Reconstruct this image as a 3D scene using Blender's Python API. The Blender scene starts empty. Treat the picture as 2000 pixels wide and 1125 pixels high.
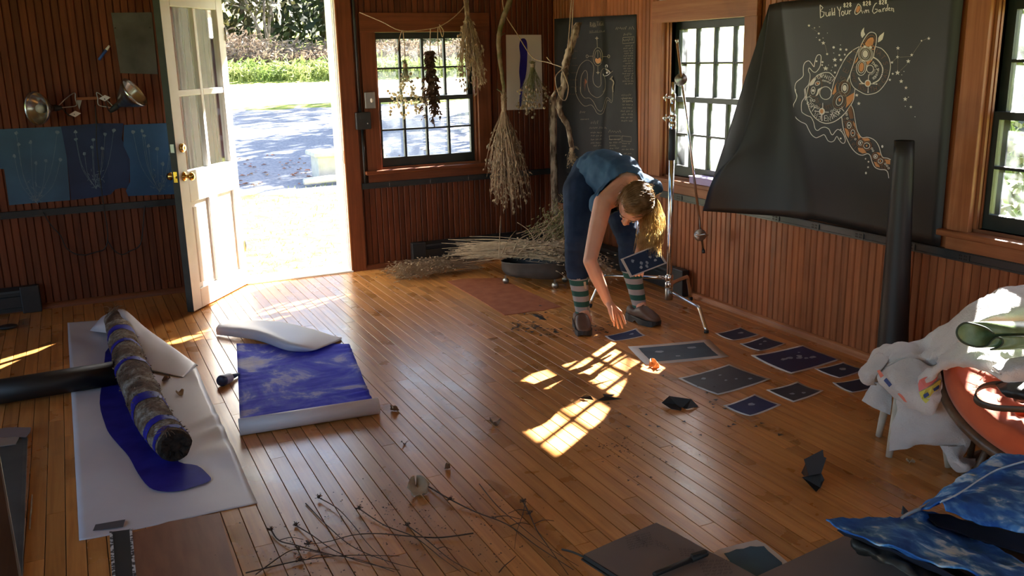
import bpy, bmesh, math, random
from mathutils import Vector, Matrix, noise as mnoise
random.seed(7)
S = bpy.context.scene
COL = S.collection
# ---------------------------------------------------------------- camera
F_PX = 1778.29
CAM = Vector((-3.7913, -7.0385, 1.65))
RX, RR, RZ = 0.24811549, -0.02224977, 0.4449461
_f = Vector((math.cos(RX)*math.sin(RZ), math.cos(RX)*math.cos(RZ), -math.sin(RX)))
_r = Vector((math.cos(RZ), -math.sin(RZ), 0)); _u = _r.cross(_f)
RGT = math.cos(RR)*_r + math.sin(RR)*_u
UPV = -math.sin(RR)*_r + math.cos(RR)*_u
FWD = _f
cd = bpy.data.cameras.new('camera'); cam = bpy.data.objects.new('camera', cd); COL.objects.link(cam)
cd.sensor_width = 36; cd.lens = F_PX/2000*36; cd.clip_start = .05; cd.clip_end = 400
cam.matrix_world = Matrix.Translation(CAM) @ Matrix((RGT, UPV, -FWD)).transposed().to_4x4()
S.camera = cam
# ---------------------------------------------------------------- light
SUN_AZ, SUN_EL = math.radians(34), math.radians(34)
SUN = Vector((math.cos(SUN_AZ)*math.cos(SUN_EL), math.sin(SUN_AZ)*math.cos(SUN_EL), math.sin(SUN_EL)))
w = bpy.data.worlds.new('sky'); S.world = w; w.use_nodes = True
nt = w.node_tree; nt.nodes.clear()
sk = nt.nodes.new('ShaderNodeTexSky'); sk.sky_type = 'NISHITA'; sk.sun_disc = False
sk.sun_elevation = SUN_EL; sk.sun_rotation = math.pi/2 - SUN_AZ; sk.air_density = 1.0; sk.dust_density = 1.5; sk.ozone_density = 1.0
bg = nt.nodes.new('ShaderNodeBackground'); bg.inputs['Strength'].default_value = 0.085
wo = nt.nodes.new('ShaderNodeOutputWorld')
nt.links.new(sk.outputs[0], bg.inputs[0]); nt.links.new(bg.outputs[0], wo.inputs[0])
sl = bpy.data.lights.new('sun', 'SUN'); sl.energy = 10.0; sl.angle = math.radians(.6); sl.color = (1, .955, .88)
so = bpy.data.objects.new('sun', sl); COL.objects.link(so)
so.rotation_euler = SUN.to_track_quat('Z', 'Y').to_euler(); so.location = (6, 4, 8)
def portal(loc, normal, sx, sy):
    l = bpy.data.lights.new('daylight_portal', 'AREA'); l.shape = 'RECTANGLE'; l.size = sx; l.size_y = sy; l.cycles.is_portal = True
    o = bpy.data.objects.new('daylight_portal', l); COL.objects.link(o); o.location = loc
    o.rotation_euler = (-Vector(normal)).to_track_quat('Z', 'Y').to_euler() if False else Vector(normal).to_track_quat('-Z', 'Y').to_euler()
portal((-2.27, .24, 1.06), (0, -1, 0), .84, 2.12)
portal((-1.14, .24, 1.33), (0, -1, 0), .86, 1.05)
portal((.24, -2.05, 1.33), (-1, 0, 0), .88, 1.05)
portal((.24, -4.58, 1.33), (-1, 0, 0), .88, 1.05)
for y_ in (-3.4, -6.2, -8.9): portal((-7.48, y_, 1.5), (1, 0, 0), 2.4, 2.0)
portal((.24, -7.11, 1.33), (-1, 0, 0), .88, 1.05)
portal((-1.6, -10.04, 1.5), (0, 1, 0), 2.0, 1.5)
vs = S.view_settings; vs.view_transform = 'Standard'; vs.look = 'None'; vs.gamma = 1; vs.use_curve_mapping = False
vs.exposure = 3.0
cy = S.cycles
cy.max_bounces = 10; cy.diffuse_bounces = 6; cy.glossy_bounces = 4; cy.transparent_max_bounces = 12; cy.transmission_bounces = 4
cy.sample_clamp_indirect = 6; cy.caustics_reflective = False; cy.caustics_refractive = False
cy.use_denoising = True
# ---------------------------------------------------------------- helpers
def ray(u, v): return RGT*((u-1000)/F_PX) + UPV*(-(v-562.5)/F_PX) + FWD
def at(u, v, axis='z', val=0.0):
    d = ray(u, v); i = 'xyz'.index(axis); return CAM + d*((val-CAM[i])/d[i])
def pt(u, v, depth): return CAM + ray(u, v)*depth
def V(*a): return Vector(a)
def rgb(r, g, b):
    f = lambda c: (c/255/12.92 if c/255 <= .04045 else ((c/255+.055)/1.055)**2.4)
    return (f(r), f(g), f(b), 1)
def c4(c): return tuple(c) if len(c) == 4 else (*c, 1)

class MB:
    def __init__(s): s.v = []; s.f = []; s.mi = []
    def add(s, vs, fs, mi=0):
        n = len(s.v); s.v += [tuple(x) for x in vs]; s.f += [tuple(i+n for i in f) for f in fs]; s.mi += [mi]*len(fs)
    def box(s, a, b, mi=0):
        x0, y0, z0 = [min(a[i], b[i]) for i in range(3)]; x1, y1, z1 = [max(a[i], b[i]) for i in range(3)]
        s.add([(x0,y0,z0),(x1,y0,z0),(x1,y1,z0),(x0,y1,z0),(x0,y0,z1),(x1,y0,z1),(x1,y1,z1),(x0,y1,z1)],
              [(0,3,2,1),(4,5,6,7),(0,1,5,4),(1,2,6,5),(2,3,7,6),(3,0,4,7)], mi)
    def tube(s, pts, r, n=8, cap=True, mi=0, flat=1.0):
        pts = [Vector(p) for p in pts]; m = len(pts)
        rs = r if isinstance(r, (list, tuple)) else [r]*m
        t0 = (pts[1]-pts[0]).normalized(); ref = Vector((0,0,1)) if abs(t0.z) < .9 else Vector((1,0,0))
        u = t0.cross(ref).normalized(); vs = []
        for i, p in enumerate(pts):
            t = (pts[min(i+1, m-1)]-pts[max(i-1, 0)])
            if t.length < 1e-9: t = t0.copy()
            t.normalize(); u = (u - t*u.dot(t))
            if u.length < 1e-6: u = t.orthogonal()
            u.normalize(); w_ = t.cross(u)
            for k in range(n):
                a = 2*math.pi*k/n; vs.append(p + (u*math.cos(a) + w_*math.sin(a)*flat)*rs[i])
        fs = [(i*n+k, i*n+(k+1) % n, (i+1)*n+(k+1) % n, (i+1)*n+k) for i in range(m-1) for k in range(n)]
        if cap: fs += [tuple(range(n-1, -1, -1)), tuple((m-1)*n+k for k in range(n))]
        s.add(vs, fs, mi)
    def lathe(s, prof, n=24, M=None, mi=0):
        vs = []; m = len(prof)
        for r, z in prof:
            for k in range(n):
                a = 2*math.pi*k/n; p = Vector((r*math.cos(a), r*math.sin(a), z)); vs.append(M @ p if M else p)
        fs = [(i*n+k, i*n+(k+1) % n, (i+1)*n+(k+1) % n, (i+1)*n+k) for i in range(m-1) for k in range(n)]
        if prof[0][0] > 1e-5: fs.append(tuple(range(n-1, -1, -1)))
        if prof[-1][0] > 1e-5: fs.append(tuple((m-1)*n+k for k in range(n)))
        s.add(vs, fs, mi)
    def grid(s, rows, mi=0, close=False):
        m, n = len(rows), len(rows[0]); vs = [p for r in rows for p in r]
        fs = [(i*n+k, i*n+(k+1) % n, (i+1)*n+(k+1) % n, (i+1)*n+k) for i in range(m-1) for k in range(n if close else n-1)]
        s.add(vs, fs, mi)
    def poly(s, pts, mi=0): s.add(pts, [tuple(range(len(pts)))], mi)
    def prism(s, pts, d, mi=0):
        n = len(pts); a = [Vector(p) for p in pts]; b = [p + Vector(d) for p in a]
        s.add(a+b, [tuple(range(n-1, -1, -1)), tuple(range(n, 2*n))] + [(i, (i+1) % n, n+(i+1) % n, n+i) for i in range(n)], mi)
    def ball(s, c, r, n=8, m=6, mi=0, sc=(1,1,1)):
        vs = [Vector(c)+Vector((0,0,-r*sc[2]))]
        for i in range(1, m):
            th = -math.pi/2+math.pi*i/m
            for k in range(n):
                a = 2*math.pi*k/n; vs.append(Vector(c)+Vector((r*sc[0]*math.cos(th)*math.cos(a), r*sc[1]*math.cos(th)*math.sin(a), r*sc[2]*math.sin(th))))
        vs.append(Vector(c)+Vector((0,0,r*sc[2]))); L = len(vs)-1
        fs = [(0, 1+(k+1) % n, 1+k) for k in range(n)]
        for i in range(m-2): fs += [(1+i*n+k, 1+i*n+(k+1) % n, 1+(i+1)*n+(k+1) % n, 1+(i+1)*n+k) for k in range(n)]
        fs += [(1+(m-2)*n+k, 1+(m-2)*n+(k+1) % n, L) for k in range(n)]
        s.add(vs, fs, mi)
    def mesh(s, name, mats, smooth=False):
        me = bpy.data.meshes.new(name); me.from_pydata(s.v, [], s.f)
        for m_ in (mats if isinstance(mats, (list, tuple)) else [mats]): me.materials.append(m_)
        if any(s.mi): me.polygons.foreach_set('material_index', s.mi)
        if smooth: me.polygons.foreach_set('use_smooth', [True]*len(s.f))
        me.update(); return me
    def build(s, name, mats, parent=None, smooth=False, kind=None, label=None):
        o = bpy.data.objects.new(name, s.mesh(name, mats, smooth)); return link(o, parent, kind, label)
def link(o, parent=None, kind=None, label=None):
    COL.objects.link(o)
    if parent:
        o.parent = parent; o.matrix_parent_inverse = Matrix.Translation(-parent.location) if parent.rotation_euler.z == 0 else parent.matrix_basis.inverted()
    if kind: o['kind'] = kind
    if label: o['label'] = label
    return o
def tag(o, label, cat, group=None):
    o['label'] = label; o['category'] = cat
    if group: o['group'] = group
    return o
def thing(name, label, cat, loc=(0,0,0), group=None):
    o = bpy.data.objects.new(name, None); o.empty_display_size = .05; COL.objects.link(o); o.location = loc
    return tag(o, label, cat, group)
def bevel(o, wd=.003, seg=2):
    m = o.modifiers.new('bevel', 'BEVEL'); m.width = wd; m.segments = seg; m.limit_method = 'ANGLE'; return o
def solidify(o, t=.002, off=0):
    m = o.modifiers.new('solid', 'SOLIDIFY'); m.thickness = t; m.offset = off; return o
def subsurf(o, lv=2):
    m = o.modifiers.new('sub', 'SUBSURF'); m.levels = lv; m.render_levels = lv; return o
def bake(o):
    dg = bpy.context.evaluated_depsgraph_get(); dg.update()
    me = bpy.data.meshes.new_from_object(o.evaluated_get(dg)); o.modifiers.clear(); o.data = me; return o
def cr(P, t):
    n = len(P)-1; t = max(0, min(1, t))*n; i = min(int(t), n-1); f = t-i
    p0, p1, p2, p3 = P[max(i-1, 0)], P[i], P[i+1], P[min(i+2, n)]
    return [.5*((2*b)+(-a+c)*f+(2*a-5*b+4*c-d)*f*f+(-a+3*b-3*c+d)*f**3) for a, b, c, d in zip(p0, p1, p2, p3)]
def smooth_path(P, n): return [cr(P, i/(n-1)) for i in range(n)]
def loft(rows, nu, nv):
    R_ = [smooth_path([tuple(p) for p in r], nu) for r in rows]
    out = []
    for j in range(nv): out.append([cr([R_[k][i] for k in range(len(rows))], j/(nv-1)) for i in range(nu)])
    return out
# ---------------------------------------------------------------- materials
def nodes(name):
    m = bpy.data.materials.new(name); m.use_nodes = True; return m, m.node_tree, m.node_tree.nodes['Principled BSDF']
def N(t, kind, **kw):
    n = t.nodes.new('ShaderNode'+kind)
    for k, v_ in kw.items():
        if k in n.inputs: n.inputs[k].default_value = v_
        else: setattr(n, k, v_)
    return n
def ramp(t, stops, src):
    r = N(t, 'ValToRGB'); e = r.color_ramp.elements
    while len(e) < len(stops): e.new(.5)
    for i, (p, c) in enumerate(stops): e[i].position = p; e[i].color = c4(c)
    t.links.new(src, r.inputs[0]); return r
def mapped(t, scale=(1,1,1), coord='Object', rand=False):
    tc = N(t, 'TexCoord'); mp = N(t, 'Mapping'); mp.inputs['Scale'].default_value = scale
    src = tc.outputs[coord]
    if rand:
        oi = N(t, 'ObjectInfo'); mu = N(t, 'Math', operation='MULTIPLY'); mu.inputs[1].default_value = 37.0
        t.links.new(oi.outputs['Random'], mu.inputs[0]); ad = N(t, 'VectorMath', operation='ADD')
        t.links.new(src, ad.inputs[0]); t.links.new(mu.outputs[0], ad.inputs[1]); src = ad.outputs[0]
    t.links.new(src, mp.inputs[0]); return mp.outputs[0]
def mat(name, c, c2=None, sc=8, rough=.6, metal=0, bump=0, bsc=None, stretch=(1,1,1), spec=.5, lo=.35, hi=.65, detail=6, trans=0, coat=0, sheen=0, coord='Object'):
    m, t, p = nodes(name)
    p.inputs['Roughness'].default_value = rough; p.inputs['Metallic'].default_value = metal; p.inputs['Specular IOR Level'].default_value = spec
    p.inputs['Coat Weight'].default_value = coat
    if sheen: p.inputs['Sheen Weight'].default_value = sheen
    mp = mapped(t, stretch, coord)
    if c2:
        nz = N(t, 'TexNoise', Scale=sc, Detail=detail); t.links.new(mp, nz.inputs['Vector'])
        r = ramp(t, [(lo, c), (hi, c2)], nz.outputs[0]); t.links.new(r.outputs[0], p.inputs['Base Color'])
    else: p.inputs['Base Color'].default_value = c4(c)
    if bump:
        nb = N(t, 'TexNoise', Scale=bsc or sc, Detail=6); t.links.new(mp, nb.inputs['Vector'])
        b = N(t, 'Bump', Strength=bump, Distance=.01); t.links.new(nb.outputs[0], b.inputs['Height']); t.links.new(b.outputs[0], p.inputs['Normal'])
    if trans:
        out = t.nodes['Material Output']; tr = N(t, 'BsdfTranslucent'); mx = N(t, 'MixShader'); mx.inputs[0].default_value = trans
        if c2: t.links.new(r.outputs[0], tr.inputs[0])
        else: tr.inputs[0].default_value = c4(c)
        t.links.new(p.outputs[0], mx.inputs[1]); t.links.new(tr.outputs[0], mx.inputs[2]); t.links.new(mx.outputs[0], out.inputs[0])
    return m
def wood(name, dark, mid, light, along='z', rough=.45, tone=.5, coat=0, fine=1.0, bump=.1, rough_var=0):
    m, t, p = nodes(name)
    sc = {'x': (1.2, 30, 30), 'y': (30, 1.2, 30), 'z': (30, 30, 1.2)}[along]
    mp = mapped(t, [s*fine for s in sc], rand=True)
    nz = N(t, 'TexNoise', Scale=1.6, Detail=8, Roughness=.6, Distortion=.5); t.links.new(mp, nz.inputs['Vector'])
    r = ramp(t, [(.25, dark), (.5, mid), (.75, light)], nz.outputs[0])
    oi = N(t, 'ObjectInfo'); tr_ = ramp(t, [(0, (1-tone,)*3), (.5, (1, 1, 1)), (1, (1+tone*.5, 1+tone*.42, 1+tone*.35))], oi.outputs['Random'])
    mx = N(t, 'Mix', data_type='RGBA', blend_type='MULTIPLY'); mx.inputs[0].default_value = 1
    t.links.new(r.outputs[0], mx.inputs[6]); t.links.new(tr_.outputs[0], mx.inputs[7])
    last = mx.outputs[2]
    # wear blotches
    mp2 = mapped(t, (1, 1, 1), 'Object', rand=True); n2 = N(t, 'TexNoise', Scale=3.5, Detail=5); t.links.new(mp2, n2.inputs['Vector'])
    r2 = ramp(t, [(.30, (.62, .60, .60)), (.5, (1, 1, 1))], n2.outputs[0])
    m2 = N(t, 'Mix', data_type='RGBA', blend_type='MULTIPLY'); m2.inputs[0].default_value = .7
    t.links.new(last, m2.inputs[6]); t.links.new(r2.outputs[0], m2.inputs[7]); t.links.new(m2.outputs[2], p.inputs['Base Color'])
    p.inputs['Roughness'].default_value = rough; p.inputs['Coat Weight'].default_value = coat; p.inputs['Coat Roughness'].default_value = .18; p.inputs['Specular IOR Level'].default_value = .5 if coat else .28
    if rough_var:
        r3 = ramp(t, [(.3, (rough-rough_var,)*3), (.7, (rough+rough_var,)*3)], n2.outputs[0]); t.links.new(r3.outputs[0], p.inputs['Roughness'])
    b = N(t, 'Bump', Strength=bump, Distance=.002); t.links.new(nz.outputs[0], b.inputs['Height']); t.links.new(b.outputs[0], p.inputs['Normal'])
    return m
def glass(name, tint=(1,1,1), dirt=.05, refl_rough=.02):
    m, t, p = nodes(name); t.nodes.remove(p); out = t.nodes['Material Output']
    tr = N(t, 'BsdfTransparent'); tr.inputs[0].default_value = c4(tint); gl = N(t, 'BsdfGlossy', Roughness=refl_rough)
    ge = N(t, 'NewGeometry'); dt = N(t, 'VectorMath', operation='DOT_PRODUCT'); t.links.new(ge.outputs['Normal'], dt.inputs[0]); t.links.new(ge.outputs['Incoming'], dt.inputs[1])
    ab = N(t, 'Math', operation='ABSOLUTE'); t.links.new(dt.outputs['Value'], ab.inputs[0])
    om = N(t, 'Math', operation='SUBTRACT', use_clamp=True); om.inputs[0].default_value = 1; t.links.new(ab.outputs[0], om.inputs[1])
    pw = N(t, 'Math', operation='POWER'); pw.inputs[1].default_value = 5; t.links.new(om.outputs[0], pw.inputs[0])
    mu = N(t, 'Math', operation='MULTIPLY_ADD', use_clamp=True); mu.inputs[1].default_value = .96; mu.inputs[2].default_value = .04
    t.links.new(pw.outputs[0], mu.inputs[0])
    mx = N(t, 'MixShader'); t.links.new(mu.outputs[0], mx.inputs[0]); t.links.new(tr.outputs[0], mx.inputs[1]); t.links.new(gl.outputs[0], mx.inputs[2])
    df = N(t, 'BsdfTranslucent'); df.inputs[0].default_value = (.8, .85, .9, 1)
    mp = mapped(t); nz = N(t, 'TexNoise', Scale=9, Detail=6); t.links.new(mp, nz.inputs['Vector'])
    r = ramp(t, [(.4, (dirt*.3,)*3), (.75, (dirt*2,)*3)], nz.outputs[0])
    m2 = N(t, 'MixShader'); t.links.new(r.outputs[0], m2.inputs[0]); t.links.new(mx.outputs[0], m2.inputs[1]); t.links.new(df.outputs[0], m2.inputs[2])
    t.links.new(m2.outputs[0], out.inputs[0]); return m
M = {}
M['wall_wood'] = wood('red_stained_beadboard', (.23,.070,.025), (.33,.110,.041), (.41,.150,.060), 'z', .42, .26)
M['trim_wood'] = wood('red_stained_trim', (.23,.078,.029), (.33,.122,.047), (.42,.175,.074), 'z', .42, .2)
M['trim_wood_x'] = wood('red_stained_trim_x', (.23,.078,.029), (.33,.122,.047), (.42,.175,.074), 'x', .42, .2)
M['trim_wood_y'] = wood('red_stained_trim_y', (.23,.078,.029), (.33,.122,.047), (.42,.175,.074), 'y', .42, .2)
M['floor'] = wood('varnished_maple_floor', (.40,.155,.038), (.60,.265,.070), (.70,.345,.108), 'y', .31, .26, coat=.25, fine=.8, bump=.06, rough_var=.07)
M['sub'] = mat('dark_gap', (.02,.012,.008), rough=.9)
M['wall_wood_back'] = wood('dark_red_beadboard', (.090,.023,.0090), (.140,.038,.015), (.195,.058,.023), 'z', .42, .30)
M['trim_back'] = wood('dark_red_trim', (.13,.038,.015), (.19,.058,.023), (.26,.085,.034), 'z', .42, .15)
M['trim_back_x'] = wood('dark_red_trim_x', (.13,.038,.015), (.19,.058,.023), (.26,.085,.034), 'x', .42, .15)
M['plain_dark'] = mat('stained_plank_wall', (.17,.06,.024), (.25,.09,.036), sc=3, rough=.5)
M['ceil'] = mat('ceiling_board', (.30,.16,.08), (.36,.2,.11), sc=2, rough=.6)
M['black_metal'] = mat('black_enamel', (.018,.02,.021), (.026,.028,.03), sc=4, rough=.42)
M['raceway'] = mat('black_raceway', (.02,.024,.027), (.03,.034,.036), sc=4, rough=.35)
M['sash'] = mat('black_green_sash_paint', (.014,.02,.018), (.022,.03,.026), sc=12, rough=.4, bump=.05)
M['white_paint'] = mat('worn_white_paint', (.74,.72,.68), (.80,.79,.76), sc=5, rough=.45, bump=.04, bsc=30)
M['glass'] = glass('old_window_glass', dirt=.02); M['dirty_glass'] = glass('dusty_window_glass', dirt=.05)
M['brass'] = mat('polished_brass', (.75,.48,.14), (.62,.38,.1), sc=6, rough=.18, metal=1)
M['chrome'] = mat('chrome_steel', (.78,.77,.75), (.68,.67,.65), sc=5, rough=.13, metal=1)
M['alu'] = mat('spun_aluminium', (.62,.62,.60), (.5,.5,.48), sc=4, rough=.24, metal=1)
M['steel'] = mat('dull_steel', (.42,.42,.41), (.33,.33,.32), sc=9, rough=.4, metal=1)
M['rubber'] = mat('black_rubber', (.015,.015,.016), rough=.6)
M['black_paper'] = mat('black_paper', (.012,.0115,.0115), (.018,.0172,.017), sc=3, rough=.5, spec=.5); M['chart_paper'] = mat('faded_black_paper', (.026,.027,.030), (.036,.037,.040), sc=3, rough=.7, spec=.3)
M['white_canvas'] = mat('white_coated_paper', (.60,.585,.62), (.68,.665,.69), sc=2.2, rough=.45, bump=.05, bsc=5)
M['white_stroke'] = mat('white_chalk_ink', (.80,.79,.76), rough=.8)
M['tan_stroke'] = mat('tan_ink', (.68,.33,.15), (.60,.28,.12), sc=30, rough=.8)
M['brown_stroke'] = mat('brown_ink', (.21,.105,.06), rough=.8)
M['grey_stroke'] = mat('faded_gold_ink', (.34,.29,.2), (.26,.22,.16), sc=60, rough=.8)
M['twine'] = mat('jute_twine', (.42,.31,.20), (.55,.43,.3), sc=80, rough=.9)
M['straw'] = mat('dry_straw', (.36,.27,.17), (.52,.42,.28), sc=20, rough=.9, trans=.2)
M['stalk'] = mat('dry_brown_stalk', (.30,.21,.13), (.46,.35,.23), sc=20, rough=.9)
M['twig'] = mat('dark_twig', (.06,.035,.022), (.11,.065,.04), sc=20, rough=.85)
M['green_dry'] = mat('drying_green_leaf', (.20,.21,.09), (.32,.31,.15), sc=20, rough=.85, trans=.35)
M['seaweed'] = mat('dark_dry_leaf', (.07,.035,.02), (.15,.08,.045), sc=25, rough=.8, trans=.15)
M['cream_flower'] = mat('cream_flower_head', (.62,.55,.38), (.72,.66,.5), sc=20, rough=.9, trans=.3)
M['bark'] = mat('grey_bark', (.10,.065,.04), (.46,.38,.29), lo=.42, hi=.58, sc=22, rough=.9, bump=.8, bsc=30, stretch=(1,1,.4))
M['moss_bark'] = mat('mossy_bark', (.10,.10,.03), (.30,.22,.14), sc=14, rough=.9, bump=.6, bsc=30)
# ================================================================ STRUCTURE
ZC = 2.75
TA = lambda s, d, z: (s, d, z)          # back wall: s = x, d = y (outside +)
TB = lambda s, d, z: (d, s, z)          # right wall: s = y, d = x (outside +)
def wbox(mb, T, s0, s1, d0, d1, z0, z1, mi=0): mb.box(T(s0, d0, z0), T(s1, d1, z1), mi)
def wall_with_openings(name, T, s0, s1, holes, matl, d0=.018, d1=.2):
    mb = MB(); xs = sorted(set([s0, s1]+[h[0] for h in holes]+[h[1] for h in holes]))
    for a, b in zip(xs, xs[1:]):
        hs = sorted([h for h in holes if h[0] <= a+1e-6 and h[1] >= b-1e-6], key=lambda h: h[2]); z = -.1
        for h in hs:
            if h[2] > z: wbox(mb, T, a, b, d0, d1, z, h[2])
            z = h[3]
        wbox(mb, T, a, b, d0, d1, z, ZC)
    return mb.build(name, matl, kind='structure')
DOOR = (-2.70, -1.855, -.1, 2.135); WA = (-1.572, -.712, .815, 1.86)
WB = (-2.486, -1.62, .815, 1.86); WC = (-5.01, -4.15, .815, 1.86); WD = (-7.54, -6.68, .815, 1.86)
wall_back = wall_with_openings('wall_back', TA, -7.5, .2, [DOOR, WA], M['plain_dark'])
wall_right = wall_with_openings('wall_right', TB, -10.1, .018, [WB, WC, WD], M['plain_dark'])
TL = lambda s, d, z: (-7.2-d, s, z); TF = lambda s, d, z: (s, -9.8-d, z)
wall_with_openings('wall_left', TL, -10.1, .018, [(-4.6, -2.2, .5, 2.5), (-7.4, -5.0, .5, 2.5), (-9.7, -7.7, .5, 2.5)], M['plain_dark'], 0, .25)  # unseen wall, its window openings added to light the room
wall_with_openings('wall_front', TF, -7.2, .018, [(-2.6, -.6, .75, 2.25)], M['plain_dark'], 0, .25)  # unseen wall, opening added to bring sky light onto the foreground
mb = MB(); mb.box((-7.5, -10.1, ZC), (.2, .2, ZC+.2)); mb.build('ceiling', M['ceil'], kind='structure')
mb = MB(); mb.box((-7.5, -10.1, -.2), (.2, .2, -.016)); floor = mb.build('floor', M['sub'], kind='structure')

# floor boards, each a part
rf = random.Random(11)
def board_mesh(wd, ln):
    mb = MB(); h = .014; c = .0008
    mb.add([(-wd/2,0,-h),(wd/2,0,-h),(wd/2,ln,-h),(-wd/2,ln,-h),(-wd/2,0,-c),(wd/2,0,-c),(wd/2,ln,-c),(-wd/2,ln,-c),
            (-wd/2+c,c,0),(wd/2-c,c,0),(wd/2-c,ln-c,0),(-wd/2+c,ln-c,0)],
           [(0,1,5,4),(1,2,6,5),(2,3,7,6),(3,0,4,7),(4,5,9,8),(5,6,10,9),(6,7,11,10),(7,4,8,11),(8,9,10,11)])
    return mb.mesh('floor_board', M['floor'])
BW = .0664; nb = 0
for i in range(75):
    x = -.033-BW*i; y = -rf.uniform(.2, 1.9); y0 = 0.0
    while y0 > -5.75:
        y1 = max(y, -5.8)
        if y1 < -5.3: y1 = -5.8
        o = bpy.data.objects.new('floor_board', board_mesh(BW-.0022-rf.uniform(0, .001), (y0-y1)-.0016)); o.location = (x, y1, rf.uniform(-.0007, 0))
        link(o, floor); nb += 1; y0 = y1; y -= rf.uniform(.85, 2.6)
mb = MB()
for i in range(112):
    x = -.033-BW*i
    mb.box((x-BW/2+.001, -9.8, -.014), (x+BW/2-.001, -5.803 if i < 75 else 0, -.001))
mb.build('floor_board', M['floor'], floor, kind='stuff')

# beadboard planks, each a part
def plank_mesh(T, ln, wd=.0476):
    mb = MB(); c = .0050; h = wd/2-.0009; d = .0060
    prof = [(-h, .018), (-h, d), (-h+c, 0), (h-c, 0), (h, d), (h, .018)]
    vs = [T(s, dd, z) for z in (0, ln) for s, dd in prof]
    mb.add(vs, [(i, i+1, 7+i, 6+i) for i in range(5)]+[(5, 4, 3, 2, 1, 0), tuple(range(6, 12))])
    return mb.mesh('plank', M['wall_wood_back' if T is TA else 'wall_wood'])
pm = {}
def planks(wall, T, s_hi, s_lo, blocked):
    s = s_hi-.024
    while s > s_lo:
        segs = [(.0, .665), (.69, ZC)]
        for b in blocked:
            if b[0]-.02 < s < b[1]+.02:
                ns = []
                for a, e in segs:
                    if b[2] > a+.02: ns.append((a, min(e, b[2])))
                    if b[3] < e-.02: ns.append((max(a, b[3]), e))
                segs = [q for q in ns if q[1]-q[0] > .03]
        for a, e in segs:
            k = (T is TA, round(e-a, 3))
            if k not in pm: pm[k] = plank_mesh(T, e-a)
            o = bpy.data.objects.new('plank', pm[k]); o.location = T(s, 0, a); link(o, wall)
        s -= .048
planks(wall_back, TA, 0, -5.0, [(-2.80, -1.745, -1, 2.24), (-1.685, -.595, .70, 1.99)])
planks(wall_right, TB, 0, -5.7, [(-2.605, -1.505, .70, 1.97), (-5.12, -4.03, .70, 1.97)])

def window(n, T, W, wall, side):
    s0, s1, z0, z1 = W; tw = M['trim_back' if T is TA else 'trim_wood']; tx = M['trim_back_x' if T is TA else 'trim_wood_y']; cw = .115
    mb = MB()   # jamb box
    wbox(mb, T, s0-.015, s0, 0, .2, z0, z1); wbox(mb, T, s1, s1+.015, 0, .2, z0, z1)
    wbox(mb, T, s0-.015, s1+.015, 0, .2, z1, z1+.015); wbox(mb, T, s0-.015, s1+.015, .03, .22, z0-.03, z0)
    for a, b in ((s0, s0+.018), (s1-.018, s1)):       # stops
        wbox(mb, T, a, b, .012, .028, z0, z1); wbox(mb, T, a, b, .038, .052, z0, z1)
    wn = mb.build('window_%d' % n, tw, kind='structure')
    for a, b in ((s0-cw, s0+.002), (s1-.002, s1+cw)):
        mb = MB(); wbox(mb, T, a, b, -.022, .01, z0-.02, z1+.0); bevel(mb.build('casing', tw, wn))
    mb = MB(); wbox(mb, T, s0-cw, s1+cw, -.026, .01, z1-.002, z1+.145); bevel(mb.build('header', tx, wn))
    mb = MB(); wbox(mb, T, s0-cw-.028, s1+cw+.028, -.062, .055, z0-.045, z0-.015); bevel(mb.build('sill', tx, wn), .006)
    mb = MB(); wbox(mb, T, s0-cw, s1+cw, -.022, .01, z0-.112, z0-.045); bevel(mb.build('apron', tx, wn))
    zm = (z0+z1)/2+.005
    def sash(name, za, zb, d, top, bot):
        st = .046; mb = MB(); D0, D1 = d, d+.036
        wbox(mb, T, s0, s0+st, D0, D1, za, zb); wbox(mb, T, s1-st, s1, D0, D1, za, zb)
        wbox(mb, T, s0+st, s1-st, D0, D1, zb-top, zb); wbox(mb, T, s0+st, s1-st, D0, D1, za, za+bot)
        a, b, c_, e = s0+st, s1-st, za+bot, zb-top
        for i in (1, 2, 3):
            q = a+(b-a)*i/4; wbox(mb, T, q-.009, q+.009, D0+.002, D1-.002, c_, e)
        q = (c_+e)/2; wbox(mb, T, a, b, D0+.004, D1-.004, q-.007, q+.007)
        so_ = mb.build(name, M['sash'], wn)
        for i in range(4):
            for j in range(2):
                p0, p1 = a+(b-a)*i/4, a+(b-a)*(i+1)/4; q0, q1 = (c_, q) if j == 0 else (q, e)
                mb = MB(); wbox(mb, T, p0+.003, p1-.003, d+.015, d+.018, q0+.002, q1-.002); mb.build('pane', M['glass' if T is TA else 'dirty_glass'], so_)
    sash('lower_sash', z0, zm+.018, .056, .036, .07)
    sash('upper_sash', zm-.018, z1, .096, .05, .036)
    return wn
window(1, TA, WA, wall_back, 'a'); window(2, TB, WB, wall_right, 'b'); window(3, TB, WC, wall_right, 'c'); window(4, TB, WD, wall_right, 'd')  # the fourth window is unseen, added for side light near the camera

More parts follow.
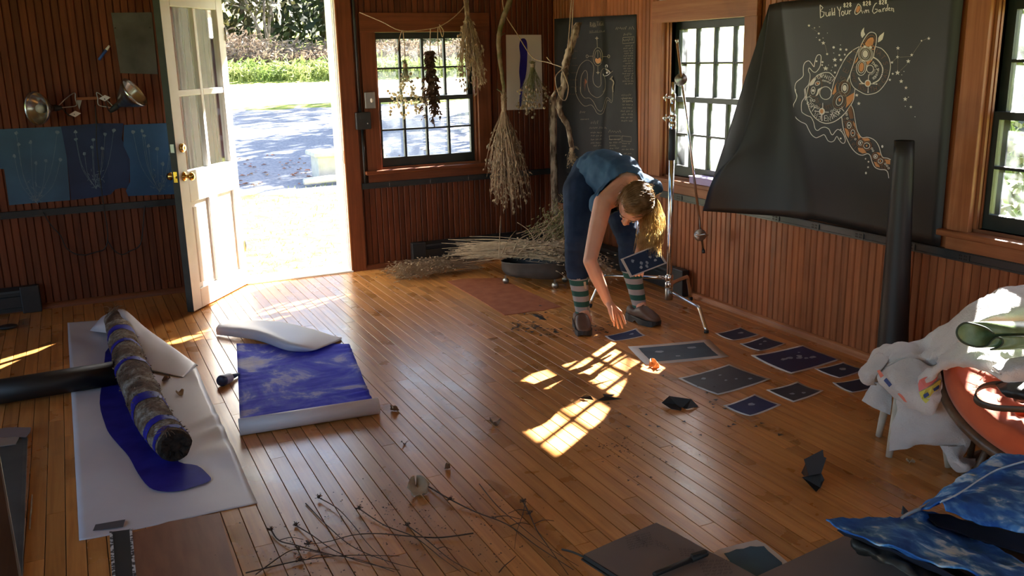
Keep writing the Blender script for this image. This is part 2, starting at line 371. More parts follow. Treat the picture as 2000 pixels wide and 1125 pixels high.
# door frame, threshold
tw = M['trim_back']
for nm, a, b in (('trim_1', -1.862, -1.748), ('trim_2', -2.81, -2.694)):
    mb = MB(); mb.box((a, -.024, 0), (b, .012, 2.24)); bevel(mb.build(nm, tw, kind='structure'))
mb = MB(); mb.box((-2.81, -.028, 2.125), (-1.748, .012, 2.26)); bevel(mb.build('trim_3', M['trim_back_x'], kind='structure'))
mb = MB(); mb.box((-1.872, -.012, 0), (-1.852, .22, 2.14)); mb.box((-1.866, .2, 0), (-1.75, .29, 2.2)); mb.box((-2.71, -.0, 0), (-2.696, .22, 2.14)); mb.box((-2.71, 0, 2.13), (-1.852, .22, 2.15))  # deep outer casing on the right is added to shade the door leaf
mb.box((-1.886, .03, 0), (-1.87, .045, 2.13)); mb.box((-1.882, .0, 0), (-1.87, .012, 2.13))
jam = mb.build('trim_4', M['white_paint'], kind='structure')
mb = MB(); mb.box((-1.871, -.026, 0.0), (-1.860, -.006, 2.12)); mb.build('door_stop', M['trim_wood'], jam)
mb = MB(); mb.box((-1.874, -.016, .87), (-1.855, -.0125, .97)); mb.build('strike_plate', M['brass'], jam)
mb = MB(); mb.box((-2.70, -.035, -.01), (-1.86, .24, .012)); bevel(mb.build('trim_5', M['white_paint'], kind='structure'), .006)

# door leaf (swung inward)
HG = V(-2.690, -.032, .012); ED = V(-.592, -.806, 0).normalized(); NDR = V(.806, -.592, 0).normalized()
LD = lambda s, d, z: tuple(HG + ED*s + NDR*d + V(0, 0, z))
def dbox(mb, s0, s1, d0, d1, z0, z1):
    vs = [LD(s, d, z) for z in (z0, z1) for s, d in ((s0, d0), (s1, d0), (s1, d1), (s0, d1))]
    mb.add(vs, [(0,1,2,3),(7,6,5,4),(4,5,1,0),(5,6,2,1),(6,7,3,2),(7,4,0,3)])
DW, DH, DT = .815, 2.10, .046
gx = (.095, .378, .415, .700); gz = (.945, 1.435, 1.475, 2.005)
mb = MB()
dbox(mb, 0, gx[0], -DT, 0, 0, DH); dbox(mb, gx[3], DW, -DT, 0, 0, DH)
dbox(mb, gx[0], gx[3], -DT, 0, gz[3], DH); dbox(mb, gx[0], gx[3], -DT, 0, .735, gz[0]); dbox(mb, gx[0], gx[3], -DT, 0, 0, .135)
dbox(mb, gx[1], gx[2], -DT+.004, -.004, gz[0], gz[3]); dbox(mb, gx[0], gx[1], -DT+.004, -.004, gz[1], gz[2]); dbox(mb, gx[2], gx[3], -DT+.004, -.004, gz[1], gz[2])
dbox(mb, .34, .455, -DT, 0, .135, .735)
door = mb.build('door_1', M['white_paint'], kind='structure'); bevel(door, .004)
for a, b in ((gx[0], .34), (.455, gx[3])):
    mb = MB(); dbox(mb, a, b, -.032, -.014, .135, .735); dbox(mb, a+.035, b-.035, -.036, -.010, .17, .70); bevel(mb.build('panel', M['white_paint'], door), .006)
for a, b in ((gx[0], gx[1]), (gx[2], gx[3])):
    for c_, e in ((gz[0], gz[1]), (gz[2], gz[3])):
        mb = MB(); dbox(mb, a-.002, b+.002, -.025, -.021, c_-.002, e+.002); mb.build('pane', M['glass'], door)
M['door_edge'] = mat('dark_green_door_edge', (.022,.026,.022), (.04,.045,.038), sc=9, rough=.6)
mb = MB(); dbox(mb, DW, DW+.002, -DT, 0.001, 0, DH); mb.build('edge_strip', M['door_edge'], door, label='dark painted lock edge of the door')
def on_door(s, z, d=0): return Matrix.Translation(LD(s, d, z)) @ NDR.to_track_quat('Z', 'Y').to_matrix().to_4x4()
mb = MB(); mb.lathe([(.031,0),(.031,.006),(.024,.013),(.012,.016),(.011,.034),(.019,.039),(.027,.050),(.028,.058),(.022,.068),(.010,.071),(0,.071)], 24, on_door(.752, .918))
kn = mb.build('knob', M['brass'], door, True)
mb = MB(); mb.lathe([(.031,0),(.031,.006),(.012,.016),(.011,.034),(.027,.050),(.022,.068),(0,.071)], 20, Matrix.Translation(LD(.752, -DT, .918)) @ (-NDR).to_track_quat('Z', 'Y').to_matrix().to_4x4())
mb.build('knob', M['brass'], door, True)
mb = MB(); mb.lathe([(.030,0),(.029,.012),(.024,.022),(.021,.024),(.021,.024),(0,.024)], 24, on_door(.748, 1.105)); mb.lathe([(.004,.0241),(.004,.0255),(0,.0255)], 8, on_door(.748, 1.105))
mb.build('deadbolt', M['brass'], door, True)
mb = MB(); dbox(mb, DW+.002, DW+.0045, -DT+.010, -.010, .885, .955); dbox(mb, DW+.004, DW+.014, -.03, -.016, .912, .928); mb.build('latch_plate', M['brass'], door)
mb = MB(); dbox(mb, DW+.002, DW+.0045, -DT+.010, -.010, 1.08, 1.135); mb.build('deadbolt_plate', M['steel'], door)
for z in (.25, 1.8):
    mb = MB(); mb.tube([LD(-.004, .004, z), LD(-.004, .004, z+.09)], .006, 8); mb.build('hinge', M['steel'], door, True)

# raceway (chair rail), base trim, heaters
def rail(n, T, a, b):
    mb = MB(); wbox(mb, T, a, b, -.030, .004, .657, .704); wbox(mb, T, a, b, -.034, -.028, .660, .667); wbox(mb, T, a, b, -.034, -.028, .694, .701)
    return mb.build('trim_%d' % n, M['raceway'], kind='structure')
rail(6, TA, -5.0, -2.805); r2 = rail(7, TA, -1.745, 0); r3 = rail(8, TB, -5.7, -.03)
for u, v, T, r_, ax in ((1515,426,TB,r3,'x'),(1592,443,TB,r3,'x'),(1678,462,TB,r3,'x'),(1777,483,TB,r3,'x'),(1882,506,TB,r3,'x'),(1327,385,TB,r3,'x')):
    p = at(u, v, ax, -.03); s = p.y; mb = MB()
    wbox(mb, T, s-.034, s+.034, -.036, -.030, .661, .699); mb2 = MB()
    for dz in (.669, .684):
        for ds in (-.018, -.008, .008, .018): wbox(mb2, T, s+ds-.002, s+ds+.002, -.0372, -.0358, dz, dz+.008)
    ob = mb.build('outlet', M['raceway'], r_); mb2.build('slots', M['sub'], ob, kind='stuff')
for x in (-1.52, -1.17, -.83):
    mb = MB(); mb.box((x-.002, -.0335, .657), (x+.002, -.029, .704)); mb.build('joint_clip', M['steel'], r2)
M['base_wood_x'] = M['trim_wood_x']
def qround(name, T, a, b, matl):
    mb = MB(); pr = [(0, 0), (-.026, 0)]+[(-.026*math.cos(t), .040*math.sin(t)) for t in (.5, .9, 1.3)]+[(0, .040)]
    vs = [T(s, d, z) for s in (a, b) for d, z in pr]; n = len(pr)
    mb.add(vs, [(i, (i+1) % n, n+(i+1) % n, n+i) for i in range(n)]+[tuple(range(n)), tuple(range(2*n-1, n-1, -1))]); return mb.build(name, matl, kind='structure')
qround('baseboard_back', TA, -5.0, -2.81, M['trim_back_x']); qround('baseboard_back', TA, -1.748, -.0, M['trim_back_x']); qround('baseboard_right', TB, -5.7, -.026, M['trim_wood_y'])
def heater(T, a, b, label):
    t = thing('baseboard_heater', label, 'heater', T((a+b)/2, -.03, 0), 'black baseboard heaters along the walls')
    mb = MB(); pr = [(-.027, .012), (-.027, .185), (-.045, .187), (-.075, .165), (-.078, .150), (-.060, .150), (-.060, .125), (-.066, .12), (-.066, .045), (-.05, .04), (-.05, .012)]
    n = len(pr); vs = [T(s, d, z) for s in (a+.02, b-.02) for d, z in pr]
    mb.add(vs, [(i, (i+1) % n, n+(i+1) % n, n+i) for i in range(n)]+[tuple(range(n)), tuple(range(2*n-1, n-1, -1))]); mb.build('cover', M['black_metal'], t)
    for s0, s1 in ((a, a+.12), (b-.12, b)):
        mb = MB(); wbox(mb, T, s0, s1, -.083, -.027, .0, .19); bevel(mb.build('end_cap', M['black_metal'], t), .006)
    mb = MB()
    s = a+.13
    while s < b-.13: wbox(mb, T, s, s+.002, -.058, -.04, .127, .149); s += .02
    mb.build('fins', M['black_metal'], t, kind='stuff')
heater(TA, -1.37, -.10, 'long black baseboard heater on the back wall behind the brushwood pile')
heater(TB, -2.01, -.12, 'black baseboard heater on the right wall behind the bending woman')
heater(TA, -6.3, -4.11, 'black baseboard heater at the left end of the back wall, below the cyanotypes')
# floor repairs lying in the floor
M['lino'] = mat('worn_red_linoleum', (.30,.085,.030), (.38,.12,.045), sc=14, rough=.85, bump=.1, bsc=60)
def floor_patch(pts, matl, label, h=.0035, name='floor_patch'):
    mb = MB(); mb.prism([V(p[0], p[1], -.0005) for p in pts], (0, 0, h)); return mb.build(name, matl, floor, label=label)
q = [at(*p) for p in ((873,550),(905,545),(978,543),(1010,560),(1060,583),(1097,600),(1075,603),(1062,607),(1040,608),(1012,613),(985,616),(940,588))]
floor_patch(q, M['lino'], 'worn red-brown linoleum patch let into the boards')
M['ply'] = mat('reddish_plywood', (.22,.085,.038), (.29,.12,.055), sc=5, rough=.42, stretch=(6,1,1))
floor_patch([at(*p) for p in ((258,1042),(330,1020),(428,1003),(470,1145),(262,1145))], M['ply'], 'smooth red-brown plywood patch by the white paper')
floor_patch([at(*p) for p in ((218,1040),(256,1035),(267,1145),(224,1145))], M['black_metal'], 'black metal strip across the floor hole')
M['chip'] = mat('flaking_white_paint', (.62,.62,.6), (.06,.05,.045), sc=70, rough=.8, lo=.45, hi=.55)
for a in ([(214,1040),(220,1040),(227,1145),(220,1145)], [(253,1035),(258,1035),(268,1145),(261,1145)]): floor_patch([at(*p) for p in a], M['chip'], 'flaking white edge of the black strip', .005)
# ================================================================ OUTSIDE
def gz(x, y):
    """ground height outside"""
    z = -.28 + .045*max(0, min(y, 27)) + (.15*(y-27) if y > 27 else 0)
    if x > 0: z = z*(1-min(1, x/6)) + (-.28+.02*x)*min(1, x/6) if y < 10 else z
    return z
ro = random.Random(5)
def ground_mat():
    m, t, p = nodes('lawn_and_gravel'); p.inputs['Roughness'].default_value = .9; p.inputs['Specular IOR Level'].default_value = .1
    mp = mapped(t, (1, 1, 1)); se = N(t, 'SeparateXYZ'); t.links.new(mp, se.inputs[0])
    nz = N(t, 'TexNoise', Scale=1.1, Detail=8); t.links.new(mp, nz.inputs['Vector'])
    ng = N(t, 'TexNoise', Scale=7, Detail=8); t.links.new(mp, ng.inputs['Vector'])
    grass = ramp(t, [(.3, (.16,.22,.035)), (.5, (.25,.31,.055)), (.62, (.38,.36,.13)), (.75, (.26,.11,.04))], ng.outputs[0])
    nv = N(t, 'TexVoronoi', Scale=22); t.links.new(mp, nv.inputs['Vector'])
    grav = ramp(t, [(0, (.17,.18,.21)), (.5, (.27,.28,.31)), (1, (.35,.35,.36))], nv.outputs['Distance'])
    pale = N(t, 'RGB'); pale.outputs[0].default_value = (.66,.62,.52,1)
    def band(y0, y1, wob=.8):
        a = N(t, 'Math', operation='MULTIPLY_ADD'); a.inputs[1].default_value = wob*2; t.links.new(nz.outputs[0], a.inputs[0]); t.links.new(se.outputs['Y'], a.inputs[2])
        l = N(t, 'Math', operation='GREATER_THAN'); l.inputs[1].default_value = y0+wob; h = N(t, 'Math', operation='LESS_THAN'); h.inputs[1].default_value = y1+wob
        t.links.new(a.outputs[0], l.inputs[0]); t.links.new(a.outputs[0], h.inputs[0]); q = N(t, 'Math', operation='MULTIPLY'); t.links.new(l.outputs[0], q.inputs[0]); t.links.new(h.outputs[0], q.inputs[1]); return q.outputs[0]
    last = grass.outputs[0]
    xl = N(t, 'Math', operation='LESS_THAN'); xl.inputs[1].default_value = 9; t.links.new(se.outputs['X'], xl.inputs[0])
    for b, c in ((band(5.2, 17.0), grav.outputs[0]), (band(18.2, 26.5, .5), pale.outputs[0])):
        mx = N(t, 'Mix', data_type='RGBA'); t.links.new(b, mx.inputs[0]); t.links.new(last, mx.inputs[6]); t.links.new(c, mx.inputs[7]); last = mx.outputs[2]
    t.links.new(last, p.inputs['Base Color'])
    b = N(t, 'Bump', Strength=.7, Distance=.05); t.links.new(ng.outputs[0], b.inputs['Height']); t.links.new(b.outputs[0], p.inputs['Normal']); return m
xs = [-60+i*3 for i in range(19)]+[-4, -2.5, -1, .25, 1.5, 3, 5, 7, 9, 12, 15, 20, 26, 34, 45, 60]
ys = [-30, -20, -12, -6, -2, .21, 1.5, 3, 5, 7, 9, 12, 15, 18, 21, 24, 27, 30, 34, 40, 48, 60]
mb = MB(); mb.grid([[(x, y, (gz(x, y) if y > 0 or x > .2 else -.6)) for x in xs] for y in ys])
mb.build('ground', ground_mat(), kind='structure')
# short grass tufts on the lawn (stuff)
M['blade'] = mat('lawn_grass_blade', (.26,.36,.07), (.44,.47,.17), sc=3, rough=.8, trans=.3)
mb = MB()
for _ in range(5200):
    x, y = ro.uniform(-6, 2.2), ro.uniform(.35, 5.6); z = gz(x, y); a = ro.uniform(0, 6.3); h = ro.uniform(.02, .06); w_ = .006; d = V(math.cos(a), math.sin(a), 0)
    q = V(x, y, z-.005); mb.add([q-d*w_, q+d*w_, q+V(ro.uniform(-.03, .03), ro.uniform(-.03, .03), h)], [(0, 1, 2)])
g_ = mb.build('lawn_grass', M['blade'], kind='stuff'); tag(g_, 'short sunlit lawn grass outside the open door', 'grass')
M['leaf_litter'] = mat('fallen_red_leaf', (.36,.10,.04), (.30,.18,.07), sc=3, rough=.8)
mb = MB()
for _ in range(420):
    x, y = ro.uniform(-6, 3), 5.72+abs(ro.gauss(0, 1.5))
    z = gz(x, y)+.012; s = ro.uniform(.025, .055); a = ro.uniform(0, 6.3); dx, dy = math.cos(a)*s, math.sin(a)*s
    mb.add([(x-dx, y-dy, z), (x+dy*.7, y-dx*.7, z+.02), (x+dx, y+dy, z+.005), (x-dy*.7, y+dx*.7, z+.015)], [(0, 1, 2, 3)])
g_ = mb.build('fallen_leaves', M['leaf_litter'], kind='stuff'); tag(g_, 'fallen red-brown leaves scattered on lawn and gravel outside', 'leaves')
# weeds on the bank (stuff)
M['weed_g'] = mat('green_weed', (.13,.19,.045), (.26,.30,.10), sc=.6, rough=.8, trans=.3)
M['weed_b'] = mat('brown_seed_weed', (.17,.115,.08), (.30,.235,.17), sc=.6, rough=.9, trans=.2)
def weeds(name, label, matl, n, y0, y1, h0, h1, w_, heads):
    mb = MB()
    for _ in range(n):
        y = ro.uniform(y0, y1); x = ro.uniform(-13-(y-27)*.4, 13+(y-27)*.4); z = gz(x, y); h = ro.uniform(h0, h1)*(.7+.5*abs(mnoise.noise(V(x*.35, y*.2, 0)))*2); a = ro.uniform(0, 6.3); d = V(math.cos(a), math.sin(a), 0)
        tip = V(x+ro.gauss(0, .22*h), y+ro.gauss(0, .2*h), z+h); q = V(x, y, z); m_ = q.lerp(tip, .5)+V(ro.gauss(0, .06), 0, .08*h)
        mb.add([q-d*w_, q+d*w_, m_+d*w_*.8, m_-d*w_*.8, tip], [(0, 1, 2, 3), (3, 2, 4)])
        for _ in range(heads):
            c = q.lerp(tip, ro.uniform(.45, 1.05)); e = V(ro.gauss(0, .09), ro.gauss(0, .09), ro.gauss(.03, .06)); s = ro.uniform(.03, .07)
            mb.add([c, c+e+V(s, 0, 0), c+e*1.8, c+e+V(0, s*.4, s)], [(0, 1, 2, 3)])
    g = mb.build(name, matl, kind='stuff'); tag(g, label, 'weeds')
weeds('green_weeds', 'bright green weeds along the far edge of the road', M['weed_g'], 3200, 27.3, 29.2, .25, .6, .03, 3)
weeds('seed_weeds', 'tall grey-brown seeding weeds in front of the trees', M['weed_b'], 3600, 29.7, 32.2, .5, 1.0, .022, 4)
# trees behind the weeds, each a thing
M['trunk'] = mat('grey_tree_trunk', (.10,.075,.06), (.26,.22,.19), sc=4, rough=.9)
def leafmat(n, a, b): return mat(n, a, b, sc=.8, rough=.7, trans=.35)
LM = [leafmat('green_leaf', (.03,.07,.012), (.08,.15,.025)), leafmat('olive_leaf', (.06,.06,.02), (.13,.115,.045)), leafmat('rust_leaf', (.10,.045,.02), (.18,.10,.05)), leafmat('dark_leaf', (.02,.035,.015), (.06,.08,.03)), leafmat('orange_leaf', (.45,.10,.03), (.52,.18,.06))]
def tree(x, y, h, r, nleaf, lm, label, stems=1, ls=.16, low=.15, name='tree', cat='tree', group='trees beyond the weeds'):
    z = gz(x, y); t = thing(name, label, cat, (x, y, z), group); tk = MB(); tips = []
    for s in range(stems):
        b = V(x+ro.gauss(0, .25)*(stems > 1), y+ro.gauss(0, .25)*(stems > 1), z-.1); top = b+V(ro.gauss(0, .10*h), ro.gauss(0, .08*h), h*ro.uniform(.8, 1))
        P = [b.lerp(top, k/5)+V(ro.gauss(0, .03*h), ro.gauss(0, .03*h), 0)*(k > 0) for k in range(6)]; R0 = .018*h/math.sqrt(stems)
        tk.tube(P, [R0*(1-.15*k) for k in range(6)], 6)
        for k in range(7):
            f = ro.uniform(.25, .95); a = Vector(cr([tuple(p) for p in P], f)); e = a+V(ro.gauss(0, 1), ro.gauss(0, 1), ro.uniform(.1, .9))*r*.55; tk.tube([a, a.lerp(e, .5)+V(0, 0, .08*r), e], [R0*.4, R0*.28, R0*.12], 5); tips += [a, e, a.lerp(e, .5)]
    tk.build('trunk', M['trunk'], t, True); lf = MB()
    for _ in range(nleaf):
        c = ro.choice(tips)+V(ro.gauss(0, .33*r), ro.gauss(0, .33*r), ro.gauss(0, .30*r))
        if c.z < z+low*h: c.z = z+low*h+ro.uniform(0, .3*h)
        a = V(ro.gauss(0, 1), ro.gauss(0, 1), ro.gauss(0, 1)).normalized()*ls*ro.uniform(.6, 1.4); b = a.orthogonal().normalized()*ls*.5
        lf.add([c-a, c+b, c+a, c-b], [(0, 1, 2, 3)])
    lf.build('foliage', LM[lm], t, kind='stuff'); return t
TR = [(-5.6,34,8,1.0,1300,0,'bright green leafy tree at the left of the doorway view',1,.26,.02),
      (-.6,34,8,1.0,450,2,'thin rust-leaved tree above the orange-leaved bush',3,.2,.2),
      (4.4,34,8,1.0,600,1,'olive tree with several pale leaning stems right of the doorway view',4,.2,.12),
      (9.6,34,8,1.0,900,2,'rust-leaved tree seen in the upper panes of the back window',2,.26,.05)]
for a in TR: tree(*a)
th = MB(); tb = MB()
for _ in range(60):
    x, y = ro.uniform(-16, 22), ro.uniform(37, 41); z = gz(x, y); h = ro.uniform(7, 11); d = V(ro.gauss(0, .9), ro.gauss(0, .5), h); b = V(x, y, z)
    th.tube([b, b+d*.5+V(ro.gauss(0, .2), 0, 0), b+d], [.13, .09, .04], 5)
for _ in range(9500):
    x, y = ro.uniform(-17, 23), ro.uniform(36.4, 41); c = V(x, y, gz(x, y)+abs(ro.gauss(0, 3.0))); a = V(ro.gauss(0, 1), ro.gauss(0, 1), ro.gauss(0, 1)).normalized()*ro.uniform(.18, .4); b = a.orthogonal().normalized()*.17
    (tb if mnoise.noise(c*.22) > -.05 else th).add([c-a, c+b, c+a, c-b], [(0, 1, 2, 3)], 0 if mnoise.noise(c*.22) > -.05 else 1)
tt = th.build('thicket', [M['trunk'], LM[1]], kind='stuff'); tag(tt, 'dark tangled thicket of trees behind the weeds', 'thicket'); tb.build('foliage', LM[3], tt, kind='stuff')
tree(1.1, 32.9, 1.5, .42, 260, 4, 'small orange-leaved bush among the weeds', 3, .10, .3, 'bush', 'bush', None)
tree(-1.6, 32.9, 1.3, .42, 420, 0, 'small green bush left of the orange-leaved bush', 3, .11, .1, 'bush', 'bush', None)
# tree out of view whose crown throws dappled shade on the gravel
for x, y, h, r, lb in ((6.4, 11.2, 7, 1.5, 'nearest roadside tree beyond the corner of the room'), (11, 22.6, 12, 2.3, 'tallest roadside tree beyond the corner of the room'), (8.6, 16.2, 9, 1.8, 'middle roadside tree beyond the corner of the room')):
    tree(x, y, h, r, 2600, 1, lb, 2, .24, .4, 'tree', 'tree', 'roadside trees beyond the corner')
tree(3.45, .55, 4.9, .55, 90, 1, 'slim young tree standing outside the right wall', 1, .09, .55, 'tree', 'tree', None)  # unseen tree, added so its sparse crown breaks up the sun patch
# long low shed seen through the right windows
M['shed'] = mat('blue_grey_sheet_metal', (.045,.062,.085), (.085,.11,.14), sc=.9, rough=.6, bump=.2, bsc=6, stretch=(1,1,4))
M['shed_roof'] = mat('dark_shed_roof', (.05,.06,.07), (.08,.09,.1), sc=2, rough=.6)
t = thing('shed', 'long low blue-grey metal shed seen through the right windows', 'shed', (11, 4, -.1))
def shed_box(nm, a, b, m_): mb = MB(); mb.box(a, b); return mb.build(nm, m_, t)
shed_box('wall', (11, -9, -.3), (15, 8, 2.25), M['shed']); shed_box('white_band', (10.96, -9, .52), (11.0, 8, .66), M['white_paint']); shed_box('base_band', (10.95, -9, -.3), (11, 8, .05), M['white_paint'])
mb = MB(); mb.prism([(10.6, -9.3, 2.2), (15.4, -9.3, 2.2), (13, -9.3, 2.75)], (0, 17.6, 0)); mb.build('roof', M['shed_roof'], t)
tree(20.5, 9, 7, 2.6, 1500, 0, 'green tree behind the metal shed', 1, .28, .1, 'tree', 'tree', None)
# small outside things by the doorway
mb = MB(); p = at(643, 352); 
M['stone'] = mat('pale_weathered_stone', (.55,.56,.50), (.68,.68,.62), sc=9, rough=.9, bump=.3)
def ground_at(u, v):
    d = ray(u, v); s = 1.0
    for _ in range(4000):
        q = CAM+d*s
        if q.z <= gz(q.x, q.y) and q.y > .3: return q
        s += .01
    return q
g0 = ground_at(672, 345); t = thing('trough', 'weathered pale stone trough at the right of the doorway', 'trough', g0)
mb = MB(); mb.box(g0+V(-.42, -.2, -.05), g0+V(.6, .25, .34)); bevel(mb.build('basin', M['stone'], t), .03)
mb = MB(); mb.box(g0+V(-.48, -.26, .33), g0+V(.66, .31, .40)); bevel(mb.build('rim', M['stone'], t), .02)
g1 = ground_at(628, 352); mb = MB(); mb.tube([g1+V(-.35, -.42, .05), g1+V(.05, -.36, .055), g1+V(.42, -.40, .05)], [.05, .055, .045], 7)
tag(mb.build('split_log', M['stone'], None, True), 'pale split log lying on the lawn before the stone trough', 'log')
# rain chain hanging outside the doorway
cx = pt(545, 20, 8.6); ct = thing('rain_chain', 'pale metal rain chain hanging outside the doorway', 'chain', (cx.x, cx.y, 0))
bot = pt(546, 47, 8.6).z; z = bot; k = 0; mb = MB()
while z < 3.2:
    mb.tube([V(cx.x+.014*math.cos(a)*(k % 2), cx.y+.014*math.cos(a)*(1-k % 2), z+.026+.03*math.sin(a)) for a in [i*math.pi/4 for i in range(9)]], .005, 5, False); z += .045; k += 1
mb.build('links', M['white_paint'], ct, True, kind='stuff')
ro2 = MB(); ro2.box((-7.5, .2, 3.0), (.9, 1.05, 3.2))   # eave that carries the chain
ro2.box((-7.8, -10.4, 2.95), (.55, .25, 3.1)); ro2.build('trim_9', M['white_paint'], kind='structure')

t = thing('shrub', 'added dense green shrub outside the rightmost window, blocking low sun', 'shrub', (1.55, -3.55, -.28)); tk = MB(); lf = MB()  # unseen shrub, added to keep low sun off the chair cushion
for k in range(9):
    b = V(1.55+ro.gauss(0, .06), -3.55+ro.gauss(0, .06), -.32); e = V(1.55+ro.gauss(0, .3), -3.55+ro.gauss(0, .3), ro.uniform(1.5, 2.2)); tk.tube([b, b.lerp(e, .5)+V(ro.gauss(0, .06), ro.gauss(0, .06), 0), e], [.014, .01, .004], 5)
for _ in range(2600):
    c = V(1.55+ro.gauss(0, .24), -3.55+ro.gauss(0, .3), ro.uniform(.2, 2.3)); a = V(ro.gauss(0, 1), ro.gauss(0, 1), ro.gauss(0, .7)).normalized()*.05; bb = a.orthogonal().normalized()*.028; lf.add([c-a, c+bb, c+a, c-bb], [(0, 1, 2, 3)])
tk.build('stems', M['trunk'], t, True, kind='stuff'); lf.build('foliage', LM[0], t, kind='stuff')
# ================================================================ WALL THINGS
rw = random.Random(21)
def ribbon(mb, P, wpx, fmap, mi=0, closed=False):
    P = [Vector((p[0], p[1])) for p in P]
    if closed: P = P+[P[0]]
    if len(P) < 2: return
    L, R_ = [], []
    for i, p in enumerate(P):
        t = P[min(i+1, len(P)-1)]-P[max(i-1, 0)]
        if t.length < 1e-6: t = Vector((1, 0))
        t.normalize(); n = Vector((-t.y, t.x))*wpx/2; L.append(fmap(*(p+n))); R_.append(fmap(*(p-n)))
    mb.grid([L, R_], mi)
def fillpoly(mb, P, fmap, mi=0): mb.poly([fmap(*p) for p in P], mi)
def ell(cx, cy, rx, ry, rot=0, n=18, a0=0, a1=2*math.pi):
    out = []
    for i in range(n+(a1-a0 < 6.2)):
        a = a0+(a1-a0)*i/n; x, y = rx*math.cos(a), ry*math.sin(a); out.append((cx+x*math.cos(rot)-y*math.sin(rot), cy+x*math.sin(rot)+y*math.cos(rot)))
    return out
def star(cx, cy, r, n=5):
    return [(cx+(r if k % 2 == 0 else r*.42)*math.sin(math.pi*k/n), cy-(r if k % 2 == 0 else r*.42)*math.cos(math.pi*k/n)) for k in range(2*n)]
def sm(P, k=4): return [tuple(q) for q in smooth_path(P, (len(P)-1)*k+1)]
GL = {'A': [[(0,1),(.5,0),(1,1)],[(.2,.6),(.8,.6)]],'B':[[(0,0),(0,1),(.8,.9),(.9,.65),(0,.5),(.7,.35),(.6,.05),(0,0)]],'C':[[(1,.15),(.5,0),(0,.4),(.1,.85),(.6,1),(1,.85)]],'E':[[(1,0),(0,0),(0,1),(1,1)],[(0,.5),(.8,.5)]],
 'H':[[(0,0),(0,1)],[(1,0),(1,1)],[(0,.5),(1,.5)]],'I':[[(.5,0),(.5,1)]],'L':[[(0,0),(0,1),(.9,1)]],'M':[[(0,1),(.1,0),(.5,.6),(.9,0),(1,1)]],'N':[[(0,1),(0,0),(1,1),(1,0)]],'O':[[(.5,0),(0,.5),(.5,1),(1,.5),(.5,0)]],
 'P':[[(0,1),(0,0),(.9,.1),(.9,.45),(0,.55)]],'R':[[(0,1),(0,0),(.9,.1),(.9,.4),(0,.5),(1,1)]],'S':[[(1,.1),(.4,0),(.1,.25),(.9,.65),(.7,1),(0,.9)]],'T':[[(0,0),(1,0)],[(.5,0),(.5,1)]],'U':[[(0,0),(.1,.85),(.5,1),(.9,.85),(1,0)]],
 'X':[[(0,0),(1,1)],[(1,0),(0,1)]],'Y':[[(0,0),(.5,.5),(1,0)],[(.5,.5),(.5,1)]],'V':[[(0,0),(.5,1),(1,0)]],'D':[[(0,0),(0,1),(.7,.9),(1,.5),(.7,.1),(0,0)]],
 '8':[[(.5,.5),(.1,.25),(.5,0),(.9,.25),(.5,.5),(.05,.78),(.5,1),(.95,.78),(.5,.5)]],'2':[[(.05,.2),(.5,0),(.9,.25),(.05,1),(1,1)]],'G':[[(1,.15),(.5,0),(0,.4),(.1,.85),(.6,1),(1,.8),(1,.55),(.6,.55)]],'K':[[(0,0),(0,1)],[(1,0),(0,.55),(1,1)]]}
def letters(mb, txt, pos, w_, h, wpx, fmap, mi=0, rots=None, mirror=False):
    for k, ch in enumerate(txt):
        if ch not in GL: continue
        cx, cy = pos[k]; r = math.radians(rots[k] if rots else 0)
        for st in GL[ch]:
            Q = []
            for x, y in st:
                x, y = (x-.5)*w_*(-1 if mirror else 1), (y-.5)*h; Q.append((cx+x*math.cos(r)-y*math.sin(r), cy+x*math.sin(r)+y*math.cos(r)))
            ribbon(mb, Q, wpx, fmap, mi)
def scribble(mb, x0, y0, x1, y1, h, wpx, fmap, mi=0):
    """a run of illegible handwriting"""
    n = max(3, int((x1-x0)/(h*.42))); x = x0
    while x < x1:
        k = rw.randint(3, 6); P = []
        for i in range(k*2):
            f = (x-x0)/(x1-x0); P.append((x, y0+(y1-y0)*f+h*(rw.uniform(-.5, -.1) if i % 2 else rw.uniform(.1, .45)))); x += h*rw.uniform(.16, .34)
            if x > x1: break
        if len(P) > 1: ribbon(mb, P, wpx, fmap, mi)
        x += h*.45
INK = [M['white_stroke'], M['tan_stroke'], M['brown_stroke'], M['grey_stroke']]
# ---- big black garden poster
PX = -.014
def psx(y, z): return PX - .006*math.sin(y*5+z*2) - .010*math.exp(-((y+4.0)/.10)**2)
def pmap(off):
    def f(u, v): p = at(u, v, 'x', PX); return (psx(p.y, p.z)-off, p.y, p.z)
    return f
poster = thing('hanging_poster', 'large black paper banner with chalk serpent drawing titled Build Your Own Garden', 'poster', (PX, -3.3, .7))
E_ = [at(u, v, 'x', x) for u, v, x in ((1503,9,-.022),(1490,100,-.07),(1470,200,-.15),(1440,290,-.235),(1405,332,-.30),(1386,365,-.33),(1373,412,-.34))]
rows = []
NT = 26
for j in range(NT):
    t = j/(NT-1); e = Vector(cr([tuple(p) for p in E_], t)); zr = 1.925-(1.925-.708)*t
    zl = lambda f: zr*(1-f)+e.z*f
    y1 = -2.80-.32*t; y2 = e.y-(e.y-y1)*.45
    row = [(psx(y, zr), y, zr) for y in [-4.012+(y1+4.012)*k/15 for k in range(16)]]
    row += [tuple(cr([(PX, y1, zr), (PX-.06*t-.004, y1+(y2-y1)*.55, zl(.3)), (PX+(e.x-PX)*.62, y2+(e.y-y2)*.25, zl(.62)), tuple(e)], k/10)) for k in range(1, 11)]
    rows.append(row)
mb = MB(); mb.grid(rows); pf = mb.build('sheet', M['black_paper'], poster, True); solidify(pf, .0012)
rows = []
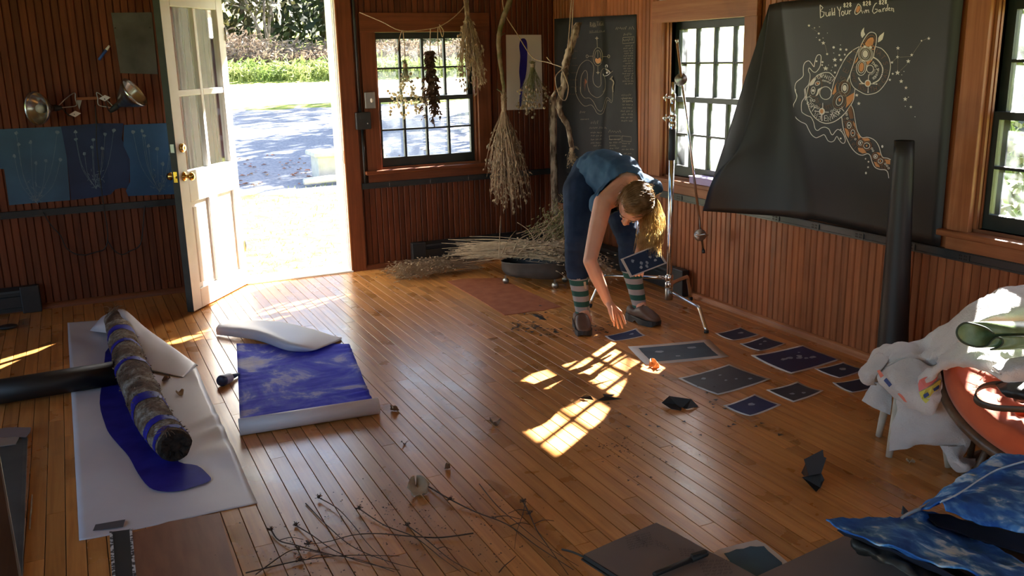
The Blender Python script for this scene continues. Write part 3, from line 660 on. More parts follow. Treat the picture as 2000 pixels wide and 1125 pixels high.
for j in range(16):
    t = j/15; a = at(1503-130*t, 9+400*t, 'x', -.016-.27*t); e = Vector(cr([tuple(p) for p in E_], t))
    b = e+V(.035+.03*t, -.05*t, 0); m_ = a.lerp(b, .45)+V(-.012*t, .0, 0); rows.append([tuple(a+V(.03, -.02, 0)*t), tuple(a), tuple(m_), tuple(b), tuple(b+V(.06*t, -.10*t, 0))])
mb = MB(); mb.grid(loft([[Vector(q) for q in r] for r in rows], 12, 24)); cu = mb.build('curled_edge', M['black_paper'], poster, True, label='curled back edge of the banner beside the window'); solidify(cu, .0012)
d = MB(); W, T_, B_ = 0, 1, 2
f1, f2 = pmap(.0022), pmap(.0030)
def z1(P): return [(1580+x/10, y/10) for x, y in P]
def z2(P): return [(1540+x/12.5, 100+y/12.5) for x, y in P]
def z3(P): return [(1540+x/10.227, 180+y/10.227) for x, y in P]
def z4(P): return [(1640+x/7.758, 50+y/7.758) for x, y in P]
def z5(P): return [(1620+x/7.03, 190+y/7.03) for x, y in P]
def z6(P): return [(1720+x/6.25, 50+y/6.25) for x, y in P]
for P in ([(235,95),(240,350)],[(235,95),(290,150),(240,215),(315,240),(300,310),(240,350)],[(345,235),(345,290),(365,320),(395,300),(400,235),(410,315)],[(425,222),(430,305)],[(416,186),(420,194)],[(460,155),(465,305)],[(510,155),(512,300)],[(505,235),(480,250),(485,295),(510,285)],
 [(560,130),(595,210)],[(630,130),(600,235),(605,325)],ell(665,262,24,42)+[(689,262)],[(710,200),(710,270),(730,285),(755,260),(760,195),(765,275)],[(785,200),(795,280)],[(790,228),(825,195)],
 [(1020,200),(1040,265),(1060,215),(1080,260),(1100,190)],[(1115,190),(1120,250)],[(1120,208),(1150,190),(1165,250)],[(1320,60),(1290,70),(1250,140),(1230,220),(1260,265),(1320,225),(1325,180),(1280,180)],
 [(1385,190),(1355,195),(1350,225),(1370,235),(1390,195),(1398,235)],[(1430,165),(1435,230)],[(1432,190),(1470,150)],[(1530,80),(1515,210)],[(1510,160),(1485,175),(1485,215),(1512,205)],[(1545,180),(1575,165),(1560,145),(1545,165),(1545,200),(1585,205)],[(1600,150),(1610,215)],[(1602,165),(1640,165),(1645,235)]):
    ribbon(d, z1(P), 1.5, f1, W)
ribbon(d, z1(sm([(965,75),(1010,130),(1000,215),(930,280),(895,260),(905,190),(950,90),(965,75)])), 1.5, f1, W); fillpoly(d, z1(ell(957,180,32,70,.35)), f1, T_)
for cx, cy in ((755,95),(1125,65),(1435,40)):
    letters(d, '828', z1([(cx-55,cy+6),(cx,cy),(cx+55,cy-6)]), 3.6, 8.5, 1.9, f1, W)
for x, y, r in ((20,500,30),(220,780,26),(290,840,42),(615,965,34)): fillpoly(d, z1(star(x, y, r)), f1, W)
for x, y, r in ((125,545,13),(205,655,20),(485,925,24),(725,970,22),(360,1055,19),(590,1075,17),(695,1065,17),(370,645,7),(285,742,8),(160,732,7),(615,878,9),(485,1035,8),(220,523,8)): fillpoly(d, z1(ell(x, y, r, r, 0, 10)), f1, W)
ribbon(d, z1([(325,870),(355,1030)]), .5, f1, 3); ribbon(d, z1([(70,550),(180,620)]), .4, f1, 3)
for x, y, r in ((1130,210,58),(1275,210,44),(1145,345,46),(910,420,66),(1130,520,36),(1650,1075,42)): fillpoly(d, z2(star(x, y, r)), f1, W)
for x, y, r in ((950,70,26),(1240,95,24),(1370,85,22),(697,245,22),(840,265,24),(830,338,20),(980,340,9),(1070,390,9),(1045,470,11),(960,432,8),(1110,45,9)): fillpoly(d, z2(ell(x, y, r, r, 0, 10)), f1, W)
for x, y, r in ((1355,60,36),(1395,230,38),(1035,745,20),(1060,775,14)): fillpoly(d, z3(star(x, y, r)), f1, W)
fillpoly(d, z3(ell(1033,925,19,19,0,10)), f1, W)
# ringed serpent outlines
ribbon(d, sm(z2([(220,1125),(210,1050),(180,960),(180,850),(220,750),(330,660),(380,590),(380,470),(390,350),(430,270),(510,235),(570,290),(635,380),(650,300),(680,180),(720,100),(775,85),(805,130),(800,250),(780,370),(720,470),(660,515),(600,490),(530,410),(505,440),(510,500),(540,560),(535,680),(510,790),(490,830),(410,930),(410,1000),(420,1125)])), 1.3, f1, W)
ribbon(d, sm(z3([(160,-60),(160,0),(185,70),(160,160),(115,250),(115,380),(150,500),(250,590),(350,640),(400,740),(460,850),(540,910),(610,890),(700,850),(740,900),(780,970),(840,995),(900,970),(955,885),(1000,950),(1050,1010),(1100,1020),(1125,960),(1100,870),(1050,790),(980,745),(930,780),(870,855),(830,810),(800,740),(720,700),(640,720),(580,765),(530,730),(500,600),(450,500),(380,470),(300,420),(270,370),(275,200),(330,110),(350,0),(350,-60)])), 1.3, f1, W)
ribbon(d, sm(z2([(420,1200),(440,1100),(470,980),(490,900),(530,790),(600,700),(700,610),(800,545),(920,520),(1020,540),(1130,660)])), 1.5, f1, W)
ribbon(d, sm(z3([(380,0),(370,100),(390,220),(430,360),(500,480),(600,570),(680,610),(760,625),(880,600),(1000,530),(1120,420),(1220,280),(1290,150),(1310,0)])), 1.6, f1, W)
ribbon(d, sm(z2([(1610,920),(1600,1000),(1590,1060),(1575,1125)])), 1.3, f1, W)
ribbon(d, sm(z2([(1545,0),(1440,100),(1340,250),(1250,410),(1170,590),(1120,700),(1070,880),(1040,1020),(1030,1100)])), 1.3, f1, W)
ribbon(d, ell(1612.4,181.8,11.2,12.6), 1.3, f1, W, True)
fillpoly(d, z2([(690,655),(600,690),(530,790),(530,850),(620,810),(660,720)]), f1, W); fillpoly(d, z2([(830,870),(720,930),(700,1020),(660,1100),(720,1070),(760,960)]), f1, W)
fillpoly(d, z2([(1180,760),(1130,850),(1060,1050),(1100,1060),(1160,990),(1150,850)]), f1, T_); fillpoly(d, z3([(1300,10),(1230,50),(1150,100),(1150,230),(1130,320),(1220,230),(1290,130)]), f1, T_)
fillpoly(d, z2(ell(1360,900,50,76)), f1, W); fillpoly(d, z3(ell(1013,155,26,36)), f1, T_); fillpoly(d, z2(ell(720,785,30,24)), f1, T_); fillpoly(d, z2(ell(608,960,30,36)), f1, W)
for a, b, wv, m_ in ((78,118,1.2,W),(112,160,1.0,B_),(142,195,1.1,3)): ribbon(d, z2(ell(1362,900,a,b,.12)), wv, f1, m_, True)
for a, b, wv, m_ in ((60,100,1.2,W),(100,150,1.0,B_),(128,185,1.0,3)): ribbon(d, z3(ell(1010,170,a,b,.35)), wv, f1, m_, True)
ribbon(d, z2(ell(715,785,60,42,-.6)), 1.1, f1, W, True); ribbon(d, z2(ell(608,960,48,88,.1)), 1.1, f1, W, True); ribbon(d, z2(ell(660,870,150,250,.25)), .9, f1, B_, True)
letters(d, 'EXPANSI', z2([(735,625),(785,605),(845,600),(905,610),(965,640),(1025,672),(1080,705)]), 4, 7.5, 1.0, f1, W, [-25,-15,-5,8,18,28,36])
letters(d, 'ENTROPY', z3([(738,520),(805,530),(862,490),(910,450),(965,420),(1010,385),(1068,345)]), 5, 10, 1.25, f1, W, [0,-8,-18,-22,-30,-34,-40])
letters(d, 'ENTRGY', z3([(618,490),(548,460),(497,345),(465,265),(420,215),(412,95)]), 5, 9.5, 1.1, f1, W, [6,22,32,50,62,78], True)
letters(d, 'TRUTHS', z4([(285,930),(325,945),(375,960),(475,965),(535,955),(600,915)]), 5, 9, .8, f1, B_, [15,10,4,-8,-12,-30]); letters(d, 'CAN', z4([(655,835),(680,765),(700,695)]), 6, 8, .9, f1, B_, [-50,-70,-82])
letters(d, 'SIMPLE', z4([(215,630),(205,680),(200,735),(205,780),(210,820),(220,850)]), 4, 6, .7, f1, B_, [80,85,90,95,100,105]); letters(d, 'THESS', z4([(225,400),(150,530),(90,680),(40,800),(0,870)]), 7, 10, .9, f1, B_, [-50,-55,-62,-66,-70]); letters(d, 'STAI', z4([(690,570),(650,480),(600,420),(555,380)]), 6, 9, .8, f1, B_, [70,50,35,20])
letters(d, 'OOSNITY', z3([(560,135),(575,190),(620,270),(718,300),(758,305),(795,300),(840,275)]), 4, 7, .7, f1, B_, [70,60,35,-5,-8,-14,-24])
for cx, cy in ((850,715),(900,728),(960,745),(1010,775)): ribbon(d, z2(ell(cx, cy, 22, 15)), .8, f1, W, True)
for cx, cy in ((460,150),(510,170),(550,280),(590,315),(860,380),(915,345)): ribbon(d, z3(ell(cx, cy, 24, 18, -.4)), .9, f1, W, True)
fillpoly(d, z3(ell(665,385,58,70)), f1, W); fillpoly(d, z3(ell(663,383,34,44)), f2, T_)
for P in ([(683,215),(680,320)],[(535,378),(610,390)],[(725,398),(800,400)],[(665,450),(663,560)]): ribbon(d, z3(P), 1.4, f1, W)
for x, y in ((535,378),(663,560)): fillpoly(d, z3(ell(x, y, 14, 14, 0, 10)), f1, W)
# upper ring with head
ribbon(d, sm(z4([(540,320),(620,345),(690,410),(740,490),(765,600),(755,700),(720,820),(640,940),(560,1010),(460,1040),(380,1040),(280,990),(200,930),(160,850),(150,760),(165,690),(200,590),(225,500),(260,400),(290,340)])), 1.4, f1, W)
ribbon(d, sm(z4([(300,335),(345,240),(400,150),(440,110),(480,100),(530,120),(550,170),(545,260),(530,330),(515,400),(500,480),(440,560),(405,620)])), 1.4, f1, W)
ribbon(d, sm(z4([(290,320),(200,370),(120,440),(60,530),(0,650)])), 1.3, f1, W)
ribbon(d, sm(z4([(360,255),(410,180),(450,150),(500,150),(528,190),(522,260)])), 1.6, f1, B_)
fillpoly(d, z4([(372,275),(395,240),(420,205),(460,180),(500,180),(512,220),(495,290),(440,322),(395,312)]), f1, T_)
fillpoly(d, z4([(365,25),(330,70),(315,110),(315,150),(335,190),(355,165),(380,135),(362,90)]), f1, W); fillpoly(d, z4([(665,98),(600,150),(577,185),(570,255),(605,240),(640,210),(658,150)]), f1, W)
for x, y, r, m_ in ((375,320,20,W),(462,330,20,W)): fillpoly(d, z4(ell(x, y, r, r)), f2, m_)
for x, y in ((338,300),(498,335)): ribbon(d, z4(ell(x, y, 22, 28)), 1.3, f1, T_, True)
fillpoly(d, z4(ell(380,430,40,56)), f1, W)
for a, b, m_ in ((56,72,W),(76,88,3),(92,100,W),(110,112,W)): ribbon(d, z4(ell(382,432,a,b)), .9, f1, m_, True)
fillpoly(d, z4(ell(322,630,36,70,.12)), f1, T_); ribbon(d, z4(ell(322,632,52,88,.1)), 1.2, f1, W, True); ribbon(d, z4(ell(320,640,76,116,.1)), 1.2, f1, W, True)
fillpoly(d, z4([(265,470),(240,520),(215,582),(255,545),(272,505)]), f1, T_); fillpoly(d, z4([(395,545),(450,530),(490,520),(440,575),(410,605)]), f1, T_)
ribbon(d, z4(ell(453,658,52,58)), 1.3, f1, W, True)
for k in range(7): a = .1+k*.26; ribbon(d, z4([(453+60*math.cos(a), 658+66*math.sin(a)), (453+88*math.cos(a), 658+96*math.sin(a))]), .7, f1, W)
ch = sm(z4([(510,485),(560,515),(605,565),(640,630),(645,690),(625,765),(585,825),(540,855),(490,875)]), 3)
for i in range(0, len(ch)-1): fillpoly(d, ell(ch[i][0], ch[i][1], 1.5, 1.5, 0, 7), f1, W)
ch = sm(z4([(275,785),(300,830),(330,865),(360,880)]), 3); ribbon(d, ch, 2.2, f1, W); ribbon(d, z4([(150,745),(125,800),(105,850)]), 2.4, f1, W)
letters(d, 'THE', z4([(490,565),(520,590),(548,620)]), 3.5, 5, 1, f1, W, [40,48,55]); letters(d, 'SPINNER', z4([(570,655),(570,682),(566,708),(556,735),(543,760),(525,782),(502,800)]), 3, 4.5, .9, f1, W, [85,92,100,110,120,130,140])
fillpoly(d, z4(ell(418,875,48,54)), f1, W); fillpoly(d, z4(ell(418,877,33,38)), f2, T_)
for P in ([(290,880),(372,882)],[(465,882),(555,886)],[(432,740),(426,825)],[(424,925),(422,1010)]): ribbon(d, z4(P), 1.3, f1, W)
for x, y in ((555,886),(422,1010)): fillpoly(d, z4(ell(x, y, 11, 11, 0, 10)), f1, W)
# tail
ribbon(d, sm(z5([(160,260),(175,380),(200,490),(250,610),(310,710),(380,775),(450,795),(520,775),(560,800),(590,890),(630,960),(700,990),(770,995),(810,1030),(825,1110)])), 1.4, f1, W)
ribbon(d, sm(z5([(285,100),(320,170),(345,310),(370,440),(410,520),(450,555),(530,550),(620,590),(680,670),(710,770),(740,825),(800,835),(850,855)])), 1.4, f1, W)
for P in ([(198,420),(220,432),(248,452),(266,490),(258,562),(228,520)],[(315,318),(342,362),(357,442),(328,392)],[(372,490),(432,552),(392,572)],[(440,565),(530,560),(562,592),(480,602)],[(385,690),(460,700),(512,762),(450,772),(398,742)],[(610,880),(670,900),(702,962),(640,952)],[(650,755),(695,760),(712,802),(680,792)],[(765,850),(845,860),(842,922),(790,912)]): fillpoly(d, z5(P), f1, T_)
for a, b, c_, e, g, h, i_, j_ in ((263,385,28,42,315,490,28,44),(422,627,30,30,510,665,44,40),(635,812,27,27,705,875,33,30)):
    for x, y, rx, ry in ((a, b, c_, e), (g, h, i_, j_)):
        ribbon(d, z5(ell(x, y, rx, ry)), 1.3, f1, W, True); ribbon(d, z5(ell(x, y, rx+22, ry+22)), 1.8, f1, B_, True)
    fillpoly(d, z5(ell(a, b, 13, 15)), f2, W); fillpoly(d, z5(ell(g, h, 12, 14)), f2, T_)
for x, y in ((225,215),(230,240),(240,290),(350,575),(585,705),(600,735),(775,915),(800,940),(822,972)): ribbon(d, z5(ell(x, y, 12, 12, 0, 10)), .9, f1, W, True)
letters(d, 'SPIRIT', z5([(195,300),(200,350),(290,590),(325,650),(352,690),(380,720)]), 5, 7, .8, f1, B_, [80,80,55,45,40,35]); letters(d, 'ETC', z5([(735,955),(765,965),(790,975)]), 4, 5, .8, f1, B_)
fillpoly(d, z5([(245,170),(285,110),(305,160),(325,290),(275,300)]), f1, B_)
for x, y, r in ((395,85,26),(495,845,15),(537,885,17),(532,960,18)): fillpoly(d, z5(star(x, y, r)), f1, W)
for x, y, r in ((730,675,15),(503,1040,13)): fillpoly(d, z5(ell(x, y, r, r*1.3, 0, 10)), f1, W)
for x, y, r in ((208,275,27),(203,383,22),(135,450,20),(380,358,22),(338,435,30),(205,575,34),(145,588,18),(110,662,20),(252,680,28),(313,758,24),(305,897,30),(377,993,20),(502,185,15),(593,157,23)): fillpoly(d, z6(star(x, y, r)), f1, W)
for P in ([(208,300),(208,550)],[(225,385),(375,378)],[(390,350),(495,200)],[(515,182),(570,160)],[(240,550),(325,470)],[(145,440),(190,395)]): ribbon(d, z6(P), .5, f1, 3)
for x, y in ((285,560),(258,602),(345,873),(307,985),(430,1112)): fillpoly(d, z6(ell(x, y, 6, 5, 0, 8)), f1, W)
d.build('chalk_drawing', INK, poster, kind='stuff')
# ---- narrower black chart beside the corner
chart = thing('wall_chart', 'tall narrow black paper chart of a drawn serpent and handwritten notes near the corner', 'poster', (-.01, -.7, .72))
q = [at(*p, 'x', -.008) for p in ((1092,37),(1130,34),(1170,32),(1210,30),(1242,28))]; qb = [at(*p, 'x', -.008) for p in ((1098,395),(1130,400),(1170,404),(1210,406),(1246,408))]
rows = [[tuple(a.lerp(b, j/10)+V(-.006*math.sin(j*.9+i*1.3)-(.045*(1-i) if i == 0 else 0), 0, 0)) for i, (a, b) in enumerate(zip(q, qb))] for j in range(11)]
mb = MB(); mb.grid(loft([[Vector(p) for p in r] for r in rows], 17, 22)); solidify(mb.build('sheet', M['chart_paper'], chart, True), .001)
d = MB()
def cm(u, v): p = at(u, v, 'x', -.0195); return tuple(p)
def c7(P): return [(1090+x/7.5, 30+y/7.5) for x, y in P]
def c8(P): return [(1090+x/7.5, 170+y/7.5) for x, y in P]
for P in ([(265,1125),(255,960),(280,830),(330,720),(420,655),(490,690),(525,770),(510,900),(520,990),(560,1040),(600,1050),(630,1000),(625,850),(660,780),(700,785)],[(455,1125),(425,1000),(430,860),(400,805),(360,850),(335,930),(330,1125)],[(665,860),(690,950),(690,1060),(660,1125)]): ribbon(d, sm(c7(P), 3), .75, cm, 3)
for P in ([(250,0),(260,90),(310,200),(390,280),(480,260),(530,310),(570,380),(625,400),(670,360),(720,190),(780,230),(800,150),(800,0)],[(325,0),(335,90),(390,160),(460,160),(520,220),(570,320),(625,355),(660,310),(690,200),(720,150),(775,200)],[(435,0),(470,90),(530,140),(580,155),(640,120),(685,50),(690,0)]): ribbon(d, sm(c8(P), 3), .75, cm, 3)
ribbon(d, sm(c7([(690,780),(730,800),(760,840),(720,880),(670,885),(660,855)]), 3), .9, cm, 0); ribbon(d, c7([(760,850),(800,815)]), .8, cm, 3); ribbon(d, sm(c7([(805,1125),(800,1050),(815,980),(780,930),(800,890),(760,940)]), 3), 2.2, cm, 3)
fillpoly(d, c7(ell(715,840,12,14)), cm, 0); fillpoly(d, c7([(690,785),(720,790),(755,830),(730,845)]), cm, 3); ribbon(d, c7(ell(708,745,15,20,0,12,2.2,7.2)), .9, cm, 0)
ribbon(d, c7(ell(582,605,70,134)), .8, cm, 3, True); ribbon(d, c7(ell(582,610,45,100)), .7, cm, 3, True); fillpoly(d, c7([(540,655),(555,625),(580,640),(610,620),(635,650),(620,695),(585,705),(555,695)]), cm, 1)
for P in ([(570,350),(574,470)],[(440,600),(515,598)],[(650,605),(725,605)],[(582,735),(584,830)],[(580,510),(580,620)]): ribbon(d, c7(P), .7, cm, 3)
for x, y in ((425,600),(742,600)): ribbon(d, c7(ell(x, y, 15, 22)), .9, cm, 3, True)
for x, y in ((568,335),(584,838)): fillpoly(d, c7(star(x, y, 30, 4)), cm, 3)
letters(d, 'BABAYAGA', c7([(480,135),(505,140),(530,140),(548,140),(578,120),(605,120),(630,120),(655,118)]), 2.4, 9, .7, cm, 3); scribble(d, *c7([(460,235)])[0], *c7([(690,225)])[0], 4, .5, cm, 3); ribbon(d, c7([(455,258),(685,238)]), .5, cm, 3)
for y, x0, x1, h in ((190,845,1125,8),(285,960,1095,7),(365,950,1110,7)): scribble(d, *c7([(x0, y)])[0], *c7([(x1, y-12)])[0], h, .8, cm, 3)
ribbon(d, c7([(950,325),(1115,315),(1115,400),(945,412),(950,325)]), .7, cm, 3)
for k in range(16): scribble(d, *c7([(955+rw.uniform(-10, 30), 448+k*37)])[0], *c7([(1100, 444+k*37)])[0], 3.4 if k not in (12, 13) else 6, .55, cm, 3)
for k, h in enumerate((6, 5, 3.6, 3.6, 3.6, 4, 5, 4, 4)): scribble(d, *c8([(910+rw.uniform(0, 40), 120+k*47)])[0], *c8([(1095, 118+k*47)])[0], h, .6, cm, 3)
ribbon(d, c8([(948,165),(1072,162),(1072,200),(948,202),(948,165)]), .6, cm, 3)
for x0, x1, y, h in ((480,625,520,8),(460,710,600,5),(475,640,670,4),(480,640,715,4),(480,645,770,4),(480,645,820,4),(520,660,860,4),(740,935,655,8),(750,930,770,4),(750,930,815,4),(755,850,860,4),(755,890,900,4),(940,1050,830,4),(935,1000,870,4),(935,1110,915,4),(960,1080,980,4),(320,395,370,6),(330,450,475,2.5)): scribble(d, *c8([(x0, y)])[0], *c8([(x1, y-4)])[0], h, .55, cm, 3)
for P in ([(750,715),(915,715),(915,765),(755,768),(750,715)],[(935,715),(1070,730),(1070,800),(935,790),(935,715)]): ribbon(d, c8(P), .6, cm, 3)
for k in range(7): scribble(d, 1106+rw.uniform(0, 6), 100+k*14, 1128, 100+k*14, 2.5, .35, cm, 2)
d.build('chalk_drawing', INK, chart, kind='stuff')
# ---- paper with blue stroke on the back wall
M['paper'] = mat('white_drawing_paper', (.66,.62,.62), (.72,.69,.69), sc=3, rough=.7)
M['cobalt'] = mat('ultramarine_paint', (.014,.010,.20), (.03,.028,.34), sc=7, rough=.6, spec=.25)
def sheet_on(T, axis, val, pts, name, label, cat, matl, group=None, th=.001):
    P = [at(*p, axis, val) for p in pts]; n = {'y': V(0, -1, 0), 'x': V(-1, 0, 0)}[axis]
    t = thing(name, label, cat, tuple(sum(P, V(0,0,0))/len(P)), group); mb = MB(); mb.prism(P, n*th); mb.build('sheet', matl, t); return t
sp = sheet_on(TA, 'y', -.003, ((988,68),(1057,68),(1060,213),(990,215)), 'painting', 'white paper with one upright ultramarine brush stroke pinned on the back wall', 'painting', M['paper'])
mb = MB(); mb.poly([at(*p, 'y', -.006) for p in sm([(1017,76),(1024,75),(1029,82),(1030,100),(1029,130),(1026,152),(1021,170),(1018,206),(1014,206),(1016,165),(1014,140),(1016,110),(1014,90),(1017,76)], 3)[:-1]]); mb.build('brush_stroke', M['cobalt'], sp)
# ---- cyanotypes on the left
CY = [mat('cyan_print_%d' % i, a, b, sc=3.5, rough=.7) for i, (a, b) in enumerate((((.030,.075,.135), (.045,.115,.20)), ((.008,.018,.060), (.014,.034,.10)), ((.014,.062,.15), (.024,.09,.21))))]
M['cy_white'] = mat('pale_cyan_print', (.11,.17,.23), (.20,.26,.31), sc=30, rough=.8)
for k, (pts, lb) in enumerate((([(-60,255),(122,247),(130,300),(137,391),(60,397),(18,401),(8,330),(0,330),(-60,335)], 'faded blue plant print on cloth, leftmost of the three on the wall'),
      ([(119,247),(190,241),(241,241),(238,272),(252,300),(253,340),(251,368),(238,367),(225,370),(216,380),(180,386),(139,391),(131,310)], 'darkest navy plant print with torn corner, middle of the three on the wall'),
      ([(242,244),(333,240),(347,379),(250,383),(246,372),(254,355),(253,310),(241,285)], 'bright blue plant print nearest the open door'))):
    t = sheet_on(TA, 'y', -.004-.001*k, pts, 'cyanotype_print', lb, 'print', CY[k], 'plant cyanotypes on the back wall'); d = MB()
    fm = lambda u, v, k=k: tuple(at(u, v, 'y', -.0075-.001*k))
    base, tips = [((70,395), [(32,260),(36,282),(60,278),(112,258),(28,305),(90,314),(70,318),(118,312)]), ((188,368), [(147,258),(148,272),(180,288),(182,273),(205,262),(222,255),(200,290),(165,300)]), ((312,375), [(260,258),(277,256),(282,265),(307,290),(334,262),(333,300),(290,285),(318,320)])][k]
    for u, v in tips:
        m_ = ((u+base[0])/2+(u-base[0])*.18, (v+base[1])/2+10); ribbon(d, [tuple(x) for x in smooth_path([(u, v), m_, base], 9)], .6, fm)
        fillpoly(d, [(u+(3.5+rw.uniform(-1.3, 1.5))*math.cos(a), v+(3.5+rw.uniform(-1.3, 1.5))*math.sin(a)) for a in [i*.7 for i in range(9)]], fm)
    for _ in range(40):
        u, v = base[0]+rw.gauss(0, 7), base[1]-abs(rw.gauss(18, 14)); a = rw.uniform(0, 6.3); ribbon(d, [(u, v), (u+5*math.cos(a), v+5*math.sin(a))], .8, fm)
    d.build('plant_image', M['cy_white'], t, kind='stuff')
# ---- plaque, marker, pin
M['plaque'] = mat('dull_lead_plaque', (.075,.075,.07), (.13,.13,.125), sc=5, rough=.5, metal=.5)
t = sheet_on(TA, 'y', -.002, ((217,25),(296,24),(308,145),(235,143)), 'plaque', 'dull grey metal plaque on the back wall left of the door', 'plaque', M['plaque'], th=.006)
mb = MB()
for u, v in ((225,55),(293,54)): p = at(u, v, 'y', -.010); mb.ball(p, .006, 8, 5)
mb.build('screw', M['black_metal'], t, True, kind='stuff')
M['blue_plastic'] = mat('blue_plastic', (.03,.10,.42), (.04,.13,.5), sc=8, rough=.35)
a, b = at(193,117,'y',-.03), at(214,89,'y',-.03); t = thing('marker', 'small blue marker stuck on the wall below the plaque', 'marker', tuple(a)); mb = MB(); mb.tube([a, a.lerp(b, .7)], .009, 8); mb.build('barrel', M['blue_plastic'], t, True); mb = MB(); mb.tube([a.lerp(b, .7), b], [.010, .007], 8); mb.build('cap', M['white_paint'], t, True); mb = MB(); p = a.lerp(b, .5); mb.box(p+V(-.006, .02, -.004), p+V(.006, .034, .02)); mb.build('clip', M['black_metal'], t)
# ---- clamp lamps on a peg
def clamp_lamp(sock, rim, hook, lb, tagpx):
    s, r_ = Vector(sock), Vector(rim); ax = (r_-s).normalized(); t = thing('clamp_lamp', lb, 'lamp', tuple(s), 'clamp lamps hanging from the wall peg'); Mx = Matrix.Translation(s) @ ax.to_track_quat('Z', 'Y').to_matrix().to_4x4()
    L = (r_-s).length
    mb = MB(); mb.lathe([(.022, .0), (.026, .02), (.050, .045), (.080, L*.62), (.100, L*.85), (.108, L), (.112, L), (.106, L*.86), (.083, L*.60), (.048, .05), (.020, .03)], 28, Mx); mb.build('reflector', M['alu'], t, True)
    mb = MB(); mb.lathe([(.0, -.075), (.012, -.072), (.017, -.05), (.021, -.03), (.021, .012), (0, .014)], 16, Mx); mb.build('socket', M['rubber'], t, True)
    mb = MB(); mb.lathe([(.013, .02), (.015, .04), (.030, .075), (.032, .095), (.022, .115), (0, .122)], 16, Mx); mb.build('bulb', M['cream_bulb'], t, True)
    h = Vector(hook); b = s-ax*.03; mb = MB(); mid = b.lerp(h, .45); sd = V(0, -.0, .045)
    mb.tube(smooth_path([tuple(b), tuple(mid+sd*.6), tuple(h+sd*.9), tuple(h), tuple(h-sd), tuple(mid-sd*.5), tuple(b)], 24), .0035, 6); mb.build('spring_clamp', M['steel'], t, True)
    tp = at(*tagpx, 'y', -.1); mb = MB(); mb.prism([tp+V(-.035, 0, 0), tp+V(.005, 0, .022), tp+V(.04, 0, .004), tp+V(0, 0, -.02)], (0, -.001, 0)); mb.build('paper_tag', M['paper'], t)
    mb = MB(); c0 = s-ax*.07; mb.tube(smooth_path([tuple(c0), tuple(c0.lerp(tp, .5)+V(0, 0, -.03)), tuple(tp)], 10), .0035, 6); mb.build('cord', M['rubber'], t, True)
M['cream_bulb'] = mat('frosted_bulb', (.6,.56,.5), rough=.3)
clamp_lamp(at(103,211,'y',-.12), at(70,212,'y',-.20), at(147,193,'y',-.06), 'aluminium clamp lamp facing left, left of the wall peg', (146,223))
clamp_lamp(at(230,206,'y',-.10), at(264,180,'y',-.16), at(191,192,'y',-.06), 'aluminium clamp lamp tipped upwards, right of the wall peg', (204,192))
t = thing('wall_peg', 'short wooden peg rail holding two clamp lamps', 'peg', tuple(at(172,193,'y',-.03))); mb = MB(); a, b = at(148,193,'y',-.04), at(198,192,'y',-.04); mb.box(a+V(0, .0, -.010), b+V(0, .02, .012)); bevel(mb.build('rail', M['trim_wood_x'], t)); mb = MB(); m_ = at(153,200,'y',-.02); mb.prism([m_+V(-.012, 0, .03), m_+V(.03, 0, .03), m_+V(0, 0, -.05)], (0, .02, 0)); mb.build('bracket', M['steel'], t)
# ---- hanging black cable at left
mb = MB()
for P in ([(84,415),(100,440),(118,460),(128,482),(145,495),(165,498),(185,493),(203,487),(210,470),(209,440),(203,405),(190,300),(188,240),(186,205)],[(210,470),(222,488),(238,497),(255,490),(275,475),(281,420),(283,402)]): mb.tube(smooth_path([tuple(at(*p, 'y', -.042)) for p in P], 40), .0042, 6)
tag(mb.build('cable', M['rubber'], None, True), 'thin black cable looping below the left raceway', 'cable')
# ---- conduit, switch plate, thermostat box
t = thing('conduit', 'black conduit running down between door casing and window', 'conduit', (-1.72, -.02, .8)); mb = MB()
mb.tube([(-1.727, -.02, ZC), (-1.722, -.02, 1.24)], .011, 10); mb.build('pipe', M['black_metal'], t, True); mb = MB(); mb.tube([(-1.715, -.02, 1.14), (-1.715, -.02, .70)], .011, 10); mb.build('pipe', M['black_metal'], t, True)
a, b = at(695,220,'y',-.06), at(726,252,'y',-.06); t = thing('outlet_box', 'black electric outlet box beside the door casing', 'box', tuple(b)); mb = MB(); mb.box((a.x, -.06, b.z), (b.x, -.001, a.z)); bevel(mb.build('housing', M['black_metal'], t), .006); mb = MB(); mb.box((a.x+.03, -.0615, a.z-.05), (a.x+.075, -.06, a.z-.028)); mb.build('window', M['blue_grey'] if 'blue_grey' in M else M['raceway'], t)
mb = MB(); mb.ball((b.x-.03, -.061, b.z+.045), .006, 8, 5); mb.build('button', M['steel'], t, True)
a, b = at(712,180,'y',-.05), at(734,212,'y',-.05); t = thing('thermostat', 'silver thermostat plate on the window casing', 'thermostat', tuple(b)); mb = MB(); mb.box((a.x, -.052, b.z), (b.x, -.0265, a.z)); bevel(mb.build('plate', M['steel'], t), .005); mb = MB(); c = (a+b)/2; mb.lathe([(.018, 0), (.017, .012), (.006, .016), (0, .016)], 14, Matrix.Translation(V(c.x+.01, -.052, c.z)) @ V(0, -1, 0).to_track_quat('Z', 'Y').to_matrix().to_4x4() @ Matrix.Diagonal((.6, 1, 1, 1))); mb.build('knob', M['white_paint'], t, True)
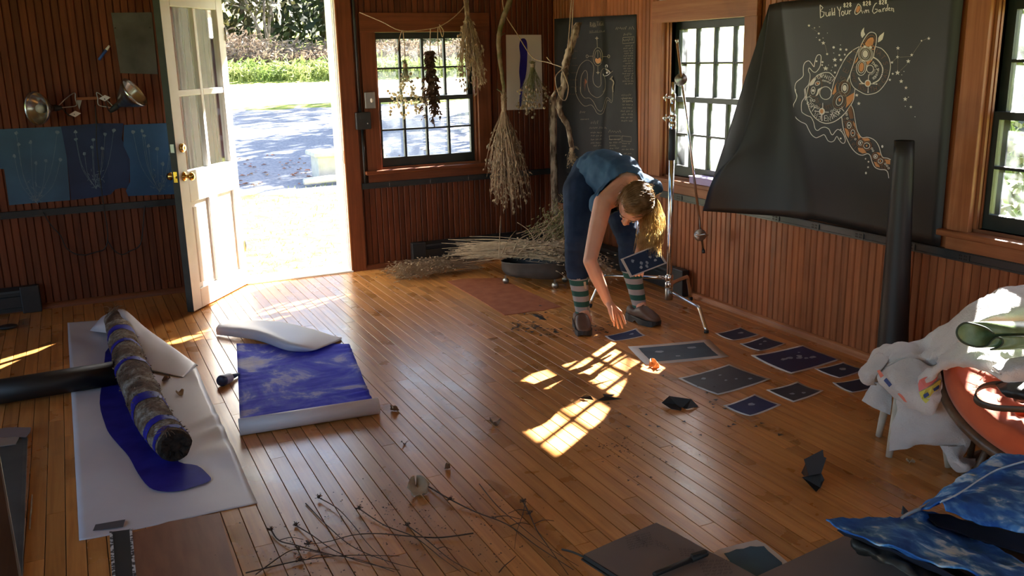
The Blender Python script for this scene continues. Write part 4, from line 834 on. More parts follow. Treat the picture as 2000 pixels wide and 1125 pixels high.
# ---- small prints above the right window header
for k, (a, b) in enumerate(((1288,1318),(1322,1346),(1352,1376))):
    z = 2.006; pa, pb = at(a, 8, 'x', -.012), at(b, 6, 'x', -.012); t = thing('small_print', ['left', 'middle', 'right'][k]+' of three small blue prints standing on the window header', 'print', (-.012, (pa.y+pb.y)/2, z), 'small prints on the window header')
    mb = MB(); mb.box((-.013, pa.y, z), (-.011, pb.y, z+.16)); mb.build('sheet', M['paper'], t); mb = MB(); mb.box((-.0142, pa.y-.012, z+.014), (-.0132, pb.y+.012, z+.15)); mb.build('image', CY[1 if k else 2], t)
# ---- purple box on the sill
M['lilac'] = mat('lilac_card_box', (.42,.36,.66), (.46,.40,.70), sc=6, rough=.6)
t = thing('card_box', 'lilac cardboard box on the right window sill', 'box', (-.02, -2.15, .80)); mb = MB(); mb.box((-.055, -2.40, .8005), (.04, -2.02, .842)); bevel(mb.build('body', M['lilac'], t)); mb = MB(); mb.box((-.058, -2.40, .842), (.043, -2.017, .849)); mb.build('lid', M['lilac'], t)
# ---- standing roll of black paper
t = thing('paper_roll', 'tall roll of black paper standing on end against the banner', 'paper roll', (-.2, -3.92, 0)); rows = []
for j in range(14):
    f = j/13; z = .002+1.222*f; r0 = .066-.020*f; row = []
    for i in range(44):
        a = 2.4+i/43*2*math.pi*1.42; rr = r0*(.86+.17*i/43)+(.030*(1-f)*max(0, (i-34)/9)); row.append((-.2+rr*math.cos(a)+.0*f, -3.92+rr*math.sin(a)+.02*f, z))
    rows.append(row)
mb = MB(); mb.grid(rows); solidify(mb.build('outer_sheet', M['black_paper'], t, True), .0015); mb = MB(); mb.lathe([(.034, .004), (.030, 1.215), (.027, 1.215), (.031, .004)], 24, Matrix.Translation((-.2, -3.915, 0))); mb.build('inner_roll', M['black_paper'], t, True)
# ================================================================ HANGING PLANTS, BRANCHES, DEBRIS
rp = random.Random(33)
def bunch(name, label, tie, top, L, spread, n, matl, heads=None, hm=None, hstart=.55, hn=6, hs=.012, th=.0016, lean=(0,0,0), wrap=True, group='dried bunches hung on the twine', depth=.7, droop=.1):
    tie, top = Vector(tie), Vector(top); t = thing(name, label, 'dried plants', tuple(tie), group); st = MB(); hd = MB(); ln = Vector(lean)
    for k in range(n):
        a = rp.uniform(0, 6.283); r = spread*math.sqrt(rp.random()); l = L*rp.uniform(.52, 1.05)*(1-.15*(r/spread))
        e = tie+V(r*math.cos(a), r*math.sin(a)*depth, -l)+ln*l; b = tie+V(rp.gauss(0, .008), rp.gauss(0, .008), 0); u = tie.lerp(top, rp.uniform(.5, 1.0))+V(rp.gauss(0, .010), rp.gauss(0, .010), 0)
        m_ = b.lerp(e, .5)+V(r*math.cos(a)*droop, r*math.sin(a)*droop, .0)+V(rp.gauss(0, .012), rp.gauss(0, .012), 0)
        P = smooth_path([tuple(u), tuple(b), tuple(m_), tuple(e)], 8); st.tube(P, [th, th, th*.9, th*.9, th*.8, th*.7, th*.6, th*.4], 3, False)
        if heads:
            for _ in range(hn):
                f = rp.uniform(hstart, 1.0); c = Vector(cr(P, f)); s = hs*rp.uniform(.6, 1.4)
                if heads == 'seed':
                    dn = V(rp.gauss(0, .5), rp.gauss(0, .5), -1).normalized(); o_ = dn.orthogonal().normalized()*s*.35; q = c+V(rp.gauss(0, s*.6), rp.gauss(0, s*.6), 0); w2 = dn.cross(o_)
                    hd.add([q, q+dn*s*.5+o_, q+dn*s*.5+w2, q+dn*s*.5-o_, q+dn*s*.5-w2, q+dn*s*1.5], [(0,1,2),(0,2,3),(0,3,4),(0,4,1),(5,2,1),(5,3,2),(5,4,3),(5,1,4)])
                elif heads == 'leaf':
                    dn = V(rp.gauss(0, .8), rp.gauss(0, .8), -.8).normalized(); o_ = dn.orthogonal().normalized()*s*.3; q = c; w2 = dn.cross(o_).normalized()*s*.5
                    hd.add([q-o_, q+o_, q+dn*s+o_*1.2+w2, q+dn*s-o_*1.2+w2, q+dn*s*1.8+w2*.2], [(0,1,2,3), (3,2,4)])
                else:
                    hd.ball(c if rp.random() < .5 else Vector(P[-1])+V(rp.gauss(0, .012), rp.gauss(0, .012), rp.gauss(0, .015)), s, 6, 4)
    st.build('stems', matl, t, kind='stuff')
    if heads: hd.build({'seed': 'seed_heads', 'leaf': 'leaves', 'flower': 'flower_heads'}[heads], hm or matl, t, kind='stuff')
    if wrap:
        mb = MB()
        for k in range(5): mb.tube([tie+V(.016*math.cos(a), .016*math.sin(a), -.012+.006*k) for a in [i*.7 for i in range(10)]], .0028, 5, False)
        mb.build('twine_wrap', M['twine'], t, True)
    return t
def AT(u, v, y): return at(u, v, 'y', y)
YT = -.12
bunch('flower_bunch', 'small hanging bunch of pale cream flowers, leftmost on the twine', AT(791,128,YT), AT(790,116,YT), .40, .17, 46, M['green_dry'], 'flower', M['cream_flower'], .5, 3, .010, droop=-.12)
bunch('leaf_bunch', 'hanging bunch of dark curled leaves, second on the twine', AT(840,118,YT), AT(839,98,YT), .52, .085, 30, M['seaweed'], 'leaf', M['seaweed'], .05, 26, .024, .0018, droop=.1)
bunch('stalk_bunch', 'big hanging bunch of grey-brown stalks before the window corner', AT(912,26,-.16), AT(908,-16,-.16), .64, .13, 105, M['stalk'], 'seed', M['stalk'], .4, 4, .021, .0024, lean=(.03,0,0))
bunch('poppy_bunch', 'hanging bunch of greenish stems with round seed pods beside the painting', AT(1040,128,-.3), AT(1040,118,-.3), .40, .17, 90, M['green_dry'], 'flower', M['straw'], .82, 1, .011, droop=-.10)
bunch('grass_bunch', 'largest hanging bunch of pale dry grass tied to the mossy branch', AT(984,214,-.25), AT(984,180,-.25), .86, .20, 150, M['stalk'], 'seed', M['straw'], .5, 5, .021, .0026, lean=(.05,0,0))
def branch(name, label, pts, rad, matl, bump=.1, n=40, cat='branch'):
    t = thing(name, label, cat, tuple(pts[-1])); P = smooth_path([tuple(p) for p in pts], n); mb = MB()
    R_ = [Vector(cr([(r, 0, 0) for r in rad], i/(n-1))).x*(1+bump*mnoise.noise(V(i*.8, 3, 1))) for i in range(n)]
    mb.tube([Vector(p)+V(mnoise.noise(V(i*.5, 0, 0)), mnoise.noise(V(0, i*.5, 0)), 0)*.006 for i, p in enumerate(P)], R_, 10); mb.build('wood', matl, t, True); return t, P
t, P = branch('mossy_branch', 'slender mossy branch hanging in front of the back wall', [AT(1002,-30,-.25), AT(996,0,-.25), AT(981,42,-.25), AT(974,78,-.25), AT(977,120,-.25), AT(983,165,-.25), AT(985,215,-.25)], [.026,.022,.021,.019,.017,.014,.012], M['moss_bark'])
mb = MB()
for p, q in (((984,182),(970,174)),((983,140),(976,143)),((978,70),(986,64))): mb.tube([AT(*p, -.25), AT(*q, -.24)], [.007, .003], 5)
mb.build('twig_stub', M['moss_bark'], t, True, kind='stuff')
YB = -.75
t, P = branch('twisted_branch', 'twisted pale birch branch hanging by twine before the wall chart', [AT(u, v, YB) for u, v in ((1130,44),(1124,64),(1114,94),(1105,124),(1103,146),(1100,172),(1092,202),(1096,224),(1109,246),(1114,272),(1118,290))], [.024,.028,.029,.029,.028,.024,.025,.023,.021,.020,.018], M['bark'], .35, 60)
mb = MB(); mb.tube([AT(1100,170,YB), AT(1086,178,YB), AT(1078,188,YB)], [.02, .012, .008], 6); mb.tube([AT(1117,286,YB), AT(1126,288,YB), AT(1130,292,YB)], [.012, .008, .005], 6); mb.build('side_stub', M['bark'], t, True, kind='stuff')
bunch('sprig', 'small dry sprig tied to the lower end of the twisted branch', AT(1117,292,YB), AT(1117,284,YB), .16, .05, 26, M['straw'], 'seed', M['straw'], .2, 5, .012, group=None)
branch('pole', 'straight grey bark pole leaning in the corner', [V(*at(1084,497))+V(0,0,.012), AT(1084,420,-.33), AT(1081,300,-.31), AT(1079,188,-.30)], [.031,.030,.029,.028], M['bark'], .08, cat='pole')
# twine
def twine(label, paths, r=.0035):
    mb = MB()
    for P in paths: mb.tube(smooth_path([tuple(p) for p in P], 30), r, 6, False)
    tag(mb.build('twine', M['twine'], None, True), label, 'twine')
twine('twine strung across the window carrying dried bunches', [[AT(*p, YT) for p in ((702,24),(745,42),(785,60),(842,56),(864,49),(886,34),(904,16))]+[AT(908,6,-.16)],
  [AT(785,60,YT), AT(779,80,YT), AT(777,100,YT)], [AT(787,60,YT), AT(790,90,YT), AT(791,128,YT)], [AT(841,56,YT), AT(840,80,YT), AT(840,118,YT)],
  [AT(856,52,YT), AT(855,75,YT), AT(859,130,YT)], [AT(858,48,YT), AT(866,60,YT), AT(864,72,YT), AT(858,52,YT)], [AT(908,6,-.16), AT(909,-45,-.16)]])
twine('twine sagging from the mossy branch to the twisted branch', [[AT(982,-40,-.25), AT(984,20,-.25), AT(1010,66,-.27), AT(1040,112,-.30), AT(1070,122,-.45), AT(1100,132,-.74)], [AT(1040,112,-.3), AT(1039,128,-.3)],
  [AT(1118,-30,YB), AT(1114,30,YB), AT(1108,110,YB-.04)], [AT(1122,-30,YB), AT(1118,40,YB), AT(1116,100,YB-.045)],
  [AT(1106,130,YB-.04), AT(1085,150,YB-.05), AT(1092,185,YB-.05), AT(1104,196,YB-.05), AT(1110,170,YB-.05), AT(1100,140,YB-.045)], [AT(1075,120,-.5), AT(1068,112,-.5), AT(1078,124,-.52)]])
# ---- brushwood on the floor
M['tub'] = mat('grimy_dark_tub', (.05,.045,.04), (.085,.075,.065), sc=7, rough=.5, bump=.1)
def stalks(name, label, A, B, n, spread_a, spread_b, zr, matl, hd, hm, hs=.014, up=.0, hf=(.6, 1), hnn=6, th=.002, group='brushwood heaps in the corner'):
    t = thing(name, label, 'brushwood', tuple(V(A.x, A.y, 0)), group); st = MB(); h = MB()
    for _ in range(n):
        a = A+V(rp.gauss(0, spread_a), rp.gauss(0, spread_a), rp.uniform(.008, zr)); b = B+V(rp.gauss(0, spread_b), rp.gauss(0, spread_b), max(.006, rp.uniform(.0, zr)+rp.random()**3*up)); m_ = a.lerp(b, .5)+V(rp.gauss(0, .03), rp.gauss(0, .03), rp.uniform(0, .04)); m_.z = max(m_.z, .006); a.y = min(a.y, -.10); b.y = min(b.y, -.10); m_.y = min(m_.y, -.1); a.x = min(a.x, -.1); b.x = min(b.x, -.1)
        P = smooth_path([tuple(a), tuple(m_), tuple(b)], 6); st.tube(P, [th, th, th*.9, th*.8, th*.7, th*.5], 3, False)
        for _ in range(hnn if hd else 0):
            c = Vector(cr(P, rp.uniform(*hf)))+V(rp.gauss(0, hs), rp.gauss(0, hs), rp.gauss(0, hs)*.6); c.z = max(c.z, .006); c.x = min(c.x, -.09); c.y = min(c.y, -.1); dn = ((b-a).normalized()+V(rp.gauss(0, .5), rp.gauss(0, .5), rp.gauss(0, .5))).normalized(); o_ = dn.orthogonal().normalized()*hs*.35; w2 = dn.cross(o_); s = hs
            h.add([c, c+dn*s*.5+o_, c+dn*s*.5+w2, c+dn*s*.5-o_, c+dn*s*1.5], [(0,1,2),(0,2,3),(4,2,1),(4,3,2),(0,3,1),(4,1,3)])
    st.build('stalks', matl, t, kind='stuff')
    if hd: h.build('seed_heads', hm, t, kind='stuff')
    return t
stalks('brushwood', 'low bundle of dry grass heads on the floor by the heater', V(-.98,-.46,0), V(-1.62,-.46,0), 110, .05, .09, .10, M['stalk'], True, M['straw'], .016, .05, (.35, 1.0), 8, .0018)
_tl, _tr = at(978,556), at(1086,566); _c = (_tl+_tr)/2; _a = (_tr-_tl).normalized(); _s = V(-_a.y, _a.x, 0); _c = _c+_s*.14
stalks('brushwood', 'heap of long pale stalks lying across the black tub', _c+_a*.22+V(0,0,.19), _c-_a*.66+_s*.16+V(0,0,.09), 170, .05, .09, .13, M['straw'], True, M['stalk'], .018, .08, (0, .5), 7, .0028)
stalks('brushwood', 'tangled dark weeds with moss in the corner behind the woman', V(-.34,-.62,.05), V(-.30,-.85,.30), 130, .16, .13, .20, M['stalk'], True, M['green_dry'], .020, .14, (.2, 1), 9, .0022)
stalks('brushwood', 'dark seedy weeds hanging over the tub\'s right side', _c+_a*.10+_s*.1+V(0,0,.16), _c+_a*.48-_s*.04+V(0,0,.05), 120, .08, .09, .16, M['stalk'], True, M['stalk'], .017, .05, (.2, 1), 8, .0020)
mb = MB(); q0 = _c+_s*.05+V(0,0,.24)
for k in range(11):
    a = q0+V(rp.gauss(0, .2), rp.gauss(0, .05), 0); b = a+V(rp.uniform(-.1, .35), rp.gauss(0, .08), rp.uniform(.10, .34)); mb.tube(smooth_path([tuple(a), tuple(a.lerp(b, .5)+V(rp.gauss(0, .03), 0, .03)), tuple(b)], 6), [.004, .004, .003, .003, .002, .002], 5, False)
g = mb.build('loose_stems', M['straw'], None, True, kind='stuff'); tag(g, 'few stiff stems sticking up out of the brushwood heap', 'stems')
# black tub on casters
tl, tr = at(978, 556), at(1086, 566); t = thing('rolling_tub', 'dark shallow tub on caster wheels holding the brushwood', 'tub', tuple((tl+tr)/2)); ax = (tr-tl); LN = .52; ax.normalize(); sd = V(-ax.y, ax.x, 0); c0 = (tl+tr)/2+sd*.14
rows = []
for z, s in ((.062,.72),(.064,.86),(.085,.95),(.13,.99),(.185,1.0),(.19,1.02),(.186,.985),(.13,.96),(.08,.90),(.075,.6)):
    row = []
    for k in range(32):
        a = 2*math.pi*k/32; x = math.copysign(abs(math.cos(a))**.7, math.cos(a))*LN/2*s; y = math.copysign(abs(math.sin(a))**.7, math.sin(a))*.15*s; tilt = .05*(.3-x/LN)*(1 if z > .1 else .0); row.append(tuple(c0+ax*x+sd*y+V(0, 0, z-tilt*.6)))
    rows.append(row)
mb = MB(); mb.grid(rows, 0, True); mb.poly(rows[0][::-1]); mb.poly(rows[-1]); mb.build('basin', M['tub'], t, True)
for sx in (-.2, .2):
    for sy in (-.10, .10):
        p = c0+ax*sx+sd*sy; mb = MB(); mb.box(p+V(-.006, -.006, .03), p+V(.006, .006, .066)); cs = mb.build('caster', M['steel'], t); mb = MB(); mb.tube([p+sd*-.010+V(0, 0, .0225), p+sd*.010+V(0, 0, .0225)], .022, 14); mb.build('wheel', M['steel'], cs, True)
# ================================================================ LEFT FLOOR GROUP
def canvas(nx, ny, fn): return [[fn(i/(nx-1), j/(ny-1)) for i in range(nx)] for j in range(ny)]
lp = [at(134,628), at(500,985), at(155,1058)]
c00, c10, c01, c11 = V(-3.955,-.50,0), V(-3.31,-.62,0), at(155,1058), at(503,984)   # far-left, far-right, near-left, near-right
def ripple(u, v, amp=.004):
    edge = 2*abs(u-.5); return amp*3.2*(.12+edge**2.2)*(math.sin(v*70+4*math.sin(v*13+u*4)+u*3)*.5+.5)*max(0, .35+.9*mnoise.noise(V(u*2.5, v*8, 2)))
def lay(c00, c10, c01, c11, u, v): return c00.lerp(c10, u).lerp(c01.lerp(c11, u), v)
canv = thing('paper_length', 'long white paper length with ultramarine trace lying under the log', 'paper', (-3.63,-2.1,.001))
def fn(u, v):
    p = lay(c00, c10, c01, c11, u, v); p.z = .0012+max(0, ripple(u, v)); return tuple(p)
mb = MB(); rows = canvas(26, 220, fn)
# right edge is cut away where the corner curls over
cut = lambda v: 1.0 if v > .42 else .52+.48*(v/.42)**.9
rows = [[fn(i/25*cut(j/219), j/219) for i in range(26)] for j in range(220)]
mb.grid(rows); cs = mb.build('sheet', M['white_canvas'], canv, True); solidify(cs, .0012, 1)
# curled corner rising over the log's far end
def GZ(u, v, z): p = at(u, v); p.z = z; return p
top = [[GZ(188,646,.004), GZ(222,655,.006), GZ(285,678,.006), GZ(325,692,.006), GZ(386,717,.005)],
       [GZ(206,640,.075), GZ(244,650,.150), GZ(290,674,.105), GZ(330,690,.060), GZ(386,717,.012)],
       [GZ(200,646,.085), GZ(246,664,.165), GZ(284,690,.100), GZ(324,702,.055), GZ(380,722,.012)],
       [GZ(186,654,.060), GZ(252,676,.130), GZ(282,706,.060), GZ(318,718,.030), GZ(370,730,.010)],
       [GZ(176,650,.014), GZ(262,682,.060), GZ(280,720,.016), GZ(314,731,.010), GZ(358,739,.006)]]
mb = MB(); mb.grid(loft(top, 30, 26)); fl = mb.build('curled_corner', M['white_canvas'], canv, True, label='translucent corner of the paper curling over the log end'); solidify(fl, .0012)
tr_pts = [(206,690),(201,740),(195,790),(205,830),(214,850),(232,872),(252,895),(270,928),(292,955),(318,963),(350,962),(385,952),(412,941),(405,928),(385,912),(350,905),(342,880),(330,840),(322,812),(305,785),(283,745),(285,720),(273,690),(268,660),(262,640),(240,640),(222,668)]
mb = MB(); P = [at(*p) for p in sm(tr_pts+[tr_pts[0]], 3)[:-1]]; cen = at(262, 800); cen.z = .0075
vs = [cen]+[p+V(0, 0, .0072) for p in P]; n = len(P); mid = [at(*(sum(c)/2 for c in zip(((262+ (a-262)*1.0),), (262,)))) if 0 else None for a in (0,)]
bm = bmesh.new(); f = bm.faces.new([bm.verts.new(p+V(0, 0, .0072)) for p in P]); bmesh.ops.triangulate(bm, faces=[f]); me = bpy.data.meshes.new('paint_trace'); bm.to_mesh(me); bm.free(); me.materials.append(M['cobalt']); link(bpy.data.objects.new('paint_trace', me), canv, label='ultramarine painted shadow of the log')
mb = MB(); mb.prism([at(*p)+V(0, 0, .0068) for p in ((182,1040),(187,1028),(245,1018),(241,1032))], (0, 0, .0008)); mb.build('tape', mat('grey_tape', (.07,.065,.075), rough=.6), canv, label='grey strip of tape at the near corner')
# log
def barkmat():
    m, t, p = nodes('birch_log_bark'); p.inputs['Roughness'].default_value = .9
    mp = mapped(t, (1, 1, 1)); se = N(t, 'SeparateXYZ'); t.links.new(mp, se.inputs[0])
    n1 = N(t, 'TexNoise', Scale=6, Detail=8, Roughness=.7); t.links.new(mp, n1.inputs['Vector']); r1 = ramp(t, [(.33, (.040,.022,.013)), (.47, (.13,.066,.034)), (.55, (.24,.19,.14)), (.68, (.50,.48,.43))], n1.outputs[0])
    n2 = N(t, 'TexNoise', Scale=60, Detail=5); t.links.new(mp, n2.inputs['Vector']); mx = N(t, 'Mix', data_type='RGBA', blend_type='MULTIPLY'); mx.inputs[0].default_value = .8; t.links.new(r1.outputs[0], mx.inputs[6]); r2 = ramp(t, [(.3, (.35,.32,.3)), (.6, (1, 1, 1))], n2.outputs[0]); t.links.new(r2.outputs[0], mx.inputs[7]); t.links.new(mx.outputs[2], p.inputs['Base Color'])
    b = N(t, 'Bump', Strength=1, Distance=.015); t.links.new(n2.outputs[0], b.inputs['Height']); t.links.new(b.outputs[0], p.inputs['Normal']); return m
M['log'] = barkmat(); M['char'] = mat('rotten_end_grain', (.012,.010,.008), (.045,.03,.02), sc=40, rough=1, bump=1)
lg = [at(232,652), at(245,700), at(262,755), at(285,812), at(312,865), at(345,905)]; LR = [.074,.080,.083,.082,.077,.072]
log = thing('birch_log', 'long peeling birch log with blue painted bands lying on the white paper', 'log', tuple(lg[3])); n = 90
P = smooth_path([tuple(p) for p in lg], n); Rf = [Vector(cr([(r, 0, 0) for r in LR], i/(n-1))).x for i in range(n)]
rows = []
for i in range(n):
    p = Vector(P[i]); tn = (Vector(P[min(i+1, n-1)])-Vector(P[max(i-1, 0)])).normalized(); s_ = V(-tn.y, tn.x, 0).normalized()*-1; row = []
    for k in range(28):
        a = 2*math.pi*k/28; rr = Rf[i]*(1+.10*mnoise.noise(V(i*.22, math.cos(a)*1.6, math.sin(a)*1.6))+.035*mnoise.noise(V(i*1.1, math.cos(a)*6, math.sin(a)*6))); row.append(tuple(p+s_*rr*math.cos(a)+V(0, 0, Rf[i]*1.02+.010+rr*math.sin(a))))
    rows.append(row)
mb = MB(); mb.grid(rows, 0, True); mb.poly(rows[0][::-1]); mb.build('bark', M['log'], log, True); mb = MB(); last = [Vector(q) for q in rows[-1]]; cc = sum(last, V(0,0,0))/28; tn = (Vector(P[-1])-Vector(P[-3])).normalized()
mb.grid([[tuple(q) for q in last], [tuple(cc+(q-cc)*.8+tn*.012+V(rp.gauss(0, .004), rp.gauss(0, .004), rp.gauss(0, .004))) for q in last], [tuple(cc+(q-cc)*.4+tn*(.004+rp.gauss(0, .005))) for q in last]], 0, True); mb.poly([tuple(cc+(q-cc)*.4) for q in last]); mb.build('end_grain', M['char'], log)
def band(f0, f1):
    i0, i1 = int(f0*(n-1)), int(f1*(n-1)); mb = MB(); rr = []
    for i in range(i0, i1+1):
        c = sum((Vector(q) for q in rows[i]), V(0,0,0))/28; rr.append([tuple(c+(Vector(q)-c)*1.025+V(0,0,.001)) for q in rows[i]])
    mb.grid(rr, 0, True); mb.build('painted_band', M['cobalt'], log, True)
for a, b in ((.16,.20),(.275,.295),(.42,.445),(.675,.72),(.865,.895),(.955,.985)): band(a, b)
fl = MB()
for _ in range(800):
    i = rp.randint(18, n-1); k = rp.randint(0, 15); c = Vector(rows[i][k % 28]); cc2 = sum((Vector(q) for q in rows[i]), V(0,0,0))/28; o_ = (c-cc2).normalized(); t1 = V(rp.gauss(0, 1), rp.gauss(0, 1), rp.gauss(0, .5)).normalized(); s = rp.uniform(.004, .012)
    if rp.random() < .5 or .3 < i/n < .68: fl.add([c, c+t1*s+o_*s*.5, c+t1.cross(o_)*s*.7+o_*s*rp.uniform(.2, .9)], [(0, 1, 2)])
for c0_, s_ in ((Vector(rows[-2][5]), .05), (Vector(rows[1][6]), .07)):
    for _ in range(14):
        d = V(rp.gauss(.3, .5), rp.gauss(-.2, .6), rp.uniform(.1, 1)).normalized()*s_; fl.tube(smooth_path([tuple(c0_+V(rp.gauss(0,.02), rp.gauss(0,.02), -.01)), tuple(c0_+d*.6), tuple(c0_+d+V(rp.gauss(0,.03), 0, -.02))], 6), .0012, 3, False)
M['flake'] = mat('brown_bark_flake', (.07,.04,.022), (.26,.18,.12), sc=30, rough=.95); fl.build('bark_flakes', M['flake'], log, kind='stuff')
# black roll at left
a, b = at(-90,805)+V(0,0,.0665), at(226,752)+V(0,0,.0665); t = thing('paper_roll', 'roll of black paper lying on the floor against the birch log', 'paper roll', tuple(b)); ax = (b-a).normalized(); sdv = V(-ax.y, ax.x, 0); rows2 = []
for f in (0, 1):
    c = a.lerp(b, f); rows2.append([tuple(c+(sdv*math.cos(q)+V(0, 0, math.sin(q)))*(.065-.012*k/59)) for k in range(60) for q in [k/59*2*math.pi*2.6]])
mb = MB(); mb.grid(rows2); solidify(mb.build('rolled_sheet', M['black_paper'], t, True), .001); 
mb = MB(); mb.tube([a+ax*.02, b-ax*.02], .050, 20); mb.build('core', M['rubber'], t, True)
# painted blue sheet with rolled end
M['blue_wash'] = None
def wash():
    m, t, p = nodes('ultramarine_wash'); p.inputs['Roughness'].default_value = .75; p.inputs['Specular IOR Level'].default_value = .12; mp = mapped(t); n1 = N(t, 'TexNoise', Scale=2.9, Detail=9, Roughness=.65, Distortion=.6); t.links.new(mp, n1.inputs['Vector'])
    r = ramp(t, [(.30, (.030,.028,.50)), (.46, (.065,.075,.74)), (.54, (.14,.18,.80)), (.595, (.46,.50,.88)), (.68, (.70,.70,.86))], n1.outputs[0]); t.links.new(r.outputs[0], p.inputs['Base Color'])
    mp2 = mapped(t, (1.5, 22, 1)); n2 = N(t, 'TexNoise', Scale=1, Detail=6); t.links.new(mp2, n2.inputs['Vector']); b = N(t, 'Bump', Strength=.35, Distance=.02); t.links.new(n2.outputs[0], b.inputs['Height']); t.links.new(b.outputs[0], p.inputs['Normal']); return m
M['blue_wash'] = wash()
d00, d10, d01, d11 = at(462,672), at(682,672), at(470,850), at(737,808)
bs = thing('painted_sheet', 'bright ultramarine washed paper with rolled near end and folded far corner', 'paper', tuple((d01+d11)/2))
def fb(u, v):
    p = lay(d00, d10, d01, d11, u, v); p.z = .0015+max(0, ripple(u, v, .004)); return tuple(p)
mb = MB(); mb.grid(canvas(30, 110, fb)); sh = mb.build('sheet', M['blue_wash'], bs, True); solidify(sh, .001, 1)
ax = (d11-d01); ax.normalize(); sdv = V(ax.y, -ax.x, 0); sdv = sdv if sdv.y < 0 else -sdv; R0 = .040; rows2 = []
for f in (-.004, 1.012):
    c = d01.lerp(d11, f)+sdv*.0; rows2.append([tuple(c+sdv*(r_*math.sin(q))+V(0, 0, R0+.001-r_*math.cos(q))) for k in range(54) for q, r_ in [(-.5+k/53*2*math.pi*1.9, R0*(.80+.20*(1-k/53)))]])
mb = MB(); mb.grid(rows2); solidify(mb.build('rolled_end', M['white_canvas'], bs, True, label='white underside rolled up at the near end'), .0012)
# folded far corner: cone-like white fold
g0, g1, tip, hinge = at(420,652), at(548,684)+V(0,0,.05), at(572,686)+V(0,0,.012), at(664,656)+V(0,0,.012)
f00, f01 = at(432,640)+V(0,0,.02), at(560,640)+V(0,0,.05)
top = [[at(424,655)+V(0,0,.004), at(500,668)+V(0,0,.012), at(560,688)+V(0,0,.012), at(600,690)+V(0,0,.010)],
       [at(424,655)+V(0,0,.050), at(505,668)+V(0,0,.068), at(572,690)+V(0,0,.060), at(618,690)+V(0,0,.022)],
       [at(440,645)+V(0,0,.060), at(520,655)+V(0,0,.075), at(592,672)+V(0,0,.060), at(640,680)+V(0,0,.018)],
       [at(465,640)+V(0,0,.045), at(540,645)+V(0,0,.060), at(610,655)+V(0,0,.040), at(664,668)+V(0,0,.010)],
       [at(480,636)+V(0,0,.012), at(548,642)+V(0,0,.012), at(618,652)+V(0,0,.010), at(668,662)+V(0,0,.008)]]
mb = MB(); mb.grid(loft(top, 20, 22)); fo = mb.build('folded_corner', M['white_canvas'], bs, True, label='white underside folded over at the far end'); solidify(fo, .0012)
# glue bottle
gb = at(432,755)+V(0,0,.030); ge = at(468,734)+V(0,0,.012); t = thing('glue_bottle', 'small white squeeze bottle with dark cap lying beside the blue sheet', 'bottle', tuple(gb)); ax = (ge-gb).normalized(); Mx = Matrix.Translation(gb) @ ax.to_track_quat('Z', 'Y').to_matrix().to_4x4(); L = (ge-gb).length
M['bottle_w'] = mat('white_plastic_bottle', (.6,.6,.66), rough=.35); M['navy'] = mat('navy_plastic', (.03,.04,.08), (.05,.07,.16), sc=30, rough=.4)
mb = MB(); mb.lathe([(0, 0), (.026, .0), (.030, .008), (.030, .06), (.024, .085), (.012, .10), (.012, .105), (0, .105)], 20, Mx); mb.build('body', M['bottle_w'], t, True)
mb = MB(); mb.lathe([(0, -.006), (.022, -.006), (.027, .0), (.0305, .009), (.0305, .022)], 20, Mx); mb.build('base_cap', M['navy'], t, True); mb = MB(); mb.lathe([(.014, .100), (.013, .125), (.005, L), (0, L)], 14, Mx); mb.build('nozzle', M['navy'], t, True)
# board, card and small dark object at the far left
M['slate'] = mat('grey_green_board', (.050,.054,.052), (.08,.085,.082), sc=5, rough=.55, bump=.1)
t = thing('slate_board', 'dark grey board with pale edges lying at the left frame edge', 'board', tuple(at(20,960))); P = [at(-60,870), at(50,858), at(38,1150), at(-60,1170)]; mb = MB(); mb.prism(P, (0, 0, .012)); mb.build('panel', M['slate'], t); mb = MB(); mb.prism([at(47,857), at(54,858), at(44,1150), at(36,1150)], (0, 0, .014)); mb.build('edge_strip', M['plaque'], t)
t = thing('card', 'pale brown card lying on the dark board', 'card', tuple(at(10,868))); mb = MB(); mb.prism([at(-40,868)+V(0,0,.014), at(40,858)+V(0,0,.014), at(32,874)+V(0,0,.014), at(-40,884)+V(0,0,.014)], (0, 0, .004)); mb.build('sheet', mat('pale_brown_card', (.24,.19,.16), (.28,.22,.18), sc=5), t)
t = thing('paper_scrap', 'torn dull mauve paper at the board\'s far end', 'paper', tuple(at(30,850))); mb = MB(); mb.prism([at(*p)+V(0,0,.0185) for p in ((-40,850),(20,842),(62,842),(60,852),(52,862),(30,860),(-40,866))], (0, 0, .001)); mb.build('sheet', mat('mauve_paper', (.16,.12,.12), rough=.8), t)
mb = MB(); c = at(16,643); mb.ball(c+V(0,0,.017), .06, 14, 8, sc=(1,.7,.28)); o = mb.build('felt_pad', M['rubber'], None, True); tag(o, 'small dark oval pad on the floor below the left heater', 'pad')
# near table corner at the left frame edge
M['table_brown'] = wood('dark_brown_table', (.05,.022,.012), (.075,.033,.018), (.10,.045,.026), 'y', .5, .1)
t = thing('side_table', 'dark brown table corner close at the lower left frame edge', 'table', (-4.35,-4.9,0)); p0, p1 = at(0,888,'z',.70), at(43,1128,'z',.70)
q = (p0-p1).normalized(); a, b = p1-q*.35, p0+q*.05; wv = V(-q.y, q.x, 0); wv = wv if wv.x < 0 else -wv
mb = MB(); mb.prism([a+V(0,0,-.03), b+V(0,0,-.03), b+wv*.6+V(0,0,-.03), a+wv*.6+V(0,0,-.03)], (0, 0, .03)); bevel(mb.build('table_top', M['table_brown'], t), .005)
for c in (a.lerp(b, .06)+wv*.06, a.lerp(b, .94)+wv*.06, a.lerp(b, .06)+wv*.54, a.lerp(b, .94)+wv*.54): mb = MB(); mb.box(c+V(-.025, -.025, -.70), c+V(.025, .025, -.03)); mb.build('leg', M['table_brown'], t)
